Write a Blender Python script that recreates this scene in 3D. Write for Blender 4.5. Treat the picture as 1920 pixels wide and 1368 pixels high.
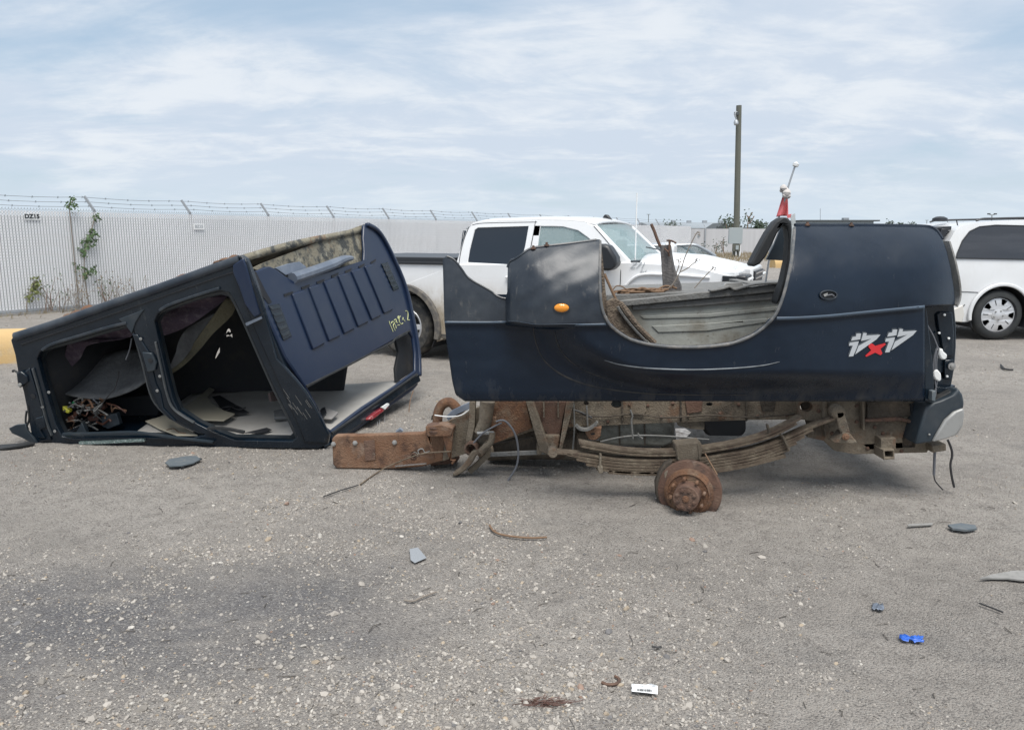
import bpy, bmesh, math, random
import numpy as np
from mathutils import Vector, Matrix
from mathutils.geometry import tessellate_polygon
from mathutils import noise as mnoise
for o in list(bpy.data.objects):
    bpy.data.objects.remove(o)
random.seed(7)
R = math.radians
SC = bpy.context.scene
COL = SC.collection

# ------------------------------------------------------------------ camera, world, sun, exposure
H, F = 1.6, 1416.0                      # camera height (m); focal length in px of the 1920 px wide photograph
TH = math.atan((684 - 440) / F)         # downward pitch (horizon lies on row 440)
cam_d = bpy.data.cameras.new('camera')
cam = bpy.data.objects.new('camera', cam_d)
COL.objects.link(cam)
cam.location = (0, 0, H)
cam.rotation_euler = (math.pi / 2 - TH, 0, 0)
cam_d.sensor_width = 36
cam_d.lens = 36 * F / 1920
cam_d.clip_start = 0.05
cam_d.clip_end = 3000
SC.camera = cam

SUN_DIR = Vector((0.10, -0.43, 1.0)).normalized()      # towards the sun: high, behind the camera and to the right
elev = math.asin(SUN_DIR.z)
rot = math.atan2(SUN_DIR.x, SUN_DIR.y)
sun_d = bpy.data.lights.new('sun', 'SUN')
sun_d.energy = 3.6
sun_d.angle = R(36)
sun_d.color = (1.0, 0.96, 0.90)
sun = bpy.data.objects.new('sun', sun_d)
COL.objects.link(sun)
sun.rotation_euler = (-SUN_DIR).to_track_quat('-Z', 'Y').to_euler()

world = bpy.data.worlds.new('World')
SC.world = world
world.use_nodes = True
nt = world.node_tree
nt.nodes.clear()
def WN(t, **kw):
    n = nt.nodes.new(t)
    for k, v in kw.items():
        setattr(n, k, v)
    return n
def WL(a, b): nt.links.new(a, b)
out = WN('ShaderNodeOutputWorld'); bg = WN('ShaderNodeBackground'); bg.inputs['Strength'].default_value = 0.093
sky = WN('ShaderNodeTexSky', sky_type='NISHITA', sun_disc=False, sun_elevation=elev, sun_rotation=rot)
sky.air_density = 1.0; sky.dust_density = 1.2; sky.ozone_density = 1.5
tc = WN('ShaderNodeTexCoord'); sep = WN('ShaderNodeSeparateXYZ'); WL(tc.outputs['Generated'], sep.inputs[0])
def wmath(op, a, b=None, c=None):
    n = WN('ShaderNodeMath', operation=op)
    for i, v in enumerate((a, b, c)):
        if v is None: continue
        if isinstance(v, (int, float)): n.inputs[i].default_value = v
        else: WL(v, n.inputs[i])
    return n.outputs[0]
zz = wmath('ADD', wmath('MAXIMUM', sep.outputs['Z'], 0.0), 0.20)
cx = wmath('DIVIDE', sep.outputs['X'], zz); cy = wmath('DIVIDE', sep.outputs['Y'], zz)
comb = WN('ShaderNodeCombineXYZ'); WL(cx, comb.inputs[0]); WL(cy, comb.inputs[1])
def wnoise(scale, detail, rough, sx, sy, off, dist=0.0):
    mp = WN('ShaderNodeMapping'); mp.inputs['Scale'].default_value = (sx, sy, 1); mp.inputs['Location'].default_value = off
    WL(comb.outputs[0], mp.inputs[0])
    n = WN('ShaderNodeTexNoise'); n.inputs['Scale'].default_value = scale; n.inputs['Detail'].default_value = detail
    n.inputs['Roughness'].default_value = rough; n.inputs['Distortion'].default_value = dist
    WL(mp.outputs[0], n.inputs['Vector'])
    return n.outputs['Fac']
def wramp(v, lo, hi):
    n = WN('ShaderNodeMapRange', interpolation_type='SMOOTHSTEP'); n.inputs[1].default_value = lo; n.inputs[2].default_value = hi
    WL(v, n.inputs[0]); return n.outputs[0]
def wmix(f, a, b):
    n = WN('ShaderNodeMix', data_type='RGBA')
    if isinstance(f, (int, float)): n.inputs[0].default_value = f
    else: WL(f, n.inputs[0])
    for i, v in ((6, a), (7, b)):
        if isinstance(v, tuple): n.inputs[i].default_value = v
        else: WL(v, n.inputs[i])
    return n.outputs[2]
n_big = wnoise(0.95, 10, 0.58, 0.80, 1.0, (3.1, 1.7, 0), 0.5)       # broad veil of cloud
n_str = wnoise(1.5, 10, 0.60, 0.65, 1.1, (8.3, 4.2, 0), 0.5)        # streaks lying across
n_det = wnoise(4.2, 10, 0.62, 0.75, 1.1, (1.3, 9.2, 0), 0.4)          # lumps
cover = wramp(wmath('ADD', wmath('MULTIPLY', n_big, 0.62), wmath('MULTIPLY', n_str, 0.38)), 0.33, 0.52)
white = wramp(wmath('ADD', wmath('MULTIPLY', n_det, 0.45), wmath('MULTIPLY', n_str, 0.55)), 0.46, 0.62)
blue = wmix(0.62, sky.outputs['Color'], (5.3, 6.75, 8.2, 1))
veil = wmix(white, (6.05, 6.8, 7.85, 1), (7.75, 8.15, 8.65, 1))
c1 = wmix(wmath('MULTIPLY', cover, 0.90), blue, veil)
hz = wramp(sep.outputs['Z'], 0.11, 0.0)                            # even pale air low over the horizon
c2 = wmix(wmath('MULTIPLY', hz, 0.75), c1, (6.15, 7.15, 8.0, 1))
WL(c2, bg.inputs['Color']); WL(bg.outputs[0], out.inputs[0])

vs = SC.view_settings
vs.view_transform = 'Standard'; vs.look = 'None'; vs.gamma = 1.0; vs.exposure = 0.22; vs.use_curve_mapping = False
SC.render.engine = 'CYCLES'
SC.cycles.use_denoising = True
SC.cycles.max_bounces = 6
SC.cycles.diffuse_bounces = 3
SC.cycles.glossy_bounces = 3
SC.cycles.transmission_bounces = 4
SC.cycles.caustics_reflective = False
SC.cycles.caustics_refractive = False

# ------------------------------------------------------------------ where a spot of the photograph lies in the place
cT, sT = math.cos(TH), math.sin(TH)
def ray(px, py):
    u = (684 - py) / F
    return Vector(((px - 960) / F, cT + sT * u, -sT + cT * u))
def P(px, py, y):
    d = ray(px, py); t = y / d.y
    return Vector((d.x * t, y, H + d.z * t))
def G(px, py, z=0.0):
    d = ray(px, py); t = (z - H) / d.z
    return Vector((d.x * t, d.y * t, z))
class Plane:
    def __init__(s, a, b, c):
        s.p = Vector(a); s.n = (Vector(b) - s.p).cross(Vector(c) - s.p).normalized()
        if s.n.dot(ray(960, 684)) > 0: s.n = -s.n          # normal faces the viewer
    def __call__(s, q, off=0.0):
        d = ray(q[0], q[1]); o = Vector((0, 0, H)); p = s.p + s.n * off
        return o + d * ((p - o).dot(s.n) / d.dot(s.n))
def YP(y):                              # upright plane facing the camera at distance y
    return lambda q: P(q[0], q[1], y)

# ------------------------------------------------------------------ mesh helpers
class MB:
    def __init__(s): s.v = []; s.f = []
    def add(s, vs, fs):
        b = len(s.v); s.v += [Vector(v) for v in vs]; s.f += [tuple(b + i for i in f) for f in fs]; return s
    def plate(s, loops, fmap, off):
        """flat outline (first loop) with holes (other loops), given thickness off"""
        pts = [p for l in loops for p in l]
        tri = tessellate_polygon([[Vector((p[0], p[1], 0)) for p in l] for l in loops])
        a = [Vector(fmap(p)) for p in pts]; n = len(a); off = Vector(off)
        fs = [tuple(t) for t in tri] + [tuple(n + i for i in reversed(t)) for t in tri]
        b = 0
        for l in loops:
            m = len(l)
            for i in range(m):
                j = (i + 1) % m
                fs.append((b + i, b + j, n + b + j, n + b + i))
            b += m
        return s.add(a + [p + off for p in a], fs)
    def box(s, c, sx, sy, sz, rz=0.0, M=None):
        vs = []
        for x in (-.5, .5):
            for y in (-.5, .5):
                for z in (-.5, .5):
                    v = Vector((x * sx, y * sy, z * sz))
                    if M is not None: v = M @ v
                    elif rz: v = Matrix.Rotation(rz, 3, 'Z') @ v
                    vs.append(Vector(c) + v)
        return s.add(vs, [(0, 1, 3, 2), (4, 6, 7, 5), (0, 4, 5, 1), (2, 3, 7, 6), (0, 2, 6, 4), (1, 5, 7, 3)])
    def bar(s, a, b, w, h, up=(0, 0, 1)):
        a = Vector(a); b = Vector(b); d = (b - a); L = d.length; d.normalize()
        side = d.cross(Vector(up))
        if side.length < 1e-5: side = d.cross(Vector((1, 0, 0)))
        side.normalize(); u = side.cross(d)
        M = Matrix((d, side, u)).transposed()
        return s.box((a + b) / 2, L, w, h, M=M)
    def tube(s, pts, r, n=8, cap=True):
        pts = [Vector(p) for p in pts]; m = len(pts)
        rs = r if isinstance(r, (list, tuple)) else [r] * m
        vs = []; up = None
        for i, p in enumerate(pts):
            d = (pts[min(i + 1, m - 1)] - pts[max(i - 1, 0)]).normalized()
            if up is None:
                up = d.cross(Vector((0.3, 0.1, 1))); up = up if up.length > 1e-4 else d.cross(Vector((1, 0, 0)))
            up = (up - d * up.dot(d)).normalized(); w = d.cross(up)
            for k in range(n):
                a = 2 * math.pi * k / n
                vs.append(p + (up * math.cos(a) + w * math.sin(a)) * rs[i])
        fs = [(i * n + k, i * n + (k + 1) % n, (i + 1) * n + (k + 1) % n, (i + 1) * n + k) for i in range(m - 1) for k in range(n)]
        if cap: fs += [tuple(range(n))[::-1], tuple((m - 1) * n + k for k in range(n))]
        return s.add(vs, fs)
    def lathe(s, p0, axis, prof, n=28):
        p0 = Vector(p0); ax = Vector(axis).normalized()
        u = ax.cross(Vector((0, 0, 1))); u = u if u.length > 1e-3 else ax.cross(Vector((1, 0, 0))); u.normalize(); w = ax.cross(u)
        vs = []
        for (d, r) in prof:
            for k in range(n):
                a = 2 * math.pi * k / n
                vs.append(p0 + ax * d + (u * math.cos(a) + w * math.sin(a)) * r)
        m = len(prof)
        fs = [(i * n + k, i * n + (k + 1) % n, (i + 1) * n + (k + 1) % n, (i + 1) * n + k) for i in range(m - 1) for k in range(n)]
        fs += [tuple(range(n))[::-1], tuple((m - 1) * n + k for k in range(n))]
        return s.add(vs, fs)
    def sweep(s, pts, nrm, t, wid):
        """flat strip along pts: thickness t along the in-plane normal, width wid along nrm"""
        pts = [Vector(p) for p in pts]; nrm = Vector(nrm).normalized(); vs = []; m = len(pts)
        ts = t if isinstance(t, (list, tuple)) else [t] * m
        for i, p in enumerate(pts):
            d = (pts[min(i + 1, m - 1)] - pts[max(i - 1, 0)]).normalized()
            up = nrm.cross(d).normalized() * (ts[i] / 2); w = nrm * (wid / 2)
            vs += [p - up - w, p + up - w, p + up + w, p - up + w]
        fs = [(i * 4 + k, i * 4 + (k + 1) % 4, i * 4 + 4 + (k + 1) % 4, i * 4 + 4 + k) for i in range(m - 1) for k in range(4)]
        fs += [(3, 2, 1, 0), tuple((m - 1) * 4 + k for k in range(4))]
        return s.add(vs, fs)
    def grid(s, rows):
        m, n = len(rows), len(rows[0])
        return s.add([p for r in rows for p in r], [(i * n + j, i * n + j + 1, (i + 1) * n + j + 1, (i + 1) * n + j) for i in range(m - 1) for j in range(n - 1)])
    def build(s, name, mat, parent=None, bevel=0.0, angle=35, solid=0.0, recalc=True, seg=2, subsurf=0):
        off = OFF.get(parent.name, Vector((0, 0, 0))) if parent else Vector((0, 0, 0))
        me = bpy.data.meshes.new(name)
        me.from_pydata([tuple(v - off) for v in s.v], [], s.f)
        if recalc:
            bm = bmesh.new(); bm.from_mesh(me); bmesh.ops.recalc_face_normals(bm, faces=bm.faces); bm.to_mesh(me); bm.free()
        me.polygons.foreach_set('use_smooth', [True] * len(me.polygons))
        me.set_sharp_from_angle(angle=R(angle))
        me.materials.append(mat)
        o = bpy.data.objects.new(name, me); COL.objects.link(o)
        if parent: o.parent = parent; OFF[o.name] = off
        if solid:
            m = o.modifiers.new('solid', 'SOLIDIFY'); m.thickness = solid; m.offset = 0.0
        if subsurf:
            m = o.modifiers.new('sub', 'SUBSURF'); m.levels = subsurf; m.render_levels = subsurf
        if bevel:
            m = o.modifiers.new('bevel', 'BEVEL'); m.width = bevel; m.segments = seg; m.limit_method = 'ANGLE'; m.angle_limit = R(40); m.use_clamp_overlap = True
        return o
OFF = {}
def tag(o, label, cat, group=None, kind=None):
    if label: o['label'] = label
    if cat: o['category'] = cat
    if group: o['group'] = group
    if kind: o['kind'] = kind
    return o
def thing(name, label, cat, loc, group=None, local=False, rz=0.0):
    o = bpy.data.objects.new(name, None); COL.objects.link(o)
    o.empty_display_size = 0.1
    o.location = loc; o.rotation_euler = (0, 0, rz)
    OFF[o.name] = Vector((0, 0, 0)) if local else Vector(loc)
    return tag(o, label, cat, group)
def smooth_path(pts, n=6):
    """Catmull-Rom through pts"""
    pts = [Vector(p) for p in pts]; out = []
    for i in range(len(pts) - 1):
        p0 = pts[max(i - 1, 0)]; p1 = pts[i]; p2 = pts[i + 1]; p3 = pts[min(i + 2, len(pts) - 1)]
        for k in range(n):
            t = k / n
            out.append(0.5 * ((2 * p1) + (p2 - p0) * t + (2 * p0 - 5 * p1 + 4 * p2 - p3) * t * t + (3 * p1 - p0 - 3 * p2 + p3) * t ** 3))
    out.append(pts[-1]); return out
def curve2(pts, n=5):
    return [(p.x, p.y) for p in smooth_path([(a, b, 0) for a, b in pts], n)]
def interp(x, xs, ys): return float(np.interp(x, xs, ys))
def sstep(a, b, x):
    t = min(1, max(0, (x - a) / (b - a))); return t * t * (3 - 2 * t)

# ------------------------------------------------------------------ materials
def mat(name, c1, rough=0.5, metal=0.0, layers=(), bump=0.0, bscale=60, coat=0.0, spec=0.5, alpha=None, trans=0.0, rvar=0.0, vcol=False):
    """base colour, then layers (colour, scale, lo, hi, amount, stretch xyz, roughness) laid over by noise"""
    m = bpy.data.materials.new(name); m.use_nodes = True
    t = m.node_tree; b = t.nodes['Principled BSDF']
    def N(k, **kw):
        n = t.nodes.new(k)
        for a, v in kw.items(): setattr(n, a, v)
        return n
    geo = N('ShaderNodeNewGeometry').outputs['Position']
    col = None; rg = None
    if vcol:
        a = N('ShaderNodeAttribute'); a.attribute_name = 'col'; col = a.outputs['Color']
    for L in layers:
        c, sc, lo, hi, amt = L[:5]; st = L[5] if len(L) > 5 and L[5] else (1, 1, 1); r2 = L[6] if len(L) > 6 else None
        mp = N('ShaderNodeMapping'); mp.inputs['Scale'].default_value = st; mp.inputs['Location'].default_value = (random.uniform(-9, 9), random.uniform(-9, 9), random.uniform(-9, 9))
        t.links.new(geo, mp.inputs[0])
        n = N('ShaderNodeTexNoise'); n.inputs['Scale'].default_value = sc; n.inputs['Detail'].default_value = 7; n.inputs['Roughness'].default_value = 0.62
        t.links.new(mp.outputs[0], n.inputs['Vector'])
        mr = N('ShaderNodeMapRange'); mr.inputs[1].default_value = lo; mr.inputs[2].default_value = hi; mr.inputs[4].default_value = amt
        t.links.new(n.outputs['Fac'], mr.inputs[0])
        fac = mr.outputs[0]
        if len(L) > 7:                       # only below / above a height (dirt thrown up from the ground)
            z0, z1 = L[7]
            sp = N('ShaderNodeSeparateXYZ'); t.links.new(geo, sp.inputs[0])
            zr = N('ShaderNodeMapRange'); zr.inputs[1].default_value = z0; zr.inputs[2].default_value = z1
            t.links.new(sp.outputs['Z'], zr.inputs[0])
            mu = N('ShaderNodeMath', operation='MULTIPLY'); t.links.new(fac, mu.inputs[0]); t.links.new(zr.outputs[0], mu.inputs[1]); fac = mu.outputs[0]
        mx = N('ShaderNodeMix', data_type='RGBA'); t.links.new(fac, mx.inputs[0])
        if col is None: mx.inputs[6].default_value = (*c1, 1)
        else: t.links.new(col, mx.inputs[6])
        mx.inputs[7].default_value = (*c, 1); col = mx.outputs[2]
        if r2 is not None:
            mf = N('ShaderNodeMix', data_type='FLOAT'); t.links.new(fac, mf.inputs[0])
            if rg is None: mf.inputs[2].default_value = rough
            else: t.links.new(rg, mf.inputs[2])
            mf.inputs[3].default_value = r2; rg = mf.outputs[0]
    if col is None: b.inputs['Base Color'].default_value = (*c1, 1)
    else: t.links.new(col, b.inputs['Base Color'])
    if rg is None: b.inputs['Roughness'].default_value = rough
    else: t.links.new(rg, b.inputs['Roughness'])
    b.inputs['Metallic'].default_value = metal
    b.inputs['Specular IOR Level'].default_value = spec
    b.inputs['Coat Weight'].default_value = coat; b.inputs['Coat Roughness'].default_value = 0.08
    if trans: b.inputs['Transmission Weight'].default_value = trans
    if alpha is not None: b.inputs['Alpha'].default_value = alpha
    if bump:
        n = N('ShaderNodeTexNoise'); n.inputs['Scale'].default_value = bscale; n.inputs['Detail'].default_value = 6
        t.links.new(geo, n.inputs['Vector'])
        bp = N('ShaderNodeBump'); bp.inputs['Strength'].default_value = bump; bp.inputs['Distance'].default_value = 0.02
        t.links.new(n.outputs['Fac'], bp.inputs['Height']); t.links.new(bp.outputs[0], b.inputs['Normal'])
    return m
DUST = (0.20, 0.185, 0.165)
M = {}
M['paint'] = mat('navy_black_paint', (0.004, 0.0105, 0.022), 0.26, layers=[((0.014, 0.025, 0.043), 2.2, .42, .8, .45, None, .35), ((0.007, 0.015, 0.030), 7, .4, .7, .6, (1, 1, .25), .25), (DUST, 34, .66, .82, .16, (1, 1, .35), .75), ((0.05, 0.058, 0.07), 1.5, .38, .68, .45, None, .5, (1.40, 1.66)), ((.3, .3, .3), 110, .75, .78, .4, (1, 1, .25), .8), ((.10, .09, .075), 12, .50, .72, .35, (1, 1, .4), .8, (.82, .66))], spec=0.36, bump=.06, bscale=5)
M['paint_dusty'] = mat('scuffed_navy_paint', (0.012, 0.018, 0.028), 0.30, layers=[((0.065, 0.075, 0.085), 3, .40, .75, .65, None, .6), (DUST, 24, .60, .78, .40, (1, 1, .4), .8), ((0.25, 0.25, 0.25), 60, .69, .74, .5, (.3, 1, 2.5), .8)], bump=.12, bscale=9)
M['cab_blue'] = mat('faded_blue_paint', (0.010, 0.021, 0.052), 0.30, layers=[((0.05, 0.06, 0.075), 3, .45, .8, .40, None, .5), ((0.13, 0.075, 0.05), 2.2, .68, .80, .4, None, .8), ((.22, .22, .22), 60, .71, .75, .45, (1, 1, .25), .8)], spec=.5, bump=.06, bscale=6)
M['cab_black'] = mat('black_paint', (0.004, 0.010, 0.018), 0.18, layers=[((0.025, 0.032, 0.04), 3, .45, .78, .5, None, .4), ((0.09, 0.085, 0.075), 14, .62, .80, .35, (1, 1, .5), .8), ((0.25, 0.25, 0.25), 55, .70, .75, .5, (1, 1, .15), .8)], bump=.06, bscale=6)
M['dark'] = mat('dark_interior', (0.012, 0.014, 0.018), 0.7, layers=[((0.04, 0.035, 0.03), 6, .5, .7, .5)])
M['rubber'] = mat('black_rubber', (0.018, 0.02, 0.022), 0.65, layers=[((0.09, 0.085, 0.08), 9, .5, .8, .5)])
M['plastic'] = mat('dark_bumper_plastic', (0.020, 0.030, 0.040), 0.45, layers=[((0.10, 0.10, 0.10), 6, .5, .8, .4, None, .6)])
M['steel'] = mat('scuffed_grey_steel', (0.34, 0.34, 0.33), 0.5, 0.35, layers=[((0.22, 0.21, 0.2), 8, .45, .7, .6), ((0.12, 0.1, 0.08), 30, .62, .7, .6)])
M['rust'] = mat('rust', (0.165, 0.085, 0.048), 0.88, layers=[((0.25, 0.16, 0.105), 4, .42, .66, .75), ((0.055, 0.032, 0.024), 9, .52, .66, .8), ((0.27, 0.235, 0.20), 6, .56, .72, .55), ((0.13, 0.135, 0.135), 3, .60, .72, .55, (.5, .5, 1.6)), ((0.05, 0.03, 0.022), 60, .58, .68, .5)], bump=0.45, bscale=100)
M['rust_orange'] = mat('orange_rust', (0.160, 0.082, 0.045), 0.9, layers=[((0.09, 0.048, 0.032), 22, .45, .60, .8), ((0.22, 0.165, 0.115), 14, .5, .68, .6)], bump=0.5, bscale=90)
M['rust_dark'] = mat('brown_rust', (0.115, 0.064, 0.045), 0.85, layers=[((0.19, 0.125, 0.09), 9, .45, .70, .65), ((0.045, 0.034, 0.03), 14, .5, .66, .75), ((0.24, 0.20, 0.16), 22, .60, .72, .4)], bump=0.4, bscale=110)
M['mud'] = mat('mud_caked_steel', (0.165, 0.135, 0.10), 0.95, layers=[((0.26, 0.225, 0.175), 5, .45, .70, .7), ((0.055, 0.045, 0.036), 3.6, .50, .64, .8), ((0.14, 0.066, 0.034), 7, .54, .66, .65), ((0.27, 0.235, 0.185), 24, .58, .70, .55), ((0.05, 0.042, 0.035), 70, .56, .68, .55)], bump=0.5, bscale=110)
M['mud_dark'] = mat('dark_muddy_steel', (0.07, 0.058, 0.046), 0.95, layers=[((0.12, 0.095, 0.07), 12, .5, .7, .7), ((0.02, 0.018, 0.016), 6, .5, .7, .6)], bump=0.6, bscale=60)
M['leaf'] = mat('leaf_spring_steel', (0.15, 0.115, 0.082), 0.9, layers=[((0.27, 0.225, 0.165), 16, .48, .66, .75), ((0.07, 0.045, 0.032), 9, .50, .64, .75), ((0.05, 0.04, 0.03), 70, .56, .68, .5)], bump=0.6, bscale=150)
M['grey_floor'] = mat('grey_green_bed_metal', (0.37, 0.38, 0.35), 0.6, 0.1, layers=[((0.19, 0.165, 0.125), 3.0, .50, .64, .8), ((0.12, 0.10, 0.07), 45, .60, .72, .7), ((0.20, 0.21, 0.195), 2, .45, .7, .5)], bump=0.15, bscale=60)
M['grey_sill'] = mat('dirty_grey_metal', (0.16, 0.16, 0.155), 0.7, layers=[((0.25, 0.24, 0.22), 10, .5, .7, .6), ((0.08, 0.07, 0.055), 25, .5, .7, .6)], bump=0.3, bscale=80)
M['dirt'] = mat('packed_dirt', (0.155, 0.12, 0.09), 0.95, layers=[((0.25, 0.21, 0.16), 30, .5, .7, .7), ((0.08, 0.06, 0.045), 14, .5, .7, .7)], bump=0.9, bscale=70)
M['headliner'] = mat('beige_headliner', (0.37, 0.36, 0.34), 0.95, layers=[((0.25, 0.235, 0.21), 2.5, .42, .72, .6), ((.16, .145, .125), 9, .60, .74, .55)], bump=0.1, bscale=300)
M['carpet'] = mat('grey_underlay', (0.135, 0.14, 0.145), 0.95, layers=[((0.07, 0.072, 0.076), 5, .42, .68, .8), ((0.2, 0.2, 0.2), 16, .55, .75, .5)], bump=0.5, bscale=30)
M['carpet_purple'] = mat('worn_purple_carpet', (0.085, 0.062, 0.088), 0.95, layers=[((0.20, 0.17, 0.19), 18, .5, .7, .7)], bump=0.6, bscale=90)
M['carpet_olive'] = mat('olive_underlay', (0.10, 0.09, 0.058), 0.95, layers=[((0.05, 0.045, 0.035), 8, .5, .7, .7)], bump=0.5, bscale=60)
M['dirty_cavity'] = mat('dirt_streaked_metal', (0.22, 0.20, 0.15), 0.85, layers=[((0.05, 0.055, 0.055), 9, .47, .58, .95), ((0.30, 0.285, 0.23), 14, .55, .65, .8), ((0.20, 0.09, 0.04), 4, .58, .68, .8)], bump=0.4, bscale=50)
M['shield'] = mat('blue_grey_sheet', (0.16, 0.19, 0.24), 0.42, 0.3, layers=[((0.3, 0.33, 0.38), 5, .45, .7, .6)])
M['white'] = mat('white_paint', (0.85, 0.86, 0.87), 0.25, layers=[((0.40, 0.33, 0.23), 2.5, .22, .62, .85, (1, 1, .5), .8, (1.10, 0.66)), ((0.33, 0.27, 0.18), 16, .45, .62, .75, (1, 1, .6), .9, (1.0, 0.5)), ((.6, .58, .54), 5, .52, .78, .25, (1, 1, .3), .6)], coat=0.3)
M['white_clean'] = mat('clean_white_paint', (0.70, 0.71, 0.72), 0.22, layers=[((.60, .60, .59), 3, .45, .7, .6, (1, 1, .5), .35), ((0.5, 0.47, 0.42), 6, .45, .75, .5, None, .6, (0.55, 0.25))], coat=0.4)
M['flare_reflection'] = mat('painted_flare_reflection', (.050, .047, .044), .8, layers=[((.012, .016, .024), 9, .42, .62, .85)])  # brownish ground reflection along the flare edge, put into colour
M['glass_dark'] = mat('tinted_glass', (0.012, 0.02, 0.032), 0.04, spec=0.6)
M['glass_van'] = mat('tinted_van_glass', (0.016, 0.018, 0.024), 0.04, spec=1.0, layers=[((.05, .052, .06), 1.6, .45, .7, .6, (.4, 1, 3), .1)])  # paler streaks in the glass colour stand for reflections
M['glass_clear'] = mat('clear_glass', (0.36, 0.48, 0.49), 0.03, alpha=0.42, spec=0.6)
M['chrome'] = mat('chrome', (0.6, 0.62, 0.64), 0.15, 0.9)
M['seal'] = mat('grey_door_seal', (.055, .062, .068), .5, layers=[((.12, .12, .115), 20, .5, .7, .5)])
M['tyre'] = mat('tyre_rubber', (0.030, 0.031, 0.032), 0.8, layers=[((0.16, 0.145, 0.12), 9, .42, .7, .75)], bump=0.3, bscale=60)
M['tyre_van'] = mat('clean_tyre_rubber', (0.028, 0.031, 0.033), 0.7, layers=[((0.06, 0.06, 0.055), 9, .45, .7, .5)])
M['rim'] = mat('silver_wheel', (0.62, 0.63, 0.65), 0.35, 0.35, layers=[((0.45, 0.43, 0.4), 9, .5, .75, .5)])
M['black_trim'] = mat('black_trim', (0.02, 0.022, 0.026), 0.4)
M['arch_trim'] = mat('muddy_arch_trim', (0.10, 0.095, 0.09), 0.8, layers=[((0.24, 0.21, 0.17), 14, .45, .65, .7)])
M['amber'] = mat('amber_lens', (0.75, 0.27, 0.02), 0.15, coat=0.5)
M['red_lens'] = mat('red_lens', (0.26, 0.015, 0.022), 0.18, layers=[((0.7, 0.45, 0.45), 30, .55, .7, .6)], coat=0.5)
M['white_plastic'] = mat('white_plastic', (0.72, 0.73, 0.72), 0.45)
M['decal_grey'] = mat('silver_decal', (0.42, 0.44, 0.46), 0.4)
M['decal_red'] = mat('red_decal', (0.55, 0.02, 0.025), 0.4)
M['decal_dark'] = mat('dark_decal', (0.045, 0.055, 0.065), 0.5)
M['crease_highlight'] = mat('painted_crease_highlight', (0.075, 0.105, 0.145), 0.4, layers=[((0.08, 0.10, 0.13), 12, .45, .7, .6)])  # colour of the highlight painted along the bed side crease
M['chalk'] = mat('yellow_chalk', (0.55, 0.58, 0.30), 0.9)
M['yellow'] = mat('yellow_concrete', (0.52, 0.355, 0.165), 0.85, layers=[((0.42, 0.38, 0.31), 5, .50, .66, .8, None, None, (0.35, 0.0)), ((0.58, 0.42, 0.21), 3, .4, .7, .6)], bump=0.3, bscale=50)
M['slat'] = mat('pale_plastic_slat', (0.90, 0.905, 0.92), 0.6, layers=[((0.76, 0.77, 0.785), 0.5, .4, .7, .7), ((.6, .58, .55), 1.4, .5, .75, .5, None, None, (.5, 0.0))])
M['slat_gap'] = mat('painted_gap_shade', (0.24, 0.245, 0.25), 0.8)
M['galv'] = mat('galvanised_steel', (0.36, 0.38, 0.40), 0.5, 0.4)
M['wire'] = mat('galvanised_wire', (0.17, 0.185, 0.20), 0.5, 0.4)
M['pole'] = mat('weathered_pole', (0.105, 0.11, 0.092), 0.9, layers=[((0.16, 0.155, 0.13), 3, .4, .7, .6, (6, 6, .3))])
M['box_grey'] = mat('grey_enamel', (0.33, 0.37, 0.38), 0.5)
M['red_cloth'] = mat('faded_red_cloth', (0.72, 0.16, 0.17), 0.9, layers=[((0.66, 0.22, 0.22), 20, .4, .7, .6)])
M['white_cloth'] = mat('dirty_white_cloth', (0.55, 0.52, 0.50), 0.95, layers=[((0.10, 0.08, 0.08), 45, .55, .65, .8)])
M['paper'] = mat('white_paper', (0.80, 0.81, 0.81), 0.8)
M['ink'] = mat('black_ink', (0.04, 0.045, 0.05), 0.8)
M['blue_plastic'] = mat('blue_wrapper', (0.03, 0.12, 0.50), 0.35)
M['slate'] = mat('grey_sheet_scrap', (0.10, 0.12, 0.135), 0.7, layers=[((0.2, 0.2, 0.19), 30, .5, .7, .6)])
M['scrap'] = mat('weathered_scrap', (0.26, 0.255, 0.245), 0.9, layers=[((0.14, 0.14, 0.135), 20, .5, .7, .7)])
M['twig'] = mat('dry_twig', (0.19, 0.12, 0.075), 0.9)
M['stem'] = mat('grey_dry_stem', (0.22, 0.19, 0.16), 0.9)
M['cable'] = mat('grey_cable', (0.14, 0.145, 0.16), 0.6)
M['black_cable'] = mat('black_cable', (0.03, 0.03, 0.032), 0.6)
M['bracket'] = mat('weathered_bracket', (0.105, 0.10, 0.10), 0.85, layers=[((0.2, 0.185, 0.175), 8, .45, .7, .7, (4, 4, .5))], bump=0.4, bscale=60)
M['foliage'] = mat('green_leaf', (0.055, 0.105, 0.038), 0.6, layers=[((0.09, 0.14, 0.05), 9, .4, .7, .7)])
M['foliage_pale'] = mat('yellow_green_leaf', (0.16, 0.18, 0.06), 0.7, layers=[((0.11, 0.13, 0.05), 9, .4, .7, .7)])
M['foliage_far'] = mat('dark_far_foliage', (0.05, 0.075, 0.05), 0.8, layers=[((0.09, 0.115, 0.08), 3, .4, .7, .7)])
M['dry_grass'] = mat('dry_grass', (0.27, 0.215, 0.145), 0.9, layers=[((0.16, 0.15, 0.08), 4, .4, .7, .7)])
M['cone'] = mat('orange_cone', (0.62, 0.20, 0.10), 0.6)
M['shed'] = mat('grey_siding', (0.22, 0.255, 0.275), 0.7)
M['shed_roof'] = mat('pale_metal_roof', (0.27, 0.30, 0.32), 0.5)
M['roof_dark'] = mat('dark_shingle', (0.075, 0.085, 0.09), 0.9)
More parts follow.
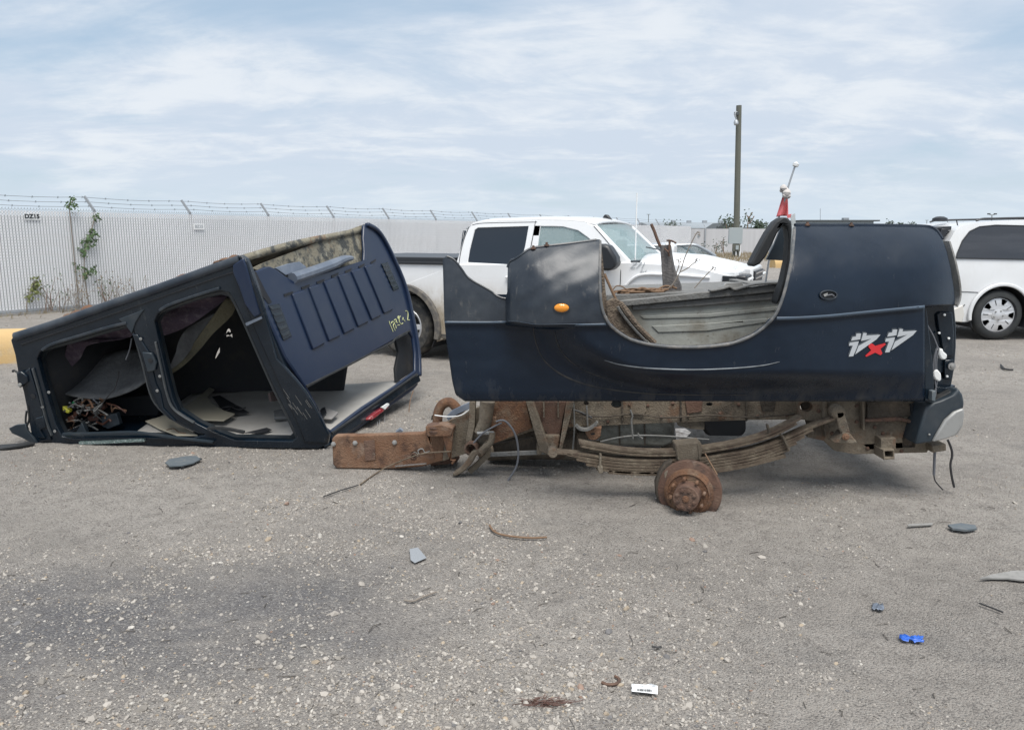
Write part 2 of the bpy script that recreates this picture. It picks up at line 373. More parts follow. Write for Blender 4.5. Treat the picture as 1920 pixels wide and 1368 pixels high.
M['wall_far'] = mat('pale_far_fence', (0.50, 0.50, 0.51), 0.8, layers=[((0.41, 0.41, 0.42), 0.7, .4, .7, .6, (3, 1, .3))])
M['silver_car'] = mat('silver_paint', (0.32, 0.35, 0.38), 0.3, 0.3)
M['green_plastic'] = mat('green_plastic', (0.03, 0.30, 0.12), 0.4)
M['yellow_plastic'] = mat('yellow_plastic', (0.68, 0.66, 0.08), 0.4)
M['brown_plastic'] = mat('brown_plastic', (0.075, 0.032, 0.022), 0.5)
M['seat'] = mat('seat_fabric', (0.06, 0.062, 0.068), 0.9)

# ================================================================== GROUND
rngs = np.random.default_rng(11)
_tab = rngs.random((256, 256))
def vnoise(x, y, sc, ox=0.0):
    x = np.asarray(x) * sc + 100.3 + ox; y = np.asarray(y) * sc + 57.1 + ox * .7
    xi = np.floor(x).astype(int); yi = np.floor(y).astype(int); fx = x - xi; fy = y - yi
    fx = fx * fx * (3 - 2 * fx); fy = fy * fy * (3 - 2 * fy)
    g = lambda a, b: _tab[a % 256, b % 256]
    return (g(xi, yi) * (1 - fx) + g(xi + 1, yi) * fx) * (1 - fy) + (g(xi, yi + 1) * (1 - fx) + g(xi + 1, yi + 1) * fx) * fy
def gheight(x, y):
    h = (vnoise(x, y, .7) - .5) * .022 + (vnoise(x, y, 2.3, 9) - .5) * .016 + (vnoise(x, y, 7, 31) - .5) * .010 + (vnoise(x, y, 19, 77) - .5) * .005
    fade = np.clip((60 - np.abs(y)) / 40, 0, 1)
    return h * fade - .004

ys = np.concatenate([np.array([-300, -60, -20, -6, -2, 0, 0.8]), np.geomspace(1.3, 30, 430), np.geomspace(32, 1500, 40)])
ncol = 420
rows = []
sgrid = np.linspace(-1, 1, ncol)
X = np.array([sgrid * (abs(y) * 0.80 + 3.0 + (60 if y < 0 else 0) + max(0, y - 60) * 2) for y in ys]); Y = np.repeat(ys[:, None], ncol, 1)
Z = gheight(X, Y)
V = np.stack([X, Y, Z], -1).reshape(-1, 3)
nr = len(ys)
ii, jj = np.meshgrid(np.arange(nr - 1), np.arange(ncol - 1), indexing='ij')
q = np.stack([ii * ncol + jj, ii * ncol + jj + 1, (ii + 1) * ncol + jj + 1, (ii + 1) * ncol + jj], -1).reshape(-1, 4)
def np_mesh(name, V, Fc, smooth=True):
    me = bpy.data.meshes.new(name); k = Fc.shape[1]
    me.vertices.add(len(V)); me.vertices.foreach_set('co', V.astype(np.float32).ravel())
    me.loops.add(Fc.size); me.loops.foreach_set('vertex_index', Fc.astype(np.int32).ravel())
    me.polygons.add(len(Fc)); me.polygons.foreach_set('loop_start', np.arange(0, Fc.size, k, dtype=np.int32))
    me.update(calc_edges=True); me.validate()
    me.polygons.foreach_set('use_smooth', [smooth] * len(me.polygons))
    return me
gm = np_mesh('ground', V, q)
def ground_mat():
    m = bpy.data.materials.new('gravel_lot'); m.use_nodes = True; t = m.node_tree; b = t.nodes['Principled BSDF']
    N = t.nodes.new; Lk = t.links.new
    pos = N('ShaderNodeNewGeometry').outputs['Position']
    def noise(sc, det=6, rg=.6, st=(1, 1, 1), loc=(0, 0, 0)):
        mp = N('ShaderNodeMapping'); mp.inputs['Scale'].default_value = st; mp.inputs['Location'].default_value = loc; Lk(pos, mp.inputs[0])
        n = N('ShaderNodeTexNoise'); n.inputs['Scale'].default_value = sc; n.inputs['Detail'].default_value = det; n.inputs['Roughness'].default_value = rg
        Lk(mp.outputs[0], n.inputs['Vector']); return n.outputs['Fac']
    def ramp(v, lo, hi, a=0, c=1):
        r = N('ShaderNodeMapRange'); r.interpolation_type = 'SMOOTHSTEP'; r.inputs[1].default_value = lo; r.inputs[2].default_value = hi; r.inputs[3].default_value = a; r.inputs[4].default_value = c; Lk(v, r.inputs[0]); return r.outputs[0]
    def mix(f, a, c):
        x = N('ShaderNodeMix'); x.data_type = 'RGBA'; Lk(f, x.inputs[0])
        for i, v in ((6, a), (7, c)):
            if isinstance(v, tuple): x.inputs[i].default_value = (*v, 1)
            else: Lk(v, x.inputs[i])
        return x.outputs[2]
    def mth(op, a, c):
        x = N('ShaderNodeMath'); x.operation = op
        for i, v in enumerate((a, c)):
            if isinstance(v, (int, float)): x.inputs[i].default_value = v
            else: Lk(v, x.inputs[i])
        return x.outputs[0]
    col = mix(ramp(noise(.55), .35, .65), (0.335, 0.308, 0.280), (0.392, 0.363, 0.331))
    col = mix(ramp(noise(9, 8, .65), .40, .70), col, (0.285, 0.262, 0.238))
    # wet oily stain soaked into the front left of the lot, patchy edge
    sp = N('ShaderNodeSeparateXYZ'); Lk(pos, sp.inputs[0])
    dx = mth('MULTIPLY', mth('SUBTRACT', sp.outputs['X'], -1.55), 0.62); dy = mth('MULTIPLY', mth('SUBTRACT', sp.outputs['Y'], 2.95), 1.35)
    d = mth('SQRT', mth('ADD', mth('MULTIPLY', dx, dx), mth('MULTIPLY', dy, dy)), 0)
    st = ramp(mth('ADD', d, mth('MULTIPLY', mth('SUBTRACT', noise(1.3, 5), .5), 1.5)), 1.08, .25)
    st = mth('MULTIPLY', st, ramp(noise(3.2, 7, .6), .25, .6, .45, .9))
    col = mix(st, col, (0.155, 0.153, 0.160))
    blot = ramp(noise(.8, 8, .65, (1, 1.8, 1), (4, 2, 0)), .54, .70, 0, .5)
    col = mix(blot, col, (0.20, 0.193, 0.186))
    vo = N('ShaderNodeTexVoronoi'); vo.inputs['Scale'].default_value = 120; Lk(pos, vo.inputs['Vector'])
    gr = N('ShaderNodeSeparateColor'); Lk(vo.outputs['Color'], gr.inputs[0])
    col = mix(ramp(gr.outputs[0], .72, .95, 0, .55), col, (0.44, 0.42, 0.385))
    col = mix(ramp(gr.outputs[1], .78, .95, 0, .6), col, (0.13, 0.12, 0.115))
    # damp compacted wheel tracks sweeping past the wrecks, and loose powdery ridges between
    tw = mth('ADD', sp.outputs['Y'], mth('MULTIPLY', sp.outputs['X'], .10)); tw = mth('ADD', tw, mth('MULTIPLY', noise(.35, 3), 1.2))
    tr = ramp(mth('ABSOLUTE', mth('SUBTRACT', mth('FRACT', mth('MULTIPLY', tw, .62), 0), .5), 0), .12, .30, .34, 0)
    col = mix(mth('MULTIPLY', tr, ramp(noise(2.5, 6), .35, .65)), col, (0.22, 0.205, 0.19))
    col = mix(ramp(noise(1.7, 7, .65, (1, 2.2, 1), (7, 1, 0)), .52, .72, 0, .5), col, (0.39, 0.36, 0.325))
    Lk(col, b.inputs['Base Color']); b.inputs['Roughness'].default_value = 0.95; b.inputs['Specular IOR Level'].default_value = 0.2
    h = mth('ADD', mth('MULTIPLY', vo.outputs['Distance'], -.8), mth('MULTIPLY', noise(60, 8, .7), 1.2))
    bp = N('ShaderNodeBump'); bp.inputs['Strength'].default_value = 1.0; bp.inputs['Distance'].default_value = .016; Lk(h, bp.inputs['Height']); Lk(bp.outputs[0], b.inputs['Normal'])
    return m
gm.materials.append(ground_mat())
ground = bpy.data.objects.new('ground', gm); COL.objects.link(ground); tag(ground, 'grey gravel lot of packed dust and stones', 'ground', kind='structure')

# loose gravel: one uncountable mass of stones
def ico():
    t = (1 + 5 ** .5) / 2
    v = np.array([(-1, t, 0), (1, t, 0), (-1, -t, 0), (1, -t, 0), (0, -1, t), (0, 1, t), (0, -1, -t), (0, 1, -t), (t, 0, -1), (t, 0, 1), (-t, 0, -1), (-t, 0, 1)], float)
    f = np.array([(0, 11, 5), (0, 5, 1), (0, 1, 7), (0, 7, 10), (0, 10, 11), (1, 5, 9), (5, 11, 4), (11, 10, 2), (10, 7, 6), (7, 1, 8), (3, 9, 4), (3, 4, 2), (3, 2, 6), (3, 6, 8), (3, 8, 9), (4, 9, 5), (2, 4, 11), (6, 2, 10), (8, 6, 7), (9, 8, 1)])
    return v / np.linalg.norm(v[0]), f
IV, IF = ico()
def make_gravel(N0):
    r = np.random.default_rng(5)
    py = 470 + (1395 - 470) * r.random(N0 * 3) ** 0.85
    px = -60 + 2040 * r.random(N0 * 3)
    u = (684 - py) / F; dx = (px - 960) / F; dyy = cT + sT * u; dz = -sT + cT * u
    t = -H / dz; x = dx * t; y = dyy * t
    dens = vnoise(x, y, .9, 3) * .45 + vnoise(x, y, 2.6, 15) * .35 + vnoise(x, y, 6, 41) * .2
    # swept wheel tracks are barer, rougher ridges hold more stones
    keep = r.random(len(x)) < np.clip((dens - .32) * 2.5, .06, 1.0) ** 1.7
    keep &= y < 26
    keep &= r.random(len(x)) > .45 * np.clip((4.2 - y) / 1.2, 0, 1)
    sd = np.sqrt(((x + 1.55) * .62) ** 2 + ((y - 2.95) * 1.35) ** 2)
    keep &= r.random(len(x)) > .62 * np.clip((1.15 - sd) / .5, 0, 1)
    x, y, dens = x[keep][:N0], y[keep][:N0], dens[keep][:N0]
    n = len(x)
    s = np.exp(r.normal(np.log(.0025), .55, n)) * (.6 + .95 * dens)
    s = np.maximum(s, .00062 * y); s = np.minimum(s, .024)
    big = r.random(n) < .006; s[big] *= r.uniform(1.6, 3.0, big.sum()); s = np.minimum(s, .018)
    z = gheight(x, y)
    a = r.uniform(0, 2 * np.pi, n); ca, sa = np.cos(a), np.sin(a)
    sc = np.stack([s * r.uniform(.8, 1.45, n), s * r.uniform(.65, 1.1, n), s * r.uniform(.45, .8, n)], -1)
    jit = r.uniform(.72, 1.22, (n, 12, 1))
    vv = IV[None] * jit * sc[:, None, :]
    tx = r.normal(0, .25, n)[:, None]
    vz = vv[..., 2] + vv[..., 0] * tx
    vx = vv[..., 0] * ca[:, None] - vv[..., 1] * sa[:, None]; vy = vv[..., 0] * sa[:, None] + vv[..., 1] * ca[:, None]
    Vt = np.stack([vx + x[:, None], vy + y[:, None], vz + (z + sc[:, 2] * .18)[:, None]], -1).reshape(-1, 3)
    Ft = (IF[None] + (np.arange(n) * 12)[:, None, None]).reshape(-1, 3)
    me = np_mesh('gravel', Vt, Ft, False)
    base = np.array([.345, .318, .285]); k = r.random(n)
    c = base[None] * r.uniform(.62, 1.22, (n, 1))
    def setc(mask, col, lo=.8, hi=1.15): c[mask] = np.array(col)[None] * r.uniform(lo, hi, (mask.sum(), 1))
    setc(k < .045, (.46, .435, .395)); setc((k > .045) & (k < .16), (.37, .345, .31)); setc((k > .16) & (k < .22), (.35, .29, .22)); setc((k > .22) & (k < .235), (.27, .19, .15)); setc((k > .235) & (k < .28), (.17, .165, .165))
    at = me.attributes.new('col', 'FLOAT_COLOR', 'POINT')
    cc = np.concatenate([np.repeat(c, 12, 0), np.ones((n * 12, 1))], 1).astype(np.float32)
    at.data.foreach_set('color', cc.ravel())
    me.materials.append(mat('gravel_stone', (.3, .28, .25), 0.9, vcol=True, spec=.25))
    o = bpy.data.objects.new('gravel', me); COL.objects.link(o)
    tag(o, 'loose grey and tan gravel strewn over the lot', 'gravel', kind='stuff')
make_gravel(90000)
def gz(x, y): return float(gheight(np.array([x]), np.array([y]))[0])

# ================================================================== SLATTED CHAIN LINK FENCE (left, running away)
f0 = Vector((-10.254, 15.072, 0)); fd = Vector((0.70, 1.0, 0)).normalized(); fn = Vector((fd.y, -fd.x, 0))   # fn faces the camera
FH = 2.10
fence = thing('chain_link_fence', 'long pale slatted chain link fence topped with barbed wire', 'fence', f0)
S0, S1 = -7.0, 36.0
mb = MB(); s = S0
pitch = 0.058
while s < S1:
    c = f0 + fd * s
    w = 0.044
    a, b = c - fd * w / 2, c + fd * w / 2
    z0, z1 = 0.05, FH - 0.02
    vsx = [a, b, b + fn * .006, a + fn * .006]
    mb.add([v + Vector((0, 0, z0)) for v in vsx] + [v + Vector((0, 0, z1)) for v in vsx], [(0, 1, 5, 4), (1, 2, 6, 5), (2, 3, 7, 6), (3, 0, 4, 7), (4, 5, 6, 7)])
    s += pitch
gp_ = MB(); s = S0 + .029  # dark strips painting in the shadow and wires between slats
while s < 26:
    c = f0 + fd * s - fn * .002; w = fd * .0065; gp_.add([c - w + Vector((0, 0, .05)), c + w + Vector((0, 0, .05)), c + w + Vector((0, 0, FH - .12)), c - w + Vector((0, 0, FH - .12))], [(0, 1, 2, 3)]); s += pitch
tag(gp_.build('slat_gap_shade', M['slat_gap'], fence, recalc=False), None, None, kind='stuff')
tag(mb.build('slat_infill', M['slat'], fence, recalc=False), None, None, kind='stuff')
mb = MB(); s = S0 - FH
step = 0.058
while s < S1:                                          # diamond mesh wires in front of the slats
    for sg in (1, -1):
        a = f0 + fd * s + fn * .012; z0, z1 = 0.03, FH + .03
        sa = s if sg == 1 else s + FH
        p0 = f0 + fd * sa + fn * (.010 if sg == 1 else .015) + Vector((0, 0, z0)); p1 = f0 + fd * (sa + sg * (z1 - z0)) + fn * (.010 if sg == 1 else .015) + Vector((0, 0, z1))
        w = Vector((0, 0, .0026)); mb.add([p0 - w, p0 + w, p1 + w, p1 - w], [(0, 1, 2, 3)])
    s += step
tag(mb.build('mesh_wire', M['wire'], fence, recalc=False, solid=0.0), None, None, kind='stuff')
# twisted wire ends along the top edge
mb = MB(); s = S0
while s < 30:
    c = f0 + fd * s + Vector((0, 0, FH)); mb.tube([c, c + Vector((0, 0, .05)) + fd * .008], [.004, .002], 3, False); s += .058
tag(mb.build('wire_barb', M['wire'], fence, recalc=False), None, None, kind='stuff')
def s_at(px):                                          # run along the fence at photograph column px
    k = (px - 960) / F / cT                            # approximate ground bearing, refined below
    lo, hi = -12., 70.
    for _ in range(50):
        m_ = (lo + hi) / 2; p = f0 + fd * m_ + Vector((0, 0, FH))
        d = p - Vector((0, 0, H)); zc = d.y * cT - d.z * sT; X_ = 960 + F * d.x / zc
        if X_ < px: lo = m_
        else: hi = m_
    return lo
postpx = [178, 370, 516, 636, 730, 815, 884]
ps = [s_at(p) for p in postpx]
sp_ = (ps[4] - ps[0]) / 4
ps = [ps[0] + sp_ * k for k in range(-2, 14)]
for s in ps:
    c = f0 + fd * s
    if s > S1: break
    MB().tube([c - fn * .03, c - fn * .03 + Vector((0, 0, FH + .04))], .03, 8).build('post', M['galv'], fence)
    a = c + Vector((0, 0, FH + .02)) - fn * .03
    MB().bar(a, a + Vector((0, 0, .30)) - fd * .10 - fn * .16, .035, .05).build('barb_arm', M['galv'], fence)
for k, tt in enumerate((.30, .62, .95)):
    o_ = Vector((0, 0, FH + .02 + .30 * tt)) - fd * .10 * tt - fn * (.03 + .16 * tt)
    pts = []
    s = S0
    while s < S1:
        ph = ((s - ps[0]) / sp_) % 1.0
        pts.append(f0 + fd * s + o_ + Vector((0, 0, -.035 * 4 * ph * (1 - ph)))); s += .5
    w = MB(); w.tube(pts, .0045, 4)
    for i in range(0, 50):
        q_ = pts[i]; w.tube([q_ + Vector((-.015, 0, -.022)), q_ + Vector((.012, 0, .022))], .004, 3); w.tube([q_ + Vector((.015, 0, -.02)), q_ + Vector((-.012, .01, .02))], .004, 3)
    w.build('barbed_wire', M['wire'], fence)
MB().bar(f0 + fd * S0 + Vector((0, 0, .07)) + fn * .02, f0 + fd * S1 + Vector((0, 0, .07)) + fn * .02, .03, .05).build('bottom_rail', M['galv'], fence)
MB().bar(f0 + fd * S0 + Vector((0, 0, -.05)) - fn * .0, f0 + fd * S1 + Vector((0, 0, -.05)), .25, .16).build('kerb_strip', M['scrap'], fence)

def text_mesh(body, size, extrude=0.001, bold=0.0):
    cu = bpy.data.curves.new('t', 'FONT'); cu.body = body; cu.size = size; cu.extrude = extrude; cu.offset = bold; cu.align_x = 'CENTER'; cu.align_y = 'CENTER'; cu.resolution_u = 3
    o = bpy.data.objects.new('t', cu); COL.objects.link(o)
    dg = bpy.context.evaluated_depsgraph_get()
    me = bpy.data.meshes.new_from_object(o.evaluated_get(dg)); bpy.data.objects.remove(o)
    return me
def put_text(body, size, origin, xdir, ydir, material, parent, name='lettering', fatten=0.0):
    me = text_mesh(body, size, .001, fatten); xd = Vector(xdir).normalized(); yd = Vector(ydir).normalized(); zd = xd.cross(yd)
    off = OFF.get(parent.name, Vector((0, 0, 0)))
    for v in me.vertices:
        c = v.co.copy(); v.co = Vector(origin) - off + xd * c.x + yd * c.y + zd * c.z
    me.materials.clear(); me.materials.append(material)
    o = bpy.data.objects.new(name, me); COL.objects.link(o); o.parent = parent
    if fatten:
        pass
    return o
def fence_pt(px, py, off=0.02):
    s = s_at(px); pl = Plane(f0 + fn * off, f0 + fd + fn * off, f0 + fn * off + Vector((0, 0, 1)))
    return pl((px, py))
for (px, py, wd, ht, tx, lab, mt) in ((60, 406, .30, .13, 'DZ15', 'white row marker plate with crisp black lettering on the slatted fence', 'ink'), (373, 425, .28, .14, 'BZ15', 'small faded row marker plate tied to a fence post', 'decal_grey')):
    c = fence_pt(px, py, .03)
    t_ = thing('row_sign', lab, 'sign', c, 'row marker signs on the fence')
    Mx = Matrix((fd, fn, Vector((0, 0, 1)))).transposed()
    MB().box(c, wd, .006, ht, M=Mx).build('sign_plate', M['paper'], t_)
    put_text(tx, .118 if px < 100 else .10, c + fn * .006 + Vector((0, 0, .0)), fd, (0, 0, 1), M[mt], t_, fatten=.007)

# ---- weeds and vines growing on the fence
def leafy(mb_, c, r_, n, size, squash=(1, 1, 1)):
    for _ in range(n):
        d = Vector((random.gauss(0, 1) * squash[0], random.gauss(0, 1) * squash[1], random.gauss(0, 1) * squash[2])) * r_ * .5
        p = Vector(c) + d; s_ = size * random.uniform(.6, 1.3)
        a = Vector((random.gauss(0, 1), random.gauss(0, .6), random.gauss(-.6, .6))).normalized(); b = a.cross(Vector((random.gauss(0, .5), 1, random.gauss(0, .5)))).normalized()
        mb_.add([p, p + a * s_ * .5 + b * s_ * .28, p + a * s_, p + a * s_ * .5 - b * s_ * .28], [(0, 1, 2, 3)])
def vine(name, label, pts, blobs, mt, stem_mt='stem', base=None, grp='plants along the fence'):
    P0 = fence_pt(*pts[0], .06); g0 = Vector((P0.x, P0.y, 0))
    t_ = thing(name, label, 'plant', g0, grp)
    path = [fence_pt(x, y, .05) for x, y in pts]
    path = [Vector((path[0].x, path[0].y, 0.0))] + path
    MB().tube(smooth_path(path, 4), .011, 5).build('stem', M[stem_mt], t_)
    fo = MB()
    for (x, y, r_, n, sz) in blobs: leafy(fo, fence_pt(x, y, .07), r_, n, sz, (1, .3, 1))
    fo.build('leaves', M[mt], t_, recalc=False)
    return t_
vine('climbing_vine', 'green leafy vine climbing the slatted fence between the row marker signs', [(165, 560), (158, 515), (160, 470), (172, 430), (178, 405)],
     [(178, 408, .10, 18, .08), (175, 430, .07, 8, .07), (172, 440, .15, 40, .09), (164, 453, .16, 55, .09), (156, 468, .12, 30, .085), (160, 510, .12, 30, .085), (144, 499, .10, 14, .07), (174, 505, .11, 22, .08)], 'foliage')
vine('vine_tip', 'dark green vine tip curling over the barbed wire', [(131, 400), (130, 388), (134, 380), (140, 370)], [(133, 380, .10, 30, .075), (129, 386, .08, 20, .07), (138, 371, .06, 10, .06), (142, 387, .06, 8, .06)], 'foliage')
vine('pale_shrub', 'yellowish green weed standing low against the fence', [(50, 570), (58, 545), (66, 525)], [(68, 528, .14, 45, .08), (60, 543, .14, 45, .08), (54, 556, .10, 24, .07)], 'foliage_pale')
wk = 0
for (px, lab, mt, n) in ((95, 'sparse dark weed low on the fence left of the vine', 'foliage', 22), (125, 'thin dead weed at the foot of the fence', 'dry_grass', 14), (150, 'tall dry reddish weed at the foot of the climbing vine', 'dry_grass', 20), (197, 'dark green weed at the foot of the fence right of the vine', 'foliage', 22), (222, 'broad clump of dry brown weeds against the fence', 'dry_grass', 18), (262, 'last thin dry weed along the fence near the wrecked cab', 'dry_grass', 12)):
    g = fence_pt(px, 572, .12); g.z = 0
    t_ = thing('fence_weed', lab, 'weed', g, 'plants along the fence')
    st = MB(); lf = MB()
    for k in range(n // 4 + 3):
        tp = g + fd * random.gauss(0, .22) + Vector((0, 0, random.uniform(.3, .75)))
        b_ = g + fd * random.gauss(0, .1) + fn * random.uniform(-.03, .05)
        md = (b_ + tp) / 2 + fd * random.gauss(0, .05)
        st.tube([b_, md, tp], [.006, .005, .003], 4)
        leafy(lf, tp, .14, n // 4, .045, (1, .4, 1)); leafy(lf, md, .12, 2, .045, (1, .4, 1))
    st.build('stem', M['stem' if mt == 'dry_grass' else 'twig'], t_); lf.build('leaves', M[mt], t_, recalc=False)
# grass verge along the foot of the fence
mb = MB()
for _ in range(2600):
    s = random.uniform(-6, 26); b_ = f0 + fd * s + fn * abs(random.gauss(0, .28)); b_.z = -.01
    h_ = random.uniform(.04, .16); d_ = Vector((random.gauss(0, .5), random.gauss(0, .5), 1)).normalized() * h_
    w_ = fd * random.uniform(.004, .01)
    mb.add([b_ - w_, b_ + w_, b_ + d_], [(0, 1, 2)])
tag(mb.build('verge_grass', M['dry_grass'], recalc=False), 'dry grass tufts along the foot of the slatted fence', 'grass', kind='stuff')

# ================================================================== FAR FENCE, BUILDINGS, POLE
yf = 66.0
a_, b_ = P(820, 472, yf), P(2500, 474, yf + 4)
a_.z = b_.z = 0
far = thing('far_panel_fence', 'pale grey panel fence far behind the white pickup truck', 'fence', a_)
fdir = (b_ - a_); LF = fdir.length; fdir.normalize()
npan = 28
for k in range(npan):
    p0 = a_ + fdir * (LF * k / npan + .05); p1 = a_ + fdir * (LF * (k + 1) / npan - .05)
    MB().bar(p0 + Vector((0, 0, 1.06)), p1 + Vector((0, 0, 1.06)), .06, 2.1).build('panel', M['wall_far'], far)
    MB().bar(p0 - fdir * .05 + Vector((0, -.08, 0)), p0 - fdir * .05 + Vector((0, -.08, 2.16)), .12, .12).build('post', M['galv'], far)
    MB().box(p0 + fdir * 2.3 + Vector((0, -.05, 1.45)), .16, .03, .12).build('marker_plate', M['shed'], far)
    MB().bar(p0 + Vector((0, .05, 2.14)), p0 + Vector((-.1, .3, 2.5)), .05, .05).build('barb_arm', M['galv'], far)
mb = MB()
for _ in range(5000):
    x = random.uniform(8, 40); y = random.uniform(46, 65); b0 = Vector((x, y, 0)); h_ = random.uniform(.1, .35)
    mb.add([b0 + Vector((-.03, 0, 0)), b0 + Vector((.03, 0, 0)), b0 + Vector((random.gauss(0, .08), 0, h_))], [(0, 1, 2)])
tag(mb.build('far_grass', M['dry_grass'], recalc=False), 'dry weeds in front of the far panel fence', 'grass', kind='stuff')
def far_weed(px, h_, lab):
    g = P(px, 470, 64.5); g.z = 0; t_ = thing('tall_weed', lab, 'weed', g, 'weeds by the far fence'); st = MB(); lf = MB()
    for k in range(4):
        tp = g + Vector((random.gauss(0, .15), 0, h_ * random.uniform(.6, 1))); st.tube([g, tp], .02, 4); leafy(lf, (g + tp * 2) / 3, .5, 16, .14)
    st.build('stem', M['twig'], t_); lf.build('leaves', M['foliage_far'], t_, recalc=False)
far_weed(1357, 1.5, 'dark upright weed beside the traffic cone'); far_weed(1320, .8, 'lower weed at the far fence, left of its two tall neighbours'); far_weed(1342, 1.0, 'middle weed at the far fence between two others')

def gable(name, label, x0, x1, y, depth, hw, hr, wm, rm, nwin=0, ridge_x=True, base=0.0, doors=0):
    c = Vector(((x0 + x1) / 2, y, 0)); t_ = thing(name, label, 'building', c, 'far buildings')
    MB().box((c.x, y + depth / 2, hw / 2 + base), x1 - x0, depth, hw).build('wall', M[wm], t_)
    r_ = MB(); e = .35
    if ridge_x:
        A0, A1 = x0 - e, x1 + e; ym = y + depth / 2
        r_.add([(A0, y - e, hw), (A1, y - e, hw), (A1, ym, hr), (A0, ym, hr), (A0, y + depth + e, hw), (A1, y + depth + e, hw)], [(0, 1, 2, 3), (3, 2, 5, 4), (0, 3, 4), (1, 5, 2), (0, 4, 5, 1)])
    else:
        xm = (x0 + x1) / 2; B0, B1 = y - e, y + depth + e
        r_.add([(x0 - e, B0, hw), (xm, B0, hr), (x1 + e, B0, hw), (x0 - e, B1, hw), (xm, B1, hr), (x1 + e, B1, hw)], [(0, 1, 4, 3), (1, 2, 5, 4), (0, 2, 1), (3, 4, 5), (0, 3, 5, 2)])
    rf = r_.build('roof', M[rm], t_)
    for k in range(nwin):
        xx = x0 + (x1 - x0) * (k + .5) / nwin
        w = MB().box((xx, y - .03, hw * .6), 1.4, .1, 1.1).build('window', M['glass_dark'], t_)
        MB().box((xx, y - .05, hw * .6 - .62), 1.6, .16, .12).build('sill', M['galv'], w)
    return t_, rf
W1 = P(1232, 430, 120); W2 = P(1408, 430, 120)
t_, rf = gable('warehouse', 'long low grey warehouse beyond the far fence left of the utility pole', W1.x, W2.x, 120, 26, 2.6, 3.7, 'shed', 'shed_roof', 6)
for k in range(4): MB().box((W1.x + 5 + k * 2.7, 132, 3.75), .7, .7, .5).build('roof_vent', M['galv'], t_)
W1 = P(1338, 430, 95); W2 = P(1376, 430, 95)
gable('gabled_house', 'small house with a dark gabled roof in front of the grey warehouse', W1.x, W2.x, 95, 5, 2.0, 3.05, 'shed', 'roof_dark', 1, False)
W1 = P(1393, 430, 88); W2 = P(1418, 430, 88)
gable('low_shed', 'low shed with a dark roof just right of the utility pole', W1.x, W2.x, 88, 5, 1.9, 2.45, 'shed', 'roof_dark', 1)
W1 = P(1505, 430, 140); W2 = P(1637, 430, 140)
t_ = thing('flat_roofed_building', 'flat roofed grey building seen over the black pickup bed', 'building', (W1.x, 140, 0), 'far buildings')
MB().box(((W1.x + W2.x) / 2, 147, 2.0), W2.x - W1.x, 14, 4.0).build('wall', M['shed'], t_)
MB().box(((W1.x + W2.x) / 2 + .4, 147, 4.12), W2.x - W1.x + 1.2, 14.6, .25).build('roof', M['roof_dark'], t_)
for k in range(5): MB().box((W1.x + 1.5 + k * 2.5, 139.95, 2.6), 1.1, .12, 1.0).build('window', M['glass_dark'], t_)
MB().box((W2.x - 2.6, 146, 4.5), 1.0, 1.0, .5).build('roof_unit', M['galv'], t_)
MB().tube([P(1538, 413, 142), P(1538, 391, 142)], .045, 5).build('mast', M['galv'], t_)
W1 = P(1480, 432, 110); W2 = P(1512, 432, 110)
gable('white_roofed_shed', 'shed with a pale roof peeking out left of the flat roofed building', W1.x, W2.x, 110, 6, 2.2, 3.0, 'shed', 'paper', 1)
def far_tree(px, py, y, r_, lab, sparse=False, n=260):
    g = P(px, py, y); gg = Vector((g.x, y, 0)); t_ = thing('far_tree', lab, 'tree', gg, 'far trees')
    tr = MB(); tr.tube([gg, g], [.14, .05], 6)
    lf = MB()
    for k in range(5):
        d_ = Vector((random.gauss(0, .5), random.gauss(0, .4), random.uniform(-.8, .8))) * r_
        tr.tube([gg + (g - gg) * .6, g + d_], [.06, .02], 5); leafy(lf, g + d_, r_ * .9, n // 5, .3 if not sparse else .22)
    tr.build('trunk', M['twig'], t_); lf.build('crown', M['foliage_far'], t_, recalc=False)
far_tree(1367, 424, 92, .9, 'dark bushy tree against the utility pole, left side'); far_tree(1372, 418, 98, .7, 'thin spiky tree just left of the utility pole', True, 90)
far_tree(1421, 428, 90, .6, 'low dark bush right of the leafless tree'); far_tree(1432, 429, 96, .6, 'rounded bush at the right end of the far fence')
far_tree(1667, 421, 150, .5, 'small far tree above the bed, left of the pair'); far_tree(1703, 420, 150, .6, 'small far tree above the bed, right of the pair'); far_tree(1690, 422, 160, .4, 'faint far bush between two small trees')
far_tree(1263, 427, 112, .9, 'dark bush in front of the warehouse wall')
# leafless leaning tree right of the pole
g = P(1400, 432, 85); g.z = 0; t_ = thing('bare_tree', 'thin leafless tree leaning right of the utility pole', 'tree', g, 'far trees')
tr = MB(); lf = MB()
for pts in ([(1401, 436), (1402, 420), (1405, 408), (1411, 398)], [(1403, 420), (1408, 415), (1414, 405)], [(1404, 410), (1400, 403)]):
    pp = [P(x, y, 85) for x, y in pts]
    if pts[0][1] == 436: pp = [g] + pp
    tr.tube(smooth_path(pp, 3), .055, 5)
leafy(lf, P(1404, 410, 85), 1.0, 40, .3, (.6, .3, 1))
tr.build('trunk', M['twig'], t_); lf.build('crown', M['foliage_far'], t_, recalc=False)

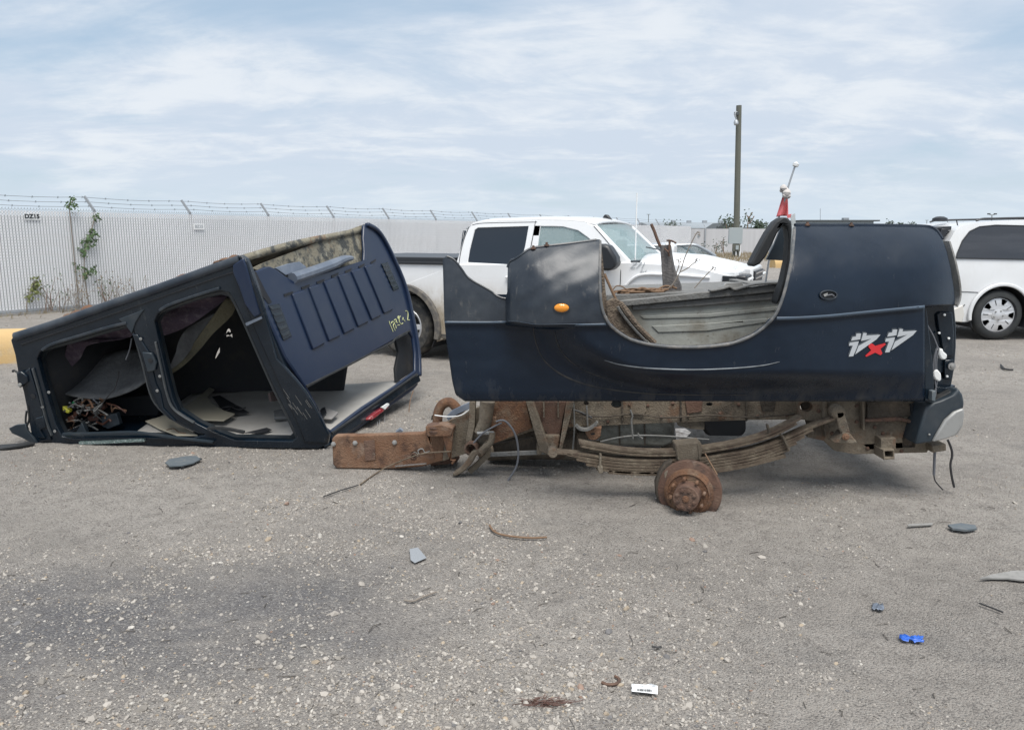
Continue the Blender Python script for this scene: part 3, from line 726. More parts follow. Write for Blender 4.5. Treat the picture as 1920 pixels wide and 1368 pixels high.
g = G(1379, 482); yp = g.y
up_ = thing('utility_pole', 'tall weathered grey utility pole with a grey meter box', 'pole', g)
MB().tube([Vector((P(1379, 482, yp).x, yp, -.1)), Vector((P(1381, 430, yp).x, yp, P(1381, 430, yp).z)), P(1385.5, 198, yp)], [.235, .22, .185], 14).build('shaft', M['pole'], up_)
def pole_box(x0, y0, x1, y1, name, mt, d=.22, off=.3):
    a = P(x0, y0, yp - off); b = P(x1, y1, yp - off)
    return MB().box(((a.x + b.x) / 2, yp - off + .02, (a.z + b.z) / 2), abs(b.x - a.x), d, abs(b.z - a.z)).build(name, M[mt], up_, bevel=.02)
bx_ = pole_box(1367, 427, 1391, 457, 'meter_box', 'box_grey')
pole_box(1374, 458, 1387, 471, 'switch_box', 'pole', .2, .29)
MB().tube([P(1388, 457, yp - .3), P(1387, 484, yp - .3)], .05, 8).build('conduit', M['paper'], up_)
MB().tube([P(1380, 470, yp - .3), P(1380, 484, yp - .3)], .045, 8).build('conduit', M['paper'], up_)
MB().box(P(1382, 464, yp - .42) , .2, .1, .3).build('cable_clamp', M['box_grey'], up_)
lamp = MB(); lamp.tube(smooth_path([P(1385, 212, yp - .2), P(1380, 210, yp - .3), P(1378, 216, yp - .35), P(1381, 224, yp - .3)], 4), .05, 6)
lamp.build('lamp_arm', M['galv'], up_)
MB().lathe(P(1380, 226, yp - .35), (0, -.3, -1), [(0, .12), (.15, .17), (.3, .15), (.34, .05)], 12).build('lamp_head', M['galv'], up_)
MB().box(P(1381, 213, yp - .25), .3, .2, .2).build('insulator_block', M['roof_dark'], up_)
# traffic cone by the far fence
g = G(1362, 473); cn = thing('traffic_cone', 'orange traffic cone standing by the far fence', 'cone', g)
MB().lathe(g, (0, 0, 1), [(.05, .26), (.4, .16), (.9, .05), (.95, .03)], 14).build('cone_body', M['cone'], cn)
MB().box(g + Vector((0, 0, .03)), .7, .7, .05).build('cone_base', M['cone'], cn)
for (px, top, y, lab) in ((1777, 412, 150, 'thin far pole left of the white van roof'), (1738, 413, 170, 'thin far pole above the rear corner of the bed'), (1438, 418, 130, 'thin far pole near the end of the far fence'), (1860, 403, 120, 'far twin headed light pole above the white van'), (1216, 402, 150, 'thin far mast right of the pickup antenna')):
    g = P(px, 430, y); g.z = 0; tp = P(px, top, y); t_ = thing('far_pole', lab, 'pole', g, 'far poles')
    MB().tube([g, tp], .06, 6).build('shaft', M['pole'], t_)
    MB().bar(tp + Vector((-.35, 0, 0)), tp + Vector((.35, 0, 0)), .08, .08).build('cross_arm', M['pole'], t_)
    if px == 1860:
        for sx in (-.5, .5): MB().box(tp + Vector((sx, 0, .15)), .35, .3, .2).build('lamp_head', M['roof_dark'], t_)
for (px, py0, y, lab) in ((1165, 426, 100, 'leftmost of the far yard masts behind the windshield'), (1180, 422, 104, 'middle far yard mast with a cross bar'), (1204, 424, 108, 'rightmost of the far yard masts beside the antenna')):
    g = P(px, 430, y); g.z = 0; t_ = thing('yard_mast', lab, 'mast', g, 'far masts')
    tp = P(px, py0 - 4, y); MB().tube([g, tp], .07, 5).build('shaft', M['roof_dark'], t_)
    MB().bar(tp + Vector((-.9, 0, -.2)), tp + Vector((.7, 0, -.35)), .1, .1).build('cross_arm', M['roof_dark'], t_)

# ---- yellow concrete barriers
def barrier(name, lab, a, b, hgt, wid):
    a = Vector(a); b = Vector(b); d = (b - a).normalized(); n = Vector((d.y, -d.x, 0)); t_ = thing(name, lab, 'barrier', (a + b) / 2, 'yellow barriers')
    prof = [(-.5, 0), (-.5, .45), (-.42, .78), (-.25, .95), (0, 1), (.25, .95), (.42, .78), (.5, .45), (.5, 0)]
    rows_ = []
    L = (b - a).length
    for k in range(13):
        c = a + d * L * k / 12
        rows_.append([c + n * (u * wid) + Vector((0, 0, w * hgt * (1 + .01 * math.sin(k * 2.1)) - .02)) for u, w in prof])
    m = MB(); m.grid(rows_); k = len(prof)
    m.add(rows_[0], [tuple(range(k))]); m.add(rows_[-1], [tuple(range(k))])
    m.build('concrete_block', M['yellow'], t_)
    for k in ():
        c = a + d * L * k / 12 - n * wid * .0
        MB().tube(smooth_path([c - d * .12 + Vector((0, 0, hgt * .97)), c - d * .1 + Vector((0, 0, hgt + .07)), c + d * .1 + Vector((0, 0, hgt + .07)), c + d * .12 + Vector((0, 0, hgt * .97))], 4), .012, 6).build('lifting_eye', M['rust'], t_)
barrier('yellow_barrier', 'yellow concrete barrier on the ground left of the wrecked cab', (-9.3, 9.45, 0), (-5.35, 9.75, 0), .43, .5)
g1 = G(1448, 502); g2 = G(1600, 500)
barrier('yellow_barrier', 'distant yellow barrier glimpsed beside the white pickup grille', g1, g2, .42, .5)

# ================================================================== OVERTURNED PICKUP BED
YB = 4.30
bed = thing('pickup_bed', 'upside down black pickup bed with an open wheel arch and 4x4 decal', 'truck bed', (0.95, YB + .6, .62))
arch = [(1125, 449), (1125.5, 462), (1124.8, 500), (1125.5, 545), (1129, 575), (1138, 597), (1150, 612), (1180, 632), (1215, 642), (1255, 647), (1300, 648), (1340, 645.5), (1375, 640), (1410, 626), (1435, 608), (1452, 590), (1463, 568), (1472, 540), (1480, 505), (1486, 470), (1489, 440), (1490, 424)]
topL = [(830, 486), (838, 479), (848, 483), (856, 490), (866, 503), (876, 517), (890, 527), (905, 535), (920, 544), (932, 553), (942, 557), (948, 558), (951, 548), (951.5, 520), (952, 500), (956, 489), (966, 484), (978, 476), (990, 467), (1008, 462), (1060, 456), (1100, 451), (1118, 448.5)]
topR = [(1490.5, 422), (1500, 421.5), (1560, 422), (1640, 422), (1700, 423), (1735, 424), (1748, 427), (1758, 434), (1767, 448), (1775, 470), (1782, 500), (1787, 530), (1790, 556), (1790.5, 571)]
tx = topL + arch + topR
TX = [p[0] for p in tx]; TY = [p[1] for p in tx]
for i in range(1, len(TX)):
    if TX[i] <= TX[i - 1]: TX[i] = TX[i - 1] + .35
def CV(u): return interp(u, [830, 960, 985, 1010, 1140, 1456, 1500, 1560, 1640, 1734, 1790], [605, 605, 607, 610, 608, 598, 596, 592, 584, 575, 571])
def BY(u, v):
    """distance of the bedside skin: lower panel, dually flare, rolled upper edge"""
    y = YB + .03
    if v > CV(u):
        e = math.hypot(min(0, u - 1290) / 300, max(0, v - 600) / 142)
        fl = .5 + .5 * math.cos(math.pi * min(1, max(0, (e - .66) / .34)))
    else:
        fl = math.sqrt(max(0, 1 - min(1, max(0, (1050 - u) / 102)) ** 2)) if u > 948 else 0
    fl *= (1 - .75 * sstep(1450, 1740, u))
    y -= .18 * fl
    y += .0035 * mnoise.noise(Vector((u / 70, v / 45, 3.3))) + .0015 * mnoise.noise(Vector((u / 22, v / 18, 9.1)))
    c = CV(u)
    if v <= c + 9: y -= (.018 if u > 930 else .010) * sstep(c + 9, c, v)
    k = max(0, (c - v) / (c - 422))
    if u > 948: y += .31 * k ** 2.7
    else: y += .10 * k ** 2
    if u > 1490: y += .0
    if u > 1670 and v < 576: y += .17 * ((u - 1670) / 120) ** 3
    if u > 1690 and v >= 576: y += .02 * ((u - 1690) / 50) ** 2
    y += .012 * sstep(800, 760, v) * 0
    # shallow concave stamped band along the bottom (the bed rail) and crease following the flare
    y += .012 * sstep(735, 752, v)
    if u < 1130 and v < 600:   # crumpled skin at the front of the fender
        y += .0035 * math.sin(u * .09 + v * .05) * math.sin(v * .11) * sstep(600, 540, v) * sstep(950, 985, u)
    return y
def ledge(v): return interp(v, [478, 484, 600, 640, 680, 715, 740, 752], [0, 0, 3, 7, 13, 18, 24, 42])
def skin_grid(us, NV, Bv):
    rows_ = []
    for k in range(NV + 1):
        r_ = []
        for u in us:
            T = float(np.interp(u, TX, TY)); v = Bv + (T - Bv) * k / NV
            uu = u + ledge(v) * max(0, 1 - (u - 830) / 110)
            r_.append(P(uu, v, BY(uu, v)))
        rows_.append(r_)
    return rows_
def cols(a, b, st=6): return sorted(set([a, b] + [a + i * st for i in range(int((b - a) / st) + 1)] + [x for x in TX if a < x < b] + [x + .4 for x in TX if a < x < b - .5]))
TT = lambda u: float(np.interp(u, TX, TY))
def zone(name, us, lo, hi, NV, mt):
    """one stretch of the skin between two lines of the photograph"""
    rows_ = []
    for k in range(NV + 1):
        r_ = []
        for u in us:
            v = lo(u) + (hi(u) - lo(u)) * k / NV
            uu = u + ledge(v) * max(0, 1 - (u - 830) / 110)
            r_.append(P(uu, v, BY(uu, v)))
        rows_.append(r_)
    m_ = MB(); m_.grid(rows_); o_ = m_.build(name, M[mt], bed, recalc=False, angle=60)
    md_ = o_.modifiers.new('solid', 'SOLIDIFY'); md_.thickness = .012; md_.offset = -1.0
    return o_
zone('side_skin', cols(830, 1734), lambda u: 752.0, lambda u: max(CV(u), TT(u)) if 1126 < u < 1470 else CV(u), 28, 'paint')
uA = max(x for x in TX if TT(x) < CV(x) and x < 1200); uB = min(x for x in TX if TT(x) < CV(x) and x > 1400)
zone('front_fender_skin', cols(830, uA), CV, TT, 34, 'paint_dusty')
zone('rear_fender_skin', cols(uB, 1790.4, 5), CV, TT, 34, 'paint')
# rolled lip of the wheel arch
lip = [P(u, v + 3, BY(u, v) - .004) for (u, v) in curve2(arch, 4)]
MB().tube(lip, .0085, 8).build('arch_lip', mat('dusty_lip', (.09, .095, .10), .6, layers=[((.22, .2, .18), 25, .45, .7, .8)]), bed)
MB().tube([P(u, v, BY(u, v) + .01) for u, v in curve2(topR[:9], 3)], .010, 6).build('rolled_edge', M['paint'], bed)
MB().tube([P(u, v + 1.5, BY(u, v)) for u, v in curve2(topL[1:12], 3)], .006, 6).build('torn_edge', M['paint_dusty'], bed)
MB().tube([P(u, v + 1.5, BY(u, v)) for u, v in curve2(topL[14:], 3)], .009, 6).build('rolled_edge', M['paint_dusty'], bed)
# rear seam strip standing off the round rear corner
MB().sweep([P(u, v, BY(u, v) + .05) for u, v in curve2([(1772, 452), (1783, 490), (1791, 530), (1792, 556), (1787, 571)], 4)], (0, 1, 0), .010, .10).build('corner_trim', M['grey_sill'], bed)
M['crease_highlight_pale'] = mat('painted_pale_highlight', (.20, .225, .25), .4, layers=[((.06, .07, .08), 14, .45, .65, .7)])  # colour of the painted highlight on the curved crease below the arch
def strip(name, pts, w0, mt, off=-.004, par=bed, BYf=BY, n=8):
    """thin strip laid on the skin"""
    q_ = curve2(pts, n); m_ = MB(); top = []; bot = []
    L = len(q_)
    for i, (u, v) in enumerate(q_):
        d = Vector((q_[min(i + 1, L - 1)][0] - q_[max(i - 1, 0)][0], q_[min(i + 1, L - 1)][1] - q_[max(i - 1, 0)][1])).normalized()
        w = (w0 if not callable(w0) else w0(i / (L - 1))) / 2; nx, ny = -d.y * w, d.x * w
        top.append(P(u + nx, v + ny, BYf(u + nx, v + ny) + off)); bot.append(P(u - nx, v - ny, BYf(u - nx, v - ny) + off))
    m_.grid([top, bot]); return m_.build(name, M[mt], par, recalc=False, solid=.0015)
strip('crease_highlight', [(834, 604), (900, 604.5), (960, 604), (985, 607), (1010, 610), (1080, 609), (1136, 608)], 4.2, 'crease_highlight', -.0035)  # highlight on the crease, painted as a pale strip
strip('crease_highlight', [(1456, 597), (1500, 596), (1560, 592), (1640, 584), (1734, 575)], 6.0, 'crease_highlight', -.0035)
strip('crease_highlight', [(1133, 675), (1160, 683), (1200, 689), (1250, 692), (1310, 693), (1380, 690), (1430, 685), (1462, 678)], lambda t: .8 + 1.9 * math.sin(math.pi * t), 'crease_highlight_pale', -.0025)  # curved highlight below the arch, painted as a thin pale line
strip('flare_reflection_line', [(1000, 614), (1004, 640), (1018, 672), (1045, 697), (1085, 716), (1140, 729), (1210, 737), (1300, 740), (1400, 740)], lambda t: 1.2 + 2.2 * math.sin(math.pi * t), 'flare_reflection', -.002)  # painted reflection line that suggests the bulge of the flare
strip('flare_reflection_line', [(1040, 622), (1046, 645), (1060, 668), (1085, 688), (1120, 704), (1170, 716)], lambda t: .6 + 1.6 * math.sin(math.pi * t), 'flare_reflection', -.002)
# amber marker lamp and the empty marker socket
def oval(cx_, cy_, ax, ay, n=20): return [(cx_ + ax * math.cos(2 * math.pi * k / n), cy_ + ay * math.sin(2 * math.pi * k / n)) for k in range(n)]
def onskin(dy): return lambda q: P(q[0], q[1], BY(q[0], q[1]) + dy)
lampm = MB(); rr = []
for k in range(6):
    a = k / 5 * math.pi / 2; rr.append([onskin(-.015 * math.sin(a) - .003)(p) for p in oval(1053, 577, 14.5 * math.cos(a) + .2, 8.5 * math.cos(a) + .1) + [oval(1053, 577, 14.5 * math.cos(a) + .2, 8.5 * math.cos(a) + .1)[0]]])
lampm.grid(rr); lampm.build('marker_lamp', M['amber'], bed)
MB().plate([oval(1053, 577, 16, 10), oval(1053, 577, 14, 8)], onskin(-.008), (0, .01, 0)).build('lamp_gasket', M['rubber'], bed)
so = MB().plate([oval(1554, 553, 17, 9.5), oval(1554, 553, 14.5, 7.2)], onskin(-.012), (0, .012, 0)).build('empty_lamp_socket', M['paint_dusty'], bed, bevel=.002)
MB().plate([oval(1554, 553, 14.4, 7.1)], onskin(-.003), (0, .003, 0)).build('socket_hole', M['dark'], so)
MB().plate([[(1544, 552), (1552, 549), (1551, 555), (1546, 556)]], onskin(-.009), (0, .006, 0)).build('socket_clip', M['steel'], so)
MB().tube([onskin(-.01)(p) for p in ((1550, 554), (1560, 552), (1564, 555))], .003, 5).build('socket_wire', M['cable'], so)
# 4x4 decal, upside down like the bed
z8 = lambda L: [(1520 + a / 4.885, 580 + b / 4.885) for a, b in L]
fa = [(420, 222), (462, 220), (453, 274), (370, 286), (384, 252), (414, 248)]
fb = [(483, 215), (515, 217), (509, 239), (640, 231), (604, 273), (408, 411), (440, 332), (556, 268), (461, 289)]
fc = [(358, 304), (441, 292), (428, 337), (390, 428), (349, 431), (386, 331), (350, 333)]
fx = [(535, 320), (562, 311), (594, 334), (680, 309), (689, 320), (640, 360), (657, 402), (640, 419), (591, 395), (511, 433), (500, 425), (555, 374), (529, 341)]
dec = MB().plate([z8(fa)], onskin(-.0045), (0, .002, 0))
for sh, off in ((fb, 0), (fc, 0), (fa, 332), (fb, 332), (fc, 332)):
    dec.plate([z8([(a + off, b - (37 if off else 0)) for a, b in sh])], onskin(-.0045), (0, .002, 0))
dc = dec.build('decal', M['decal_grey'], bed, bevel=0)
MB().plate([z8(fx)], onskin(-.006), (0, .003, 0)).build('decal_cross', M['decal_red'], dc)
shd = MB()
for sh, off in ((fa, 0), (fb, 0), (fc, 0), (fa, 332), (fb, 332), (fc, 332)):
    shd.plate([z8([(a + off - 9, b - (37 if off else 0) - 13) for a, b in sh])], onskin(-.003), (0, .001, 0))
shd.build('decal_shadow', M['decal_dark'], dc)
# tail lamp pocket at the rear corner
pk = YB + .17
pocket = [(1733, 574), (1760, 572), (1789, 569), (1793, 610), (1793, 650), (1790, 690), (1784, 722), (1770, 727), (1752, 724), (1747, 715), (1751, 752), (1738, 752), (1735, 700)]
lp = MB().plate([pocket], YP(pk), (0, .03, 0)).build('lamp_pocket', M['cab_black'], bed, bevel=.006)
MB().plate([[(1733, 574), (1737, 575), (1742, 620), (1750, 690), (1753, 752), (1735, 752)]], YP(YB + .05), (0, .14, 0)).build('pocket_wall', M['cab_black'], bed, bevel=.004)
MB().plate([[(1757, 590), (1764, 584), (1786, 585), (1789, 620), (1788, 668), (1770, 668), (1766, 640), (1759, 610)]], YP(pk - .02), (0, .02, 0)).build('pocket_panel', M['cab_black'], lp, bevel=.006)
MB().plate([[(1772, 675), (1788, 673), (1786, 712), (1771, 711)]], YP(pk - .02), (0, .02, 0)).build('pocket_panel', M['cab_black'], lp, bevel=.006)
MB().lathe(P(1783, 686, pk - .03), (0, -1, 0), [(0, .02), (.012, .022), (.014, .012), (.02, .010), (.022, 0.001)], 16).build('bolt', M['steel'], lp)
for (x, y) in ((1770, 590), (1778, 634), (1775, 705), (1760, 624)): MB().lathe(P(x, y, pk - .022), (0, -1, 0), [(0, .007), (.008, .007), (.010, .003)], 10).build('bolt', M['white_plastic'], lp)
def plug(c, pts, d=.05, par=lp):
    MB().plate([pts], YP(c), (0, d, 0)).build('lamp_socket', M['white_plastic'], par, bevel=.008)
plug(pk - .10, [(1762, 655), (1768, 653), (1770, 659), (1777, 665), (1776, 672), (1769, 675), (1764, 672), (1761, 664)])
plug(pk - .10, [(1752, 695), (1758, 692), (1765, 700), (1766, 712), (1761, 716), (1753, 711), (1750, 704)])
for pts in ([(1739, 610), (1750, 630), (1758, 650), (1764, 660)], [(1757, 650), (1753, 680), (1754, 700)], [(1760, 655), (1756, 680), (1757, 715), (1752, 735)], [(1755, 655), (1750, 685), (1755, 730), (1753, 745)]):
    MB().tube(smooth_path([P(x, y, pk - .09) for x, y in pts], 5), .004, 6).build('wire', M['cable'], lp)
MB().plate([[(1748, 733), (1755, 732), (1754, 753), (1747, 751)]], YP(pk - .16), (0, .04, 0)).build('connector', M['slate'], lp, bevel=.004)
MB().plate([[(1752, 724), (1770, 727), (1792, 722), (1790, 733), (1772, 738), (1756, 736)]], YP(pk - .02), (0, .1, 0)).build('pocket_shelf', M['cab_black'], lp, bevel=.006)
# inner bed box: side wall seen through the arch, floor (now uppermost), far wall, front wall
YI = 4.84
wallp = [(1128, 568), (1168, 566), (1478, 530), (1478, 690), (1128, 690)]
iw = MB().plate([wallp], YP(YI), (0, .02, 0)).build('inner_wall', M['grey_floor'], bed)
zc = P(1300, 548, YI).z
MB().plate([[(1160, 564), (1200, 560), (1300, 549), (1400, 540), (1472, 531), (1472, 545), (1400, 553), (1300, 562), (1200, 572), (1166, 575)]], YP(YI - .05), (0, .05, 0)).build('floor_flange', M['grey_sill'], bed, bevel=.006)
MB().plate([[(1186, 573), (1300, 562.5), (1472, 546), (1471, 560), (1300, 575), (1186, 582)]], YP(YI - .025), (0, .03, 0)).build('wall_step', M['grey_sill'], bed, bevel=.006)
for k, pts in enumerate(([(1200, 592), (1330, 588), (1464, 574), (1464, 581), (1330, 595), (1207, 598)], [(1222, 611), (1330, 606), (1460, 595), (1456, 602), (1330, 620), (1234, 623)])):
    MB().plate([pts], YP(YI - .008), (0, .012, 0)).build('pressed_rib', M['grey_floor'], iw, bevel=.004)
fl = MB().plate([[(1132, 556), (1185, 552), (1300, 545), (1472, 530), (1472, 534), (1300, 550), (1185, 558), (1134, 562)]], YP(YI), (0, .03, 0)); 
fA, fB_ = P(1132, 560, YI), P(1474, 533, YI)
fl2 = MB(); z_a, z_b = fA.z, fB_.z
fl2.add([(fA.x - .55, YI, z_a), (fB_.x + .85, YI, z_b), (fB_.x + .85, YI + 1.30, z_b - .03), (fA.x - .55, YI + 1.30, z_a - .03), (fA.x - .55, YI, z_a - .03), (fB_.x + .85, YI, z_b - .03), (fB_.x + .85, YI + 1.30, z_b - .06), (fA.x - .55, YI + 1.30, z_a - .06)],
        [(0, 1, 2, 3), (7, 6, 5, 4), (0, 4, 5, 1), (1, 5, 6, 2), (2, 6, 7, 3), (3, 7, 4, 0)])
fl2.build('bed_floor', M['grey_sill'], bed)
for k in range(5):
    xx = fA.x - .40 + k * .53; xz = interp(xx, [fA.x, fB_.x], [z_a, z_b])
    MB().box((xx, YI + .64, xz - .075), .07, 1.24, .075).build('floor_sill', M['grey_sill'], bed, bevel=.004)
MB().box((fA.x + .1, YI + 1.33, .82), 2.4, .03, .60).build('far_wall', M['paint'], bed)
MB().box((fA.x - .53, YI + .65, .92), .03, 1.3, .55).build('front_wall', M['paint'], bed)
MB().plate([[(1139, 592), (1136, 566), (1150, 558), (1168, 566), (1180, 580), (1197, 605), (1217, 645), (1200, 660), (1160, 660), (1140, 640)]], YP(YI - .16), (0, .02, 0)).build('wheelhouse_dirt', M['dirt'], bed, bevel=.008)
for pts, rr_ in (([(1158, 575), (1172, 595), (1190, 617), (1212, 640)], .010), ([(1166, 572), (1178, 590), (1200, 616), (1228, 643)], .018)):
    MB().tube(smooth_path([P(x, y, YI - .18) for x, y in pts], 5), rr_, 7).build('wheelhouse_seam', M['dirt' if rr_ > .012 else 'grey_sill'], bed)
MB().plate([[(1117, 466), (1127, 459), (1131, 491), (1136, 548), (1141, 592), (1128, 592), (1119, 552), (1114, 514)]], YP(YI - .12), (0, .05, 0)).build('fender_liner', M['dirt'], bed, bevel=.006)
# rubber liner flap hanging at the rear of the arch
flp = [(1408, 496), (1412, 488), (1424, 465), (1440, 436), (1454, 416), (1467, 407), (1478, 408), (1486, 418), (1487, 450), (1483, 500), (1472, 545), (1458, 572), (1455, 566), (1468, 530), (1477, 490), (1480, 450), (1477, 426), (1470, 422), (1458, 437), (1447, 461), (1436, 482), (1425, 495), (1413, 501)]
MB().plate([flp], YP(4.60), (0, .10, .0)).build('arch_liner_flap', M['rubber'], bed, bevel=.016, seg=3)
MB().plate([[(1437, 487), (1450, 462), (1464, 428), (1474, 416), (1480, 430), (1480, 489)]], YP(4.80), (0, .02, 0)).build('liner_web', M['plastic'], bed)
MB().plate([[(1483, 404), (1491, 400), (1492, 420), (1489, 470), (1480, 520), (1483, 470), (1485, 430)]], YP(4.52), (0, .008, 0)).build('clear_tab', mat('clear_plastic_strip', (.55, .58, .58), .2, alpha=.7), bed)
for (x, y) in ((1514, 420), (1596, 421), (1025, 458), (1000, 464)):
    b_ = MB(); p = P(x, y, BY(x, y + 2) + .0); b_.lathe(p - Vector((0, 0, .01)), (0, 0, 1), [(0, .016), (.008, .016), (.010, .008), (.022, .007)], 10); b_.build('stud', M['rust_dark'], bed)

# ---- loose things lying on the upturned floor
def floor_z(px): 
    x = P(px, 545, YI + .3).x; return interp(x, [fA.x, fB_.x], [z_a, z_b]) + .0
br = thing('upright_bracket', 'weathered dark steel bracket standing in the wheel arch opening', 'bracket', P(1258, 540, 5.1))
MB().plate([[(1237, 459), (1256, 459), (1259, 480), (1264, 505), (1276, 537), (1276, 556), (1244, 560), (1240, 500)]], YP(5.08), (0.02, .05, 0)).build('bracket_plate', M['bracket'], br, bevel=.006)
MB().sweep(smooth_path([P(x, y, 5.08) for x, y in ((1221, 420), (1227, 434), (1232, 448), (1238, 462))], 4), (0, 1, 0), .016, .03).build('bracket_rod', M['rust_dark'], br, bevel=.003)
MB().tube([P(1255, 470, 5.06), P(1255.5, 452, 5.06)], .008, 8).build('bolt_shank', M['rust_dark'], br)
MB().tube(smooth_path([P(1250, 451, 5.06), P(1258, 451, 5.06), P(1268, 456, 5.06)], 4), .006, 6).build('bolt_head', M['rust_dark'], br)
MB().tube([P(1246, 466, 5.07), P(1253, 472, 5.05), P(1255, 480, 5.06)], .006, 6).build('hook', M['rust_dark'], br)
tw = thing('twig_bundle', 'tangle of brown twigs and wires along the upturned bed floor', 'twigs', P(1200, 552, 4.95))
for k in range(16):
    x0 = random.uniform(1132, 1190); x1 = x0 + random.uniform(40, 100); pts = []
    for i in range(5):
        t = i / 4; x = x0 + (x1 - x0) * t
        pts.append(P(x, interp(x, [1130, 1290], [551, 542]) + random.gauss(0, 3.0) - 2, 4.93 + .1 * random.random()))
    MB().tube(smooth_path(pts, 4), random.uniform(.003, .008), 5).build('twig', M['twig'], tw)
MB().tube(smooth_path([P(x, y, 4.95) for x, y in ((1148, 545), (1156, 536), (1168, 538), (1180, 548))], 5), .004, 6).build('twig', M['twig'], tw)
rd = thing('leaning_rod', 'thin brown rod leaning in the front of the wheel arch opening', 'rod', P(1155, 565, 4.9))
MB().tube([P(1133, 513, 4.86), P(1145, 540, 4.85), P(1157, 566, 4.84)], .009, 8).build('rod', M['twig'], rd)
MB().lathe(P(1157, 567, 4.84), (0, 0, -1), [(0, .012), (.01, .014), (.02, .006)], 8).build('rod_tip', M['rust'], rd)
dw = thing('dry_weed', 'spindly dry weed stems sprouting from the upturned bed floor', 'weed', P(1262, 540, 4.98))
for pts in ([(1258, 538), (1275, 510), (1285, 480), (1300, 448), (1307, 436)], [(1275, 510), (1290, 502), (1307, 488)], [(1302, 540), (1318, 522), (1338, 501)], [(1268, 512), (1273, 497), (1272, 487)], [(1253, 541), (1266, 527), (1274, 512)]):
    MB().tube(smooth_path([P(x, y, 4.97) for x, y in pts], 4), .0035, 5).build('stem', M['stem'], dw)
sd = MB()
for (x, y) in ((1307, 436), (1310, 438), (1338, 501), (1307, 488), (1272, 487)): leafy(sd, P(x, y, 4.97), .015, 8, .014)
tag(sd.build('seed_heads', M['stem'], dw, recalc=False), None, None, kind='stuff')
st = thing('flat_strip', 'bent grey metal strip lying along the upturned bed floor edge', 'metal strip', P(1370, 541, 4.82))
MB().sweep(smooth_path([P(x, y, 4.80) for x, y in ((1330, 545), (1352, 541), (1366, 537), (1375, 542), (1392, 538), (1415, 533), (1470, 529))], 4), (0, 1, 0), .012, .07).build('strip', M['grey_sill'], st, bevel=.003)
MB().plate([[(1353, 540), (1360, 531), (1392, 529), (1394, 534), (1385, 541), (1358, 545)]], YP(4.83), (0, .04, 0)).build('bent_tab', M['steel'], st, bevel=.004)

# whip with red flag behind the arch
wh = thing('flag_whip', 'leaning whip with a faded red flag and knotted white cloth', 'flag', P(1434, 538, 4.92))
MB().tube(smooth_path([P(x, y, 4.92) for x, y in ((1434, 540), (1443, 480), (1453, 430), (1466, 392), (1478, 350), (1490.5, 312))], 5), .006, 7).build('whip', M['galv'], wh)
MB().lathe(P(1490.5, 313, 4.92), (P(1494, 304, 4.92) - P(1490.5, 313, 4.92)), [(0, .008), (.004, .018), (.02, .02), (.026, .012), (.032, .004)], 10).build('whip_cap', M['white_plastic'], wh)
rows_ = []
for k in range(13):
    t = k / 12; r_ = []
    for j in range(10):
        s_ = j / 9
        xl = interp(t, [0, 1], [1467, 1455.5]); xr = interp(t, [0, .5, 1], [1477, 1477.5, 1478]); x = xl + (xr - xl) * s_; y = 369 + (405 - 369) * t + (1.5 if s_ < .2 else 0) * t
        r_.append(P(x, y, 4.92 + .02 * t * math.sin(s_ * 9 + t * 2)))
    rows_.append(r_)
m = MB(); m.grid(rows_); m.build('flag_cloth', M['red_cloth'], wh, recalc=False, solid=.002)
cl = MB()
for (x, y, r_) in ((1469, 352, .022), (1474, 361, .028), (1469, 365, .018), (1476, 367, .02), (1466, 357, .014), (1472, 356, .02)):
    c = P(x, y, 4.90 + random.uniform(-.015, .015)); cl.lathe(c - Vector((0, 0, r_)), (random.gauss(0, .2), random.gauss(0, .2), 1), [(0, r_ * .2), (r_ * .3, r_ * .75), (r_ * .9, r_), (r_ * 1.5, r_ * .8), (r_ * 1.95, r_ * .25)], 9)
cl.build('knotted_cloth', M['white_cloth'], wh)
MB().plate([[(1475, 403), (1484, 401), (1483, 408), (1477, 409)]], YP(4.9), (0, .004, 0)).build('flag_tail', M['red_cloth'], wh)

# ================================================================== RUSTED CHASSIS UNDER THE BED
ch = thing('truck_chassis', 'rusty pickup chassis with leaf springs and a wheelless hub', 'chassis', (1.0, 4.6, 0))
fr_a, fr_b = G(660, 878), Vector((2.2, 4.62, 0)); fr_a = Vector((-1.13, 5.04, 0))
FPL = Plane(fr_a, fr_b, fr_a + Vector((0, 0, 1)))
fdv = (fr_b - fr_a).normalized(); fin = Vector((-fdv.y, fdv.x, 0)); fin = fin if fin.y > 0 else -fin
railp = [(623, 823), (629, 817), (700, 816), (790, 813), (825, 797), (865, 778), (900, 762), (925, 742), (1500, 738), (1500, 786), (1410, 787), (1320, 790), (1229, 793), (1127, 798), (1060, 800), (1000, 807), (922, 833), (880, 848), (830, 864), (790, 874), (740, 878), (631, 877), (625, 870)]
hole = lambda x, y, r_, ry=None: oval(x, y, r_, ry or r_, 14)
rl = MB().plate([railp, hole(1156, 758, 10.5, 8), hole(1099, 756, 5, 4), hole(1304, 759, 4), hole(1330, 758, 6, 3.5), hole(777, 853, 6)], FPL, fin * .045).build('frame_rail', M['mud'], ch, bevel=.006)
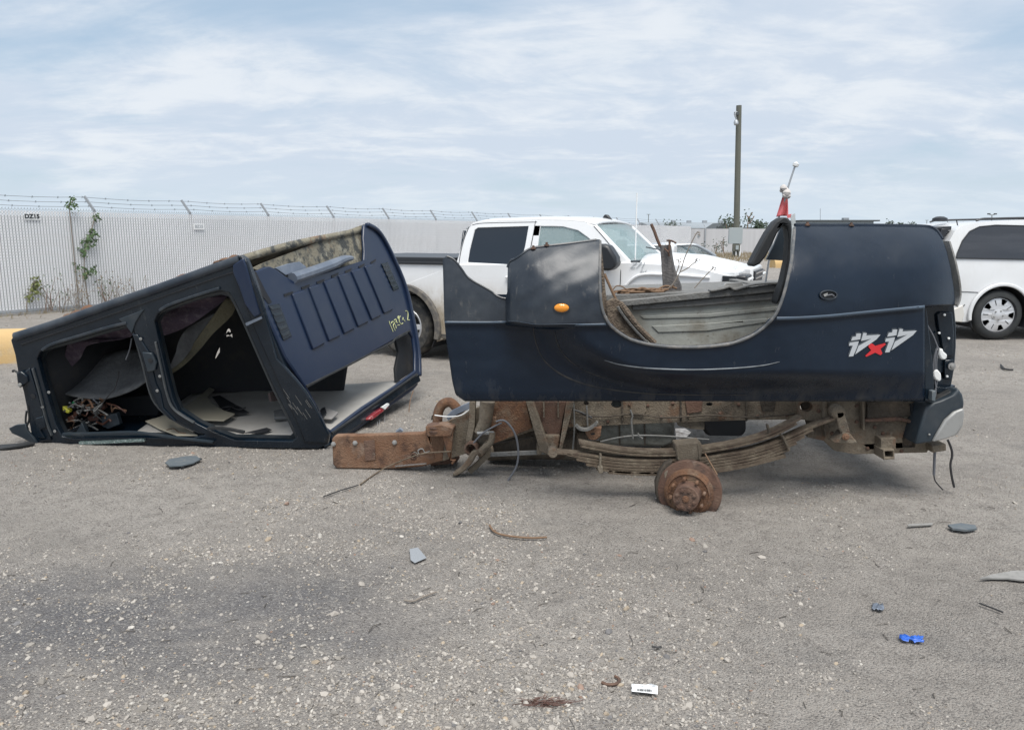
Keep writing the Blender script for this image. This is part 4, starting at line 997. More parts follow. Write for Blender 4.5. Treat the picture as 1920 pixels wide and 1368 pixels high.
# the bare rusted horn end of the rail
hornp = [(622, 823), (628, 816), (700, 815), (790, 812), (826, 796), (836, 800), (830, 864), (790, 875), (740, 879), (630, 878), (624, 870)]
MB().plate([hornp, hole(777, 853, 6.3)], lambda q: FPL(q, .004), fin * .06).build('rail_horn', M['rust'], ch, bevel=.008)
MB().plate([[(682, 826), (702, 825), (704, 862), (685, 864)]], lambda q: FPL(q, .010), fin * .01).build('bare_patch', M['rust_dark'], ch, bevel=.002)
for (x, y) in ((625.5, 832), (666, 830), (740, 829)): MB().lathe(FPL((x, y), .006), FPL.n, [(0, .018), (.006, .018), (.008, .012), (.016, .012), (.018, .004)], 6).build('bolt', M['steel'], ch)
MB().lathe(FPL((777, 853), -.02), FPL.n, [(0, .020), (.028, .024), (.030, .017), (.012, .015)], 16).build('rail_bushing', M['rust_dark'], ch)
MB().tube(smooth_path([FPL((x, y), .012) for x, y in ((786, 852), (784, 844), (792, 841), (797, 848), (806, 845))], 4), .004, 6).build('hook_wire', M['steel'], ch)
# far rail, lower ledge rail and cross members
MB().plate([[(p[0], p[1]) for p in railp]], FPL, fin * .05)
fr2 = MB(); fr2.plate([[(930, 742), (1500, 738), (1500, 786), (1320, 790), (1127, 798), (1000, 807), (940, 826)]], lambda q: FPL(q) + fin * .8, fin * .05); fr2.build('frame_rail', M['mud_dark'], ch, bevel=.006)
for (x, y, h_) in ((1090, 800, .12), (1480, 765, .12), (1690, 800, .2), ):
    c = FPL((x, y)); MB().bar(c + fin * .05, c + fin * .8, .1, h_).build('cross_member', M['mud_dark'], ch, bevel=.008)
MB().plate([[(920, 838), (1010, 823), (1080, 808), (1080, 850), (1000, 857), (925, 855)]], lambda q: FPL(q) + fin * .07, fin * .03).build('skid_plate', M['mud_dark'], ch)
MB().bar(FPL((880, 872)) + fin * .35, FPL((1150, 868)) + fin * .35, .1, .11).build('exhaust_pipe', M['mud'], ch, bevel=.03)
MB().bar(FPL((915, 852), .03), FPL((1045, 846), .03), .02, .03).build('brake_line_bracket', M['grey_sill'], ch, bevel=.004)
# tank seen under the rail
MB().plate([[(1120, 790), (1262, 784), (1268, 800), (1266, 838), (1245, 846), (1130, 842), (1118, 825)]], lambda q: FPL(q) + fin * .10, fin * .55).build('fuel_tank', mat('muddy_tank', (.20, .205, .185), .9, layers=[((.08, .08, .07), 8, .45, .65, .8), ((.2, .19, .16), 20, .55, .7, .5)], bump=.4), ch, bevel=.02)
for x in (1160, 1208): MB().plate([[(x, 792), (x + 3, 792), (x + 4, 842), (x + 1, 842)]], lambda q: FPL(q) + fin * .09, fin * .02).build('tank_strap', M['mud_dark'], ch)
MB().lathe(FPL((1362, 803)) + fin * .35, (0, 1, 0), [(0, .02), (.01, .11), (.2, .12), (.21, .02)], 18).build('axle_housing', M['dark'], ch)
MB().plate([[(1322, 789), (1405, 788), (1406, 818), (1398, 827), (1330, 826), (1322, 815)]], lambda q: FPL(q) + fin * .12, fin * .3).build('spare_carrier', M['dark'], ch, bevel=.02)
MB().plate([[(1268, 792), (1322, 789), (1322, 808), (1296, 806), (1272, 800)]], lambda q: FPL(q) + fin * .03, fin * .04).build('rail_patch', M['mud'], ch, bevel=.004)
MB().plate([[(1080, 798), (1100, 798), (1104, 842), (1080, 846)]], lambda q: FPL(q) + fin * .05, fin * .05).build('tank_bracket', M['mud_dark'], ch, bevel=.005)
MB().plate([[(925, 836), (1005, 812), (1080, 808), (1085, 848), (925, 850)]], lambda q: FPL(q) + fin * .10, fin * .03).build('transmission_plate', M['mud_dark'], ch)
MB().tube([FPL((905, 868)) + fin * .25, FPL((1010, 866)) + fin * .25, FPL((1160, 870)) + fin * .25], .055, 12).build('drive_shaft', M['mud'], ch)
# V shaped spring hanger
MB().plate([[(986, 752), (1000, 752), (1030, 840), (1048, 842), (1062, 752), (1077, 752), (1053, 846), (1042, 853), (1026, 852), (1012, 846)]], lambda q: FPL(q, .07), fin * .07).build('spring_hanger', M['mud'], ch, bevel=.006)
MB().plate([[(1000, 752), (1062, 752), (1050, 815), (1030, 820), (1014, 800)]], lambda q: FPL(q, .03), fin * .03).build('hanger_web', M['rust_dark'], ch, bevel=.005)
MB().plate([[(1012, 815), (1050, 815), (1046, 850), (1030, 853), (1018, 845)]], lambda q: FPL(q, .05), fin * .05).build('hanger_boss', M['mud'], ch, bevel=.012)
MB().plate([[(1006, 830), (1018, 845), (1014, 853), (1006, 852)]], lambda q: FPL(q, .06), fin * .05).build('hanger_foot', M['mud'], ch, bevel=.008)
for x in (1018, 1045): MB().plate([[(x, 752), (x + 2.5, 752), (x + 3, 782), (x + .5, 782)]], lambda q: FPL(q, .055), fin * .02).build('hanger_rib', M['mud'], ch)
MB().plate([[(925, 748), (985, 752), (998, 802), (925, 832), (918, 800)]], lambda q: FPL(q, .012), fin * .012).build('rail_gusset', M['rust_orange'], ch, bevel=.004)
MB().plate([[(880, 752), (891, 752), (890, 800), (882, 838), (872, 832), (879, 790)]], lambda q: FPL(q, .06), fin * .05).build('upright_plate', M['mud'], ch, bevel=.005)
# torsion tube, socket and control arm
MB().tube([FPL((914, 752), .05), FPL((910, 790), .05), FPL((899, 812), .05)], [.05, .045, .038], 12).build('torsion_tube', M['mud'], ch)
MB().lathe(FPL((886, 839), .06), FPL.n + Vector((-.15, 0, 0)), [(-.05, .035), (0, .05), (.035, .048), (.04, .036), (.0, .03), (-.04, .028)], 18).build('pivot_bushing', M['rust_dark'], ch)
MB().sweep(smooth_path([FPL((x, y), .07) for x, y in ((851, 888), (868, 878), (882, 862), (890, 848), (903, 842), (914, 828))], 5), FPL.n, [.022 + .02 * math.sin(math.pi * i / 25) for i in range(26)], .07).build('control_arm', M['mud'], ch, bevel=.008)
MB().sweep([FPL((880, 884), .04), FPL((915, 852), .04), FPL((915, 838), .04)], FPL.n, .04, .02).build('arm_bracket', M['mud'], ch, bevel=.004)
MB().tube(smooth_path([FPL((x, y), .10) for x, y in ((923, 810), (920, 828), (908, 840), (902, 848))], 5), .022, 10).build('stabiliser_link', M['mud'], ch)
MB().tube([FPL((895, 812), .1), FPL((926, 811), .1)], .012, 8).build('cross_bolt', M['steel'], ch)
MB().plate([[(917, 782), (930, 782), (931, 800), (918, 803)]], lambda q: FPL(q, .05), fin * .04).build('rust_block', M['rust_orange'], ch, bevel=.006)
# torn bump stop, pipe elbow and body mount at the kick-up
MB().plate([[(800, 800), (803, 813), (845, 812), (850, 804), (845, 862), (855, 862), (848, 872), (838, 850), (828, 815), (806, 815), (815, 860), (808, 848), (797, 815)]], lambda q: FPL(q, .09), fin * .02).build('mount_bracket', M['rust_orange'], ch, bevel=.004)
MB().plate([[(797, 800), (832, 796), (850, 802), (846, 818), (800, 818)]], lambda q: FPL(q, .10), fin * .10).build('mount_cap', M['rust'], ch, bevel=.008)
MB().lathe(FPL((815, 808), .05), (0, 0, 1), [(-.01, .055), (.01, .06), (.02, .045), (.03, .058), (.045, .05), (.055, .03)], 16).build('body_mount', M['rust_dark'], ch)
MB().tube(smooth_path([FPL((x, y)) + fin * .10 for x, y in ((814, 800), (816, 778), (824, 764), (838, 760), (850, 770), (858, 782))], 5), .034, 12).build('pipe_elbow', M['rust_orange'], ch)
MB().plate([[(797, 792), (815, 778), (812, 800), (795, 800)]], lambda q: FPL(q) + fin * .2, fin * .03).build('torn_flange', M['mud_dark'], ch)
MB().plate([[(832, 785), (845, 772), (880, 756), (882, 768), (845, 785), (838, 794)]], lambda q: FPL(q) + fin * .06, fin * .02).build('blue_bracket', M['shield'], ch, bevel=.004)
MB().bar(FPL((800, 872)) + fin * .15, FPL((850, 866)) + fin * .15, .12, .07).build('lower_block', M['rust_dark'], ch, bevel=.006)
MB().tube(smooth_path([FPL((x, y), .015) for x, y in ((815, 778), (840, 781), (865, 778), (882, 766))], 4), .0045, 6).build('loose_wire', M['white_plastic'], ch)
for (x, y) in ((960, 764), (975, 780), (1068, 765), (1068, 790), (1140, 790), (1180, 758), (1215, 760), (1240, 782), (1262, 756), (1290, 780), (1350, 775), (1385, 758), (1420, 780), (1450, 760), (1475, 778)):
    MB().lathe(FPL((x, y), .0), FPL.n, [(0, .011), (.006, .010), (.009, .006), (.010, .001)], 8).build('rivet', M['rust_dark'], ch)
for x in (1165, 1275, 1398): MB().plate([[(x, 745), (x + 3, 745), (x + 4, 789), (x, 790)]], lambda q: FPL(q, .012), fin * .012).build('rail_seam', M['mud_dark'], ch, bevel=.003)
for (pts, mt) in (([(1180, 752), (1210, 752), (1212, 772), (1202, 784), (1184, 782)], 'mud'), ([(1285, 752), (1318, 752), (1316, 772), (1288, 776)], 'rust_dark'), ([(1425, 752), (1455, 752), (1452, 770), (1430, 772)], 'mud_dark')):
    MB().plate([pts], lambda q: FPL(q, .010), fin * .010).build('rail_bracket', M[mt], ch, bevel=.004)
MB().tube(smooth_path([FPL((x, y), .018) for x, y in ((1082, 776), (1130, 781), (1190, 776), (1250, 783), (1330, 778), (1400, 782), (1490, 776))], 4), .006, 6).build('brake_line', M['mud_dark'], ch)
MB().tube(smooth_path([FPL((x, y), .02) for x, y in ((1000, 770), (1040, 764), (1082, 770), (1110, 783))], 4), .008, 6).build('wiring_loom', M['black_cable'], ch)
# hanging hoses
MB().tube(smooth_path([FPL((x, y), .12) for x, y in ((930, 790), (945, 788), (958, 800), (968, 820), (972, 850), (968, 875), (955, 897), (948, 908))], 5), .007, 7).build('hanging_hose', M['cable'], ch)
MB().tube(smooth_path([FPL((x, y), .12) for x, y in ((888, 830), (905, 812), (925, 800), (941, 792))], 4), .006, 7).build('hose', M['cable'], ch)
MB().sweep([FPL((741, 873), .02), FPL((800, 868), .03)], FPL.n, .006, .02).build('shiny_trim', M['chrome'], ch)
# leaf springs
SPL = lambda q: P(q[0], q[1], 4.45)
def leaf(pts, th_px, width=.075, name='spring_leaf', dy=0.0):
    pp = smooth_path([SPL(p) + Vector((0, dy, 0)) for p in pts], 6)
    MB().sweep(pp, (0, 1, 0), th_px / 318, width).build(name, M['leaf'], ch, bevel=.002)
main = [(1040, 846), (1062, 843), (1105, 852), (1150, 858), (1200, 861), (1290, 860), (1400, 843), (1470, 820), (1520, 797), (1562, 782)]
sv = np.array(main)
for k in range(5):
    x0 = [1040, 1062, 1080, 1098, 1118][k]; x1 = [1562, 1520, 1505, 1490, 1476][k]
    pts = [(x, float(np.interp(x, sv[:, 0], sv[:, 1])) + 5.6 * k) for x in np.linspace(x0, x1, 11)]
    leaf(pts, 4.9)
over = np.array([(1085, 827), (1120, 834), (1170, 842), (1230, 846), (1300, 842), (1380, 828), (1440, 812), (1500, 780)])
for k in range(2):
    pts = [(x, float(np.interp(x, over[:, 0], over[:, 1])) + 5.6 * k) for x in np.linspace(1085 + 3 * k, 1500 - 10 * k, 11)]
    leaf(pts, 4.8)
leaf([(1140, 881), (1200, 884), (1290, 884), (1380, 873), (1469, 851)], 8)
MB().lathe(SPL((1036, 846)) + Vector((0, -.04, 0)), (0, 1, 0), [(0, .018), (.001, .028), (.079, .028), (.08, .018)], 16).build('spring_eye', M['mud'], ch)
def clamp(x0, y0, x1, y1, w):
    MB().bar(P(x0, y0, 4.405), P(x1, y1, 4.405), .012, w / 318, (0, 1, 0)).build('spring_clamp', M['mud'], ch, bevel=.003)
clamp(1126, 850, 1124, 883, 14); clamp(1465, 815, 1478, 842, 17); clamp(1438, 795, 1442, 811, 9)
clamp(1270, 833, 1272, 862, 6); clamp(1309, 832, 1312, 862, 6)
MB().plate([[(1266, 832), (1314, 828), (1318, 840), (1314, 862), (1270, 866)]], YP(4.40), (0, .1, 0)).build('spring_saddle', M['mud'], ch, bevel=.008)
MB().bar(P(1125, 872, 4.40), P(1126, 886, 4.40), .03, .035, (0, 1, 0)).build('clamp_tip', M['mud'], ch, bevel=.006)
# bump stop bracket
MB().plate([[(1096, 808), (1128, 800), (1126, 818), (1118, 825), (1104, 824)]], lambda q: FPL(q, .06), fin * .05).build('stop_bracket', M['rust'], ch, bevel=.006)
MB().plate([[(1108, 812), (1115, 811), (1115, 814), (1108, 815)]], lambda q: FPL(q, .063), fin * .003).build('bracket_slot', M['dark'], ch)
MB().sweep(smooth_path([FPL((x, y), .08) for x, y in ((1080, 796), (1088, 803), (1102, 804), (1115, 796), (1120, 790))], 4), FPL.n, .014, .05).build('torn_clip', M['grey_sill'], ch)
for pts in ([(1075, 752), (1077, 800), (1074, 842)], [(1182, 768), (1186, 780), (1184, 790), (1187, 822)], [(1125, 828), (1160, 820), (1200, 816), (1260, 818), (1330, 824)], [(1196, 812), (1200, 818), (1205, 822)], [(1100, 760), (1102, 800)]):
    MB().tube(smooth_path([FPL((x, y), .03) for x, y in pts], 4), .006, 6).build('brake_line', M['grey_sill'], ch)
MB().plate([[(1266, 803), (1285, 803), (1296, 810), (1286, 820), (1268, 824)]], lambda q: FPL(q, .02), fin * .003).build('torn_label', mat('torn_label', (.62, .61, .6), .9, layers=[((.15, .13, .12), 60, .45, .6, .9, (.4, 1, 3))]), ch)
for (x, y) in ((1640, 800), (1655, 812), (1700, 805), (1560, 812), (1606, 760), (1606, 790), (1535, 770), (1690, 845), (1626, 840)):
    MB().lathe(P(x, y, 4.52), (0, -1, 0), [(0, .012), (.006, .012), (.012, .007), (.013, .002)], 7).build('rivet', M['rust_dark'], ch)
# axle and hub
hb0, hb1 = P(1303, 899, 4.55), P(1284, 938, 4.13); hax = (hb1 - hb0).normalized()
hubr = lambda px: px / 322
MB().tube([hb0 + Vector((0, 1.4, 0)), hb0], .055, 14).build('axle_tube', M['mud_dark'], ch)
hb = hb1 - hax * .20
hub = MB().lathe(hb - hax * .02, hax, [(0, .05), (.0, .188), (.035, .190), (.042, .184), (.048, .150), (.05, .146)], 40).build('brake_drum', M['rust_dark'], ch)
MB().lathe(hb, hax, [(.0, .146), (.045, .144), (.05, .138), (.056, .138), (.060, .130), (.072, .128), (.076, .120), (.070, .116)], 40).build('drum_ring', M['rust_orange'], hub)
MB().lathe(hb, hax, [(.04, .116), (.068, .115), (.070, .08), (.085, .075), (.15, .074), (.165, .074), (.168, .070)], 36).build('hub_flange', M['rust_dark'], hub)
e1 = hax.cross(Vector((0, 0, 1))).normalized(); e2 = hax.cross(e1)
for k in range(8):
    a = 2 * math.pi * (k + .3) / 8; c = hb + hax * .08 + (e1 * math.cos(a) + e2 * math.sin(a)) * .098
    MB().lathe(c, hax, [(0, .010), (.035, .009), (.037, .004)], 8).build('stud', M['rust'], hub)
    c = hb + hax * .168 + (e1 * math.cos(a + .2) + e2 * math.sin(a + .2)) * .052
    MB().lathe(c, hax, [(0, .011), (.008, .011), (.009, .005)], 6).build('bolt', M['rust_dark'], hub)
MB().lathe(hb + hax * .168, hax, [(0, .02), (.006, .019), (.008, .006)], 10).build('axle_cap', M['rust'], hub)
bpz = hb - hax * .05
MB().plate([[(1262, 862), (1248, 868), (1236, 885), (1229, 905), (1231, 930), (1240, 950), (1255, 962), (1262, 940), (1250, 930), (1244, 910), (1248, 890), (1258, 880)]], YP(bpz.y + .0), (0, .05, 0)).build('backing_plate', M['mud_dark'], ch, bevel=.008)
MB().plate([[(1255, 876), (1246, 886), (1246, 902), (1256, 896)]], YP(bpz.y - .02), (0, .03, 0)).build('caliper_bracket', M['mud'], ch, bevel=.008)
MB().tube([P(1322, 850, 4.30), P(1345, 890, 4.22)], .004, 6).build('brake_wire', M['twig'], ch)
# rear frame plate, shackle, hitch and bumper
RP = lambda y: (lambda q: P(q[0], q[1], y))
rear = [(1495, 738), (1712, 738), (1722, 765), (1745, 770), (1745, 835), (1738, 848), (1660, 850), (1600, 851), (1566, 845), (1545, 826), (1515, 820), (1514, 800), (1530, 790), (1500, 786)]
MB().plate([rear, hole(1512, 762, 12, 9.5), [(1692, 820), (1718, 819), (1716, 838), (1693, 839)]], RP(4.52), (0, .04, 0)).build('rear_plate', M['mud'], ch, bevel=.005)
MB().plate([[(1498, 740), (1740, 742), (1738, 845), (1600, 846), (1520, 812)]], RP(4.72), (0, .04, 0)).build('added_hole_backing', M['mud_dark'], ch)  # dark backing added so the holes in the rear plate read dark
MB().plate([[(1545, 752), (1551, 752), (1551, 800), (1548, 820), (1545, 800)]], RP(4.48), (0, .05, 0)).build('plate_rib', M['mud'], ch, bevel=.003)
MB().plate([[(1617, 752), (1621, 752), (1622, 806), (1618, 806)]], RP(4.48), (0, .05, 0)).build('plate_rib', M['mud'], ch, bevel=.003)
MB().plate([[(1622, 786), (1690, 783), (1735, 795), (1735, 800), (1690, 789), (1622, 791)]], RP(4.48), (0, .05, 0)).build('plate_rib', M['rust_dark'], ch, bevel=.003)
MB().plate([[(1626, 754), (1705, 753), (1708, 780), (1626, 784)]], RP(4.505), (0, .02, 0)).build('rusty_panel', M['mud_dark'], ch, bevel=.003)
MB().plate([[(1707, 757), (1740, 762), (1738, 782), (1727, 790), (1708, 780)]], RP(4.50), (0, .03, 0)).build('bracket_hole', M['dark'], ch)
MB().plate([[(1712, 780), (1733, 780), (1733, 782.5), (1712, 782.5)]], RP(4.48), (0, .01, 0)).build('licence_edge', M['paper'], ch)
sh = MB(); sh.lathe(P(1574, 774, 4.40), (0, 1, 0), [(0, .030), (.01, .042), (.07, .042), (.08, .03)], 16); sh.build('shackle_bush', M['mud'], ch)
MB().plate([[(1567, 772), (1582, 770), (1592, 800), (1596, 818), (1580, 818), (1572, 800)]], RP(4.40), (0, .03, 0)).build('shackle', M['mud'], ch, bevel=.008)
MB().plate([[(1564, 830), (1572, 824), (1582, 812), (1594, 812), (1607, 828), (1606, 832)]], RP(4.38), (0, .10, 0)).build('shackle_bracket', M['mud'], ch, bevel=.006)
MB().lathe(P(1585, 818, 4.37), (0, -1, 0), [(0, .022), (.01, .022), (.012, .014), (.02, .012)], 8).build('bolt', M['rust'], ch)
hx = [(1656, 843), (1677, 842), (1678, 861), (1657, 862)]
MB().plate([hx, [(1659.5, 846), (1674.5, 845.5), (1675, 857), (1660, 857.5)]], RP(4.40), (0, .35, 0)).build('hitch_tube', M['mud'], ch, bevel=.004)
MB().plate([[(1652, 822), (1680, 820), (1680, 845), (1652, 845)]], RP(4.44), (0, .08, 0)).build('hitch_gusset', M['mud'], ch, bevel=.004)
MB().bar(P(1740, 838, 4.5), P(1766, 834, 4.5), .1, .045).build('bumper_bracket', M['mud'], ch, bevel=.006)
bump = [(1737, 766), (1746, 757), (1764, 751), (1785, 742), (1798, 728), (1806, 740), (1809, 756), (1808, 766), (1790, 771), (1773, 786), (1758, 812), (1749, 829), (1716, 834), (1724, 806)]
bm_ = MB().plate([bump], RP(4.36), (0.05, 1.75, 0)).build('bumper', M['plastic'], ch, bevel=.015, seg=3)
MB().plate([[(1808, 765), (1809, 778), (1806, 800), (1796, 815), (1776, 822), (1749, 829), (1758, 812), (1773, 787), (1790, 772)]], RP(4.345), (0.05, 1.70, 0)).build('bumper_face', M['steel'], ch, bevel=.012, seg=3)
MB().plate([[(1748, 752), (1790, 730), (1797, 727), (1795, 735), (1770, 748), (1750, 757)]], RP(4.40), (0, 1.6, 0)).build('step_pad', M['rubber'], ch, bevel=.006)
MB().lathe(P(1742, 814, 4.355), (0, -1, 0), [(0, .006), (.006, .006), (.008, .002)], 8).build('rivet', M['steel'], ch)
for pts, mt, rr_ in (([(1753, 838), (1752, 860), (1751, 890)], 'cable', .008), ([(1751, 890), (1754, 902), (1768, 918)], 'black_cable', .004), ([(1777, 824), (1784, 842), (1785, 855), (1782, 870), (1784, 890), (1789, 913)], 'black_cable', .007)):
    MB().tube(smooth_path([P(x, y, 4.5) for x, y in pts], 4), rr_, 7).build('trailing_cable', M[mt], ch)

# ================================================================== OVERTURNED CAB
A, B, C_ = P(20, 632, 5.62), P(455, 480, 5.39), G(600, 840); E = P(690, 420, 7.15)
SP = Plane(A, B, C_); BP = Plane(B, E, C_)
sin_, bin_ = -SP.n, -BP.n                               # inward directions
cab = thing('truck_cab', 'overturned dark blue pickup cab lying on its roof', 'truck cab', (-2.3, 6.2, 0))
outer = [(20, 638), (24, 631), (34, 625), (100, 603), (200, 568), (300, 534), (400, 498), (432, 485), (452, 480), (462, 486), (470, 505), (490, 560), (510, 625), (535, 690), (572, 745), (600, 790), (617, 818), (614, 833), (596, 841), (500, 840), (380, 838), (200, 836), (90, 836), (66, 832), (58, 812), (52, 775), (44, 735), (34, 700), (28, 665)]
h1 = [(69, 672), (75, 660), (90, 651), (150, 634), (215, 615), (240, 609), (250, 618), (258, 645), (268, 680), (279, 725), (292, 756), (320, 783), (360, 805), (385, 815), (360, 821), (250, 820), (140, 822), (116, 818), (104, 795), (92, 755), (80, 715)]
h2 = [(289, 602), (296, 588), (312, 577), (370, 556), (415, 545), (430, 549), (440, 565), (462, 612), (490, 675), (517, 735), (540, 780), (557, 818), (548, 827), (440, 825), (405, 812), (370, 795), (335, 772), (323, 745), (313, 705), (300, 650)]
MB().plate([outer, h1, h2], SP, sin_ * .05).build('side_frame', M['cab_black'], cab, bevel=.018, seg=3)
# inner flanges (door seal ledge) set back behind the opening edges
def inset(L, d):
    cx_ = sum(p[0] for p in L) / len(L); cy_ = sum(p[1] for p in L) / len(L)
    return [(x + (cx_ - x) * d, y + (cy_ - y) * d) for x, y in L]
def widen(L, d): return inset(L, -d)
bl = MB()
bl.plate([widen(h1, .06), inset(h1, .055)], lambda q: SP(q, -.075), sin_ * .05); bl.plate([widen(h2, .06), inset(h2, .05)], lambda q: SP(q, -.075), sin_ * .05)
bl.build('inner_frame', mat('inner_frame_paint', (.012, .018, .024), .5, layers=[((.06, .065, .07), 6, .45, .75, .6)]), cab, bevel=.008)
for L in (h1, h2):
    q_ = [SP(p, -.072) for p in curve2(inset(L, .012) + [inset(L, .012)[0]], 3)]
    MB().tube(q_, .011, 6, False).build('door_seal', M['seal'], cab)
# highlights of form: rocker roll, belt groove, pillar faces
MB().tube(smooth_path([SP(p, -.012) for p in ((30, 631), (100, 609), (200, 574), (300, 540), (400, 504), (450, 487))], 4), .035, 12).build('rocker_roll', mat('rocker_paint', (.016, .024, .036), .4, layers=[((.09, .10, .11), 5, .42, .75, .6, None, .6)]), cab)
MB().plate([[(222, 598), (270, 580), (262, 592), (254, 605), (247, 626), (236, 612)]], lambda q: SP(q, .010), sin_ * .02).build('pillar_gusset', M['plastic'], cab, bevel=.006)
MB().plate([[(247, 626), (258, 628), (272, 650), (284, 668), (292, 690), (286, 696), (292, 720), (300, 735), (306, 765), (330, 790), (318, 786), (298, 765), (284, 730), (274, 690), (262, 660)]], lambda q: SP(q, .012), sin_ * .02).build('pillar_face', M['cab_black'], cab, bevel=.006)
MB().plate([[(266, 660), (284, 662), (293, 680), (290, 695), (276, 698)]], lambda q: SP(q, .022), sin_ * .02).build('striker_plate', M['plastic'], cab, bevel=.006)
for (x, y) in ((264, 635), (300, 705), (295, 732), (92, 735), (80, 763), (103, 808)): MB().lathe(SP((x, y), .012), SP.n, [(0, .011), (.006, .011), (.007, .005), (.003, .004)], 10).build('bolt', M['steel'], cab)
MB().lathe(SP((282, 676), .024), SP.n, [(0, .018), (.002, .018), (.003, .002)], 12).build('striker_hole', M['dark'], cab)
# C pillar outer skin and scratched foot
MB().plate([[(452, 482), (464, 490), (480, 540), (500, 600), (519, 672), (556, 712), (574, 735), (592, 765), (617, 815), (612, 830), (570, 828), (556, 790), (530, 735), (505, 680), (478, 620), (456, 560), (445, 520)]], lambda q: SP(q, .014), sin_ * .03).build('rear_pillar', M['cab_black'], cab, bevel=.010)
MB().plate([[(436, 497), (456, 484), (462, 500), (474, 545), (488, 590), (476, 596), (458, 570), (448, 540), (436, 512)]], lambda q: SP(q, .026), sin_ * .03).build('quarter_skin', M['cab_blue'], cab, bevel=.010)
MB().plate([[(460, 606), (488, 594), (490, 598), (462, 611)]], lambda q: SP(q, .034), sin_ * .02).build('seam_edge', M['shield'], cab)
for k in range(16):
    x = random.uniform(530, 575); y = random.uniform(728, 775); d = random.uniform(8, 26)
    MB().bar(SP((x, y), .0155), SP((x + d * .5, y + d * .75), .0155), .002, .002).build('scratch', M['grey_sill'], cab)
MB().tube(smooth_path([SP(p, .003) for p in ((40, 646), (100, 626), (200, 593), (300, 558), (400, 523), (440, 510))], 4), .006, 6).build('rocker_groove', M['dark'], cab)
for L_ in ([(80, 662), (100, 650), (150, 635), (200, 620), (238, 611)], [(300, 588), (318, 577), (370, 559), (412, 546)]):
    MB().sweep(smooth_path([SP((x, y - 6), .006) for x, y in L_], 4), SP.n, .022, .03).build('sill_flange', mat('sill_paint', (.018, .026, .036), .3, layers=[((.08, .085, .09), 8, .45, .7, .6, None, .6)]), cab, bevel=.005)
for L_ in ([(70, 690), (84, 740), (96, 790), (106, 816)], [(300, 640), (311, 690), (322, 740), (336, 768), (372, 792)]):
    MB().sweep(smooth_path([SP((x - 8, y), .004) for x, y in L_], 4), SP.n, .012, .03).build('pillar_flange', M['seal'], cab, bevel=.004)
# hinge pillar hardware on the left
MB().plate([[(30, 700), (38, 696), (50, 705), (52, 716), (44, 722), (36, 728), (32, 715)]], lambda q: SP(q, .03), sin_ * .05).build('hinge', M['cab_black'], cab, bevel=.008)
MB().plate([[(44, 698), (54, 690), (74, 752), (84, 790), (96, 826), (76, 828), (60, 780)]], lambda q: SP(q, .014), sin_ * .02).build('hinge_plate', M['cab_black'], cab, bevel=.008)
MB().plate([[(66, 784), (80, 780), (86, 800), (74, 806), (84, 822), (70, 820)]], lambda q: SP(q, .03), sin_ * .03).build('hinge', M['cab_black'], cab, bevel=.006)
MB().lathe(SP((62, 742), .016), SP.n, [(0, .02), (.002, .02), (.003, .002)], 12).build('grommet_hole', M['dark'], cab)
MB().lathe(SP((38, 721), .034), SP.n, [(0, .014), (.012, .013), (.014, .004)], 12).build('hinge_pin', M['steel'], cab)
for pts in ([(50, 770), (48, 790), (53, 805)], [(36, 700), (26, 694), (24, 697)], [(52, 760), (55, 785), (49, 800)]):
    MB().tube(smooth_path([SP(p, .0) for p in pts], 3), .008, 6).build('torn_strip', M['rubber'], cab)
MB().plate([[(16, 803), (28, 797), (48, 795), (50, 806), (62, 820), (70, 832), (60, 831), (40, 820), (22, 812)]], lambda q: SP(q, .02), sin_ * .02).build('mirror_shell', M['plastic'], cab, bevel=.004)
# broken glass and trim left along the header
MB().sweep(smooth_path([SP(p, .01) for p in ((150, 829), (190, 828), (230, 826), (272, 824))], 3), SP.n, .020, .03).build('glass_remnant', mat('shattered_glass', (.16, .22, .21), .25, layers=[((.4, .45, .44), 60, .5, .6, .8)], bump=.8, bscale=80), cab)
MB().sweep(smooth_path([SP(p, .02) for p in ((118, 813), (180, 812), (240, 810), (272, 812), (330, 820), (400, 828))], 3), SP.n, .012, .03).build('header_trim', M['plastic'], cab)
MB().sweep(smooth_path([SP(p, .02) for p in ((390, 803), (415, 802), (458, 810))], 3), SP.n, .016, .03).build('trim_strip', M['rubber'], cab)
# --- back panel
backo = [(470, 512), (482, 507), (497, 500), (507, 499), (518, 504), (535, 517), (552, 527), (620, 507), (683, 488), (684, 470), (682, 445), (683, 421), (692, 421), (704, 430), (718, 447), (737, 484), (760, 540), (776, 605), (785, 660), (787, 700), (784, 722), (776, 731), (740, 757), (680, 800), (640, 825), (618, 836), (612, 820), (590, 757), (571, 722), (535, 668), (505, 600)]
win = [(577, 727), (650, 688), (735, 640), (768, 621), (775, 632), (779, 662), (779, 694), (740, 723), (680, 762), (622, 806), (614, 800), (598, 764)]
MB().plate([backo, win], BP, bin_ * .035).build('back_panel', M['cab_blue'], cab, bevel=.012, seg=2)
tops = [(540, 552), (572, 539), (600, 529), (627, 517), (652, 509), (677, 500), (699, 492)]
bots = [(580, 657), (610, 641), (639, 627), (665, 614), (691, 601), (714, 589), (736, 579)]
for i in range(6):
    (a0, b0), (a1, b1) = tops[i], tops[i + 1]; (c0, d0), (c1, d1) = bots[i], bots[i + 1]
    L = lambda p, q_, t: (p[0] + (q_[0] - p[0]) * t, p[1] + (q_[1] - p[1]) * t)
    p = [L(tops[i], tops[i + 1], .10), L(tops[i], tops[i + 1], .78), L(bots[i], bots[i + 1], .80), L(bots[i], bots[i + 1], .08)]
    p = [(x + 6, y) for x, y in p]
    MB().plate([p], lambda q: BP(q, .016), bin_ * .022).build('pressed_rib', M['cab_blue'], cab, bevel=.010)
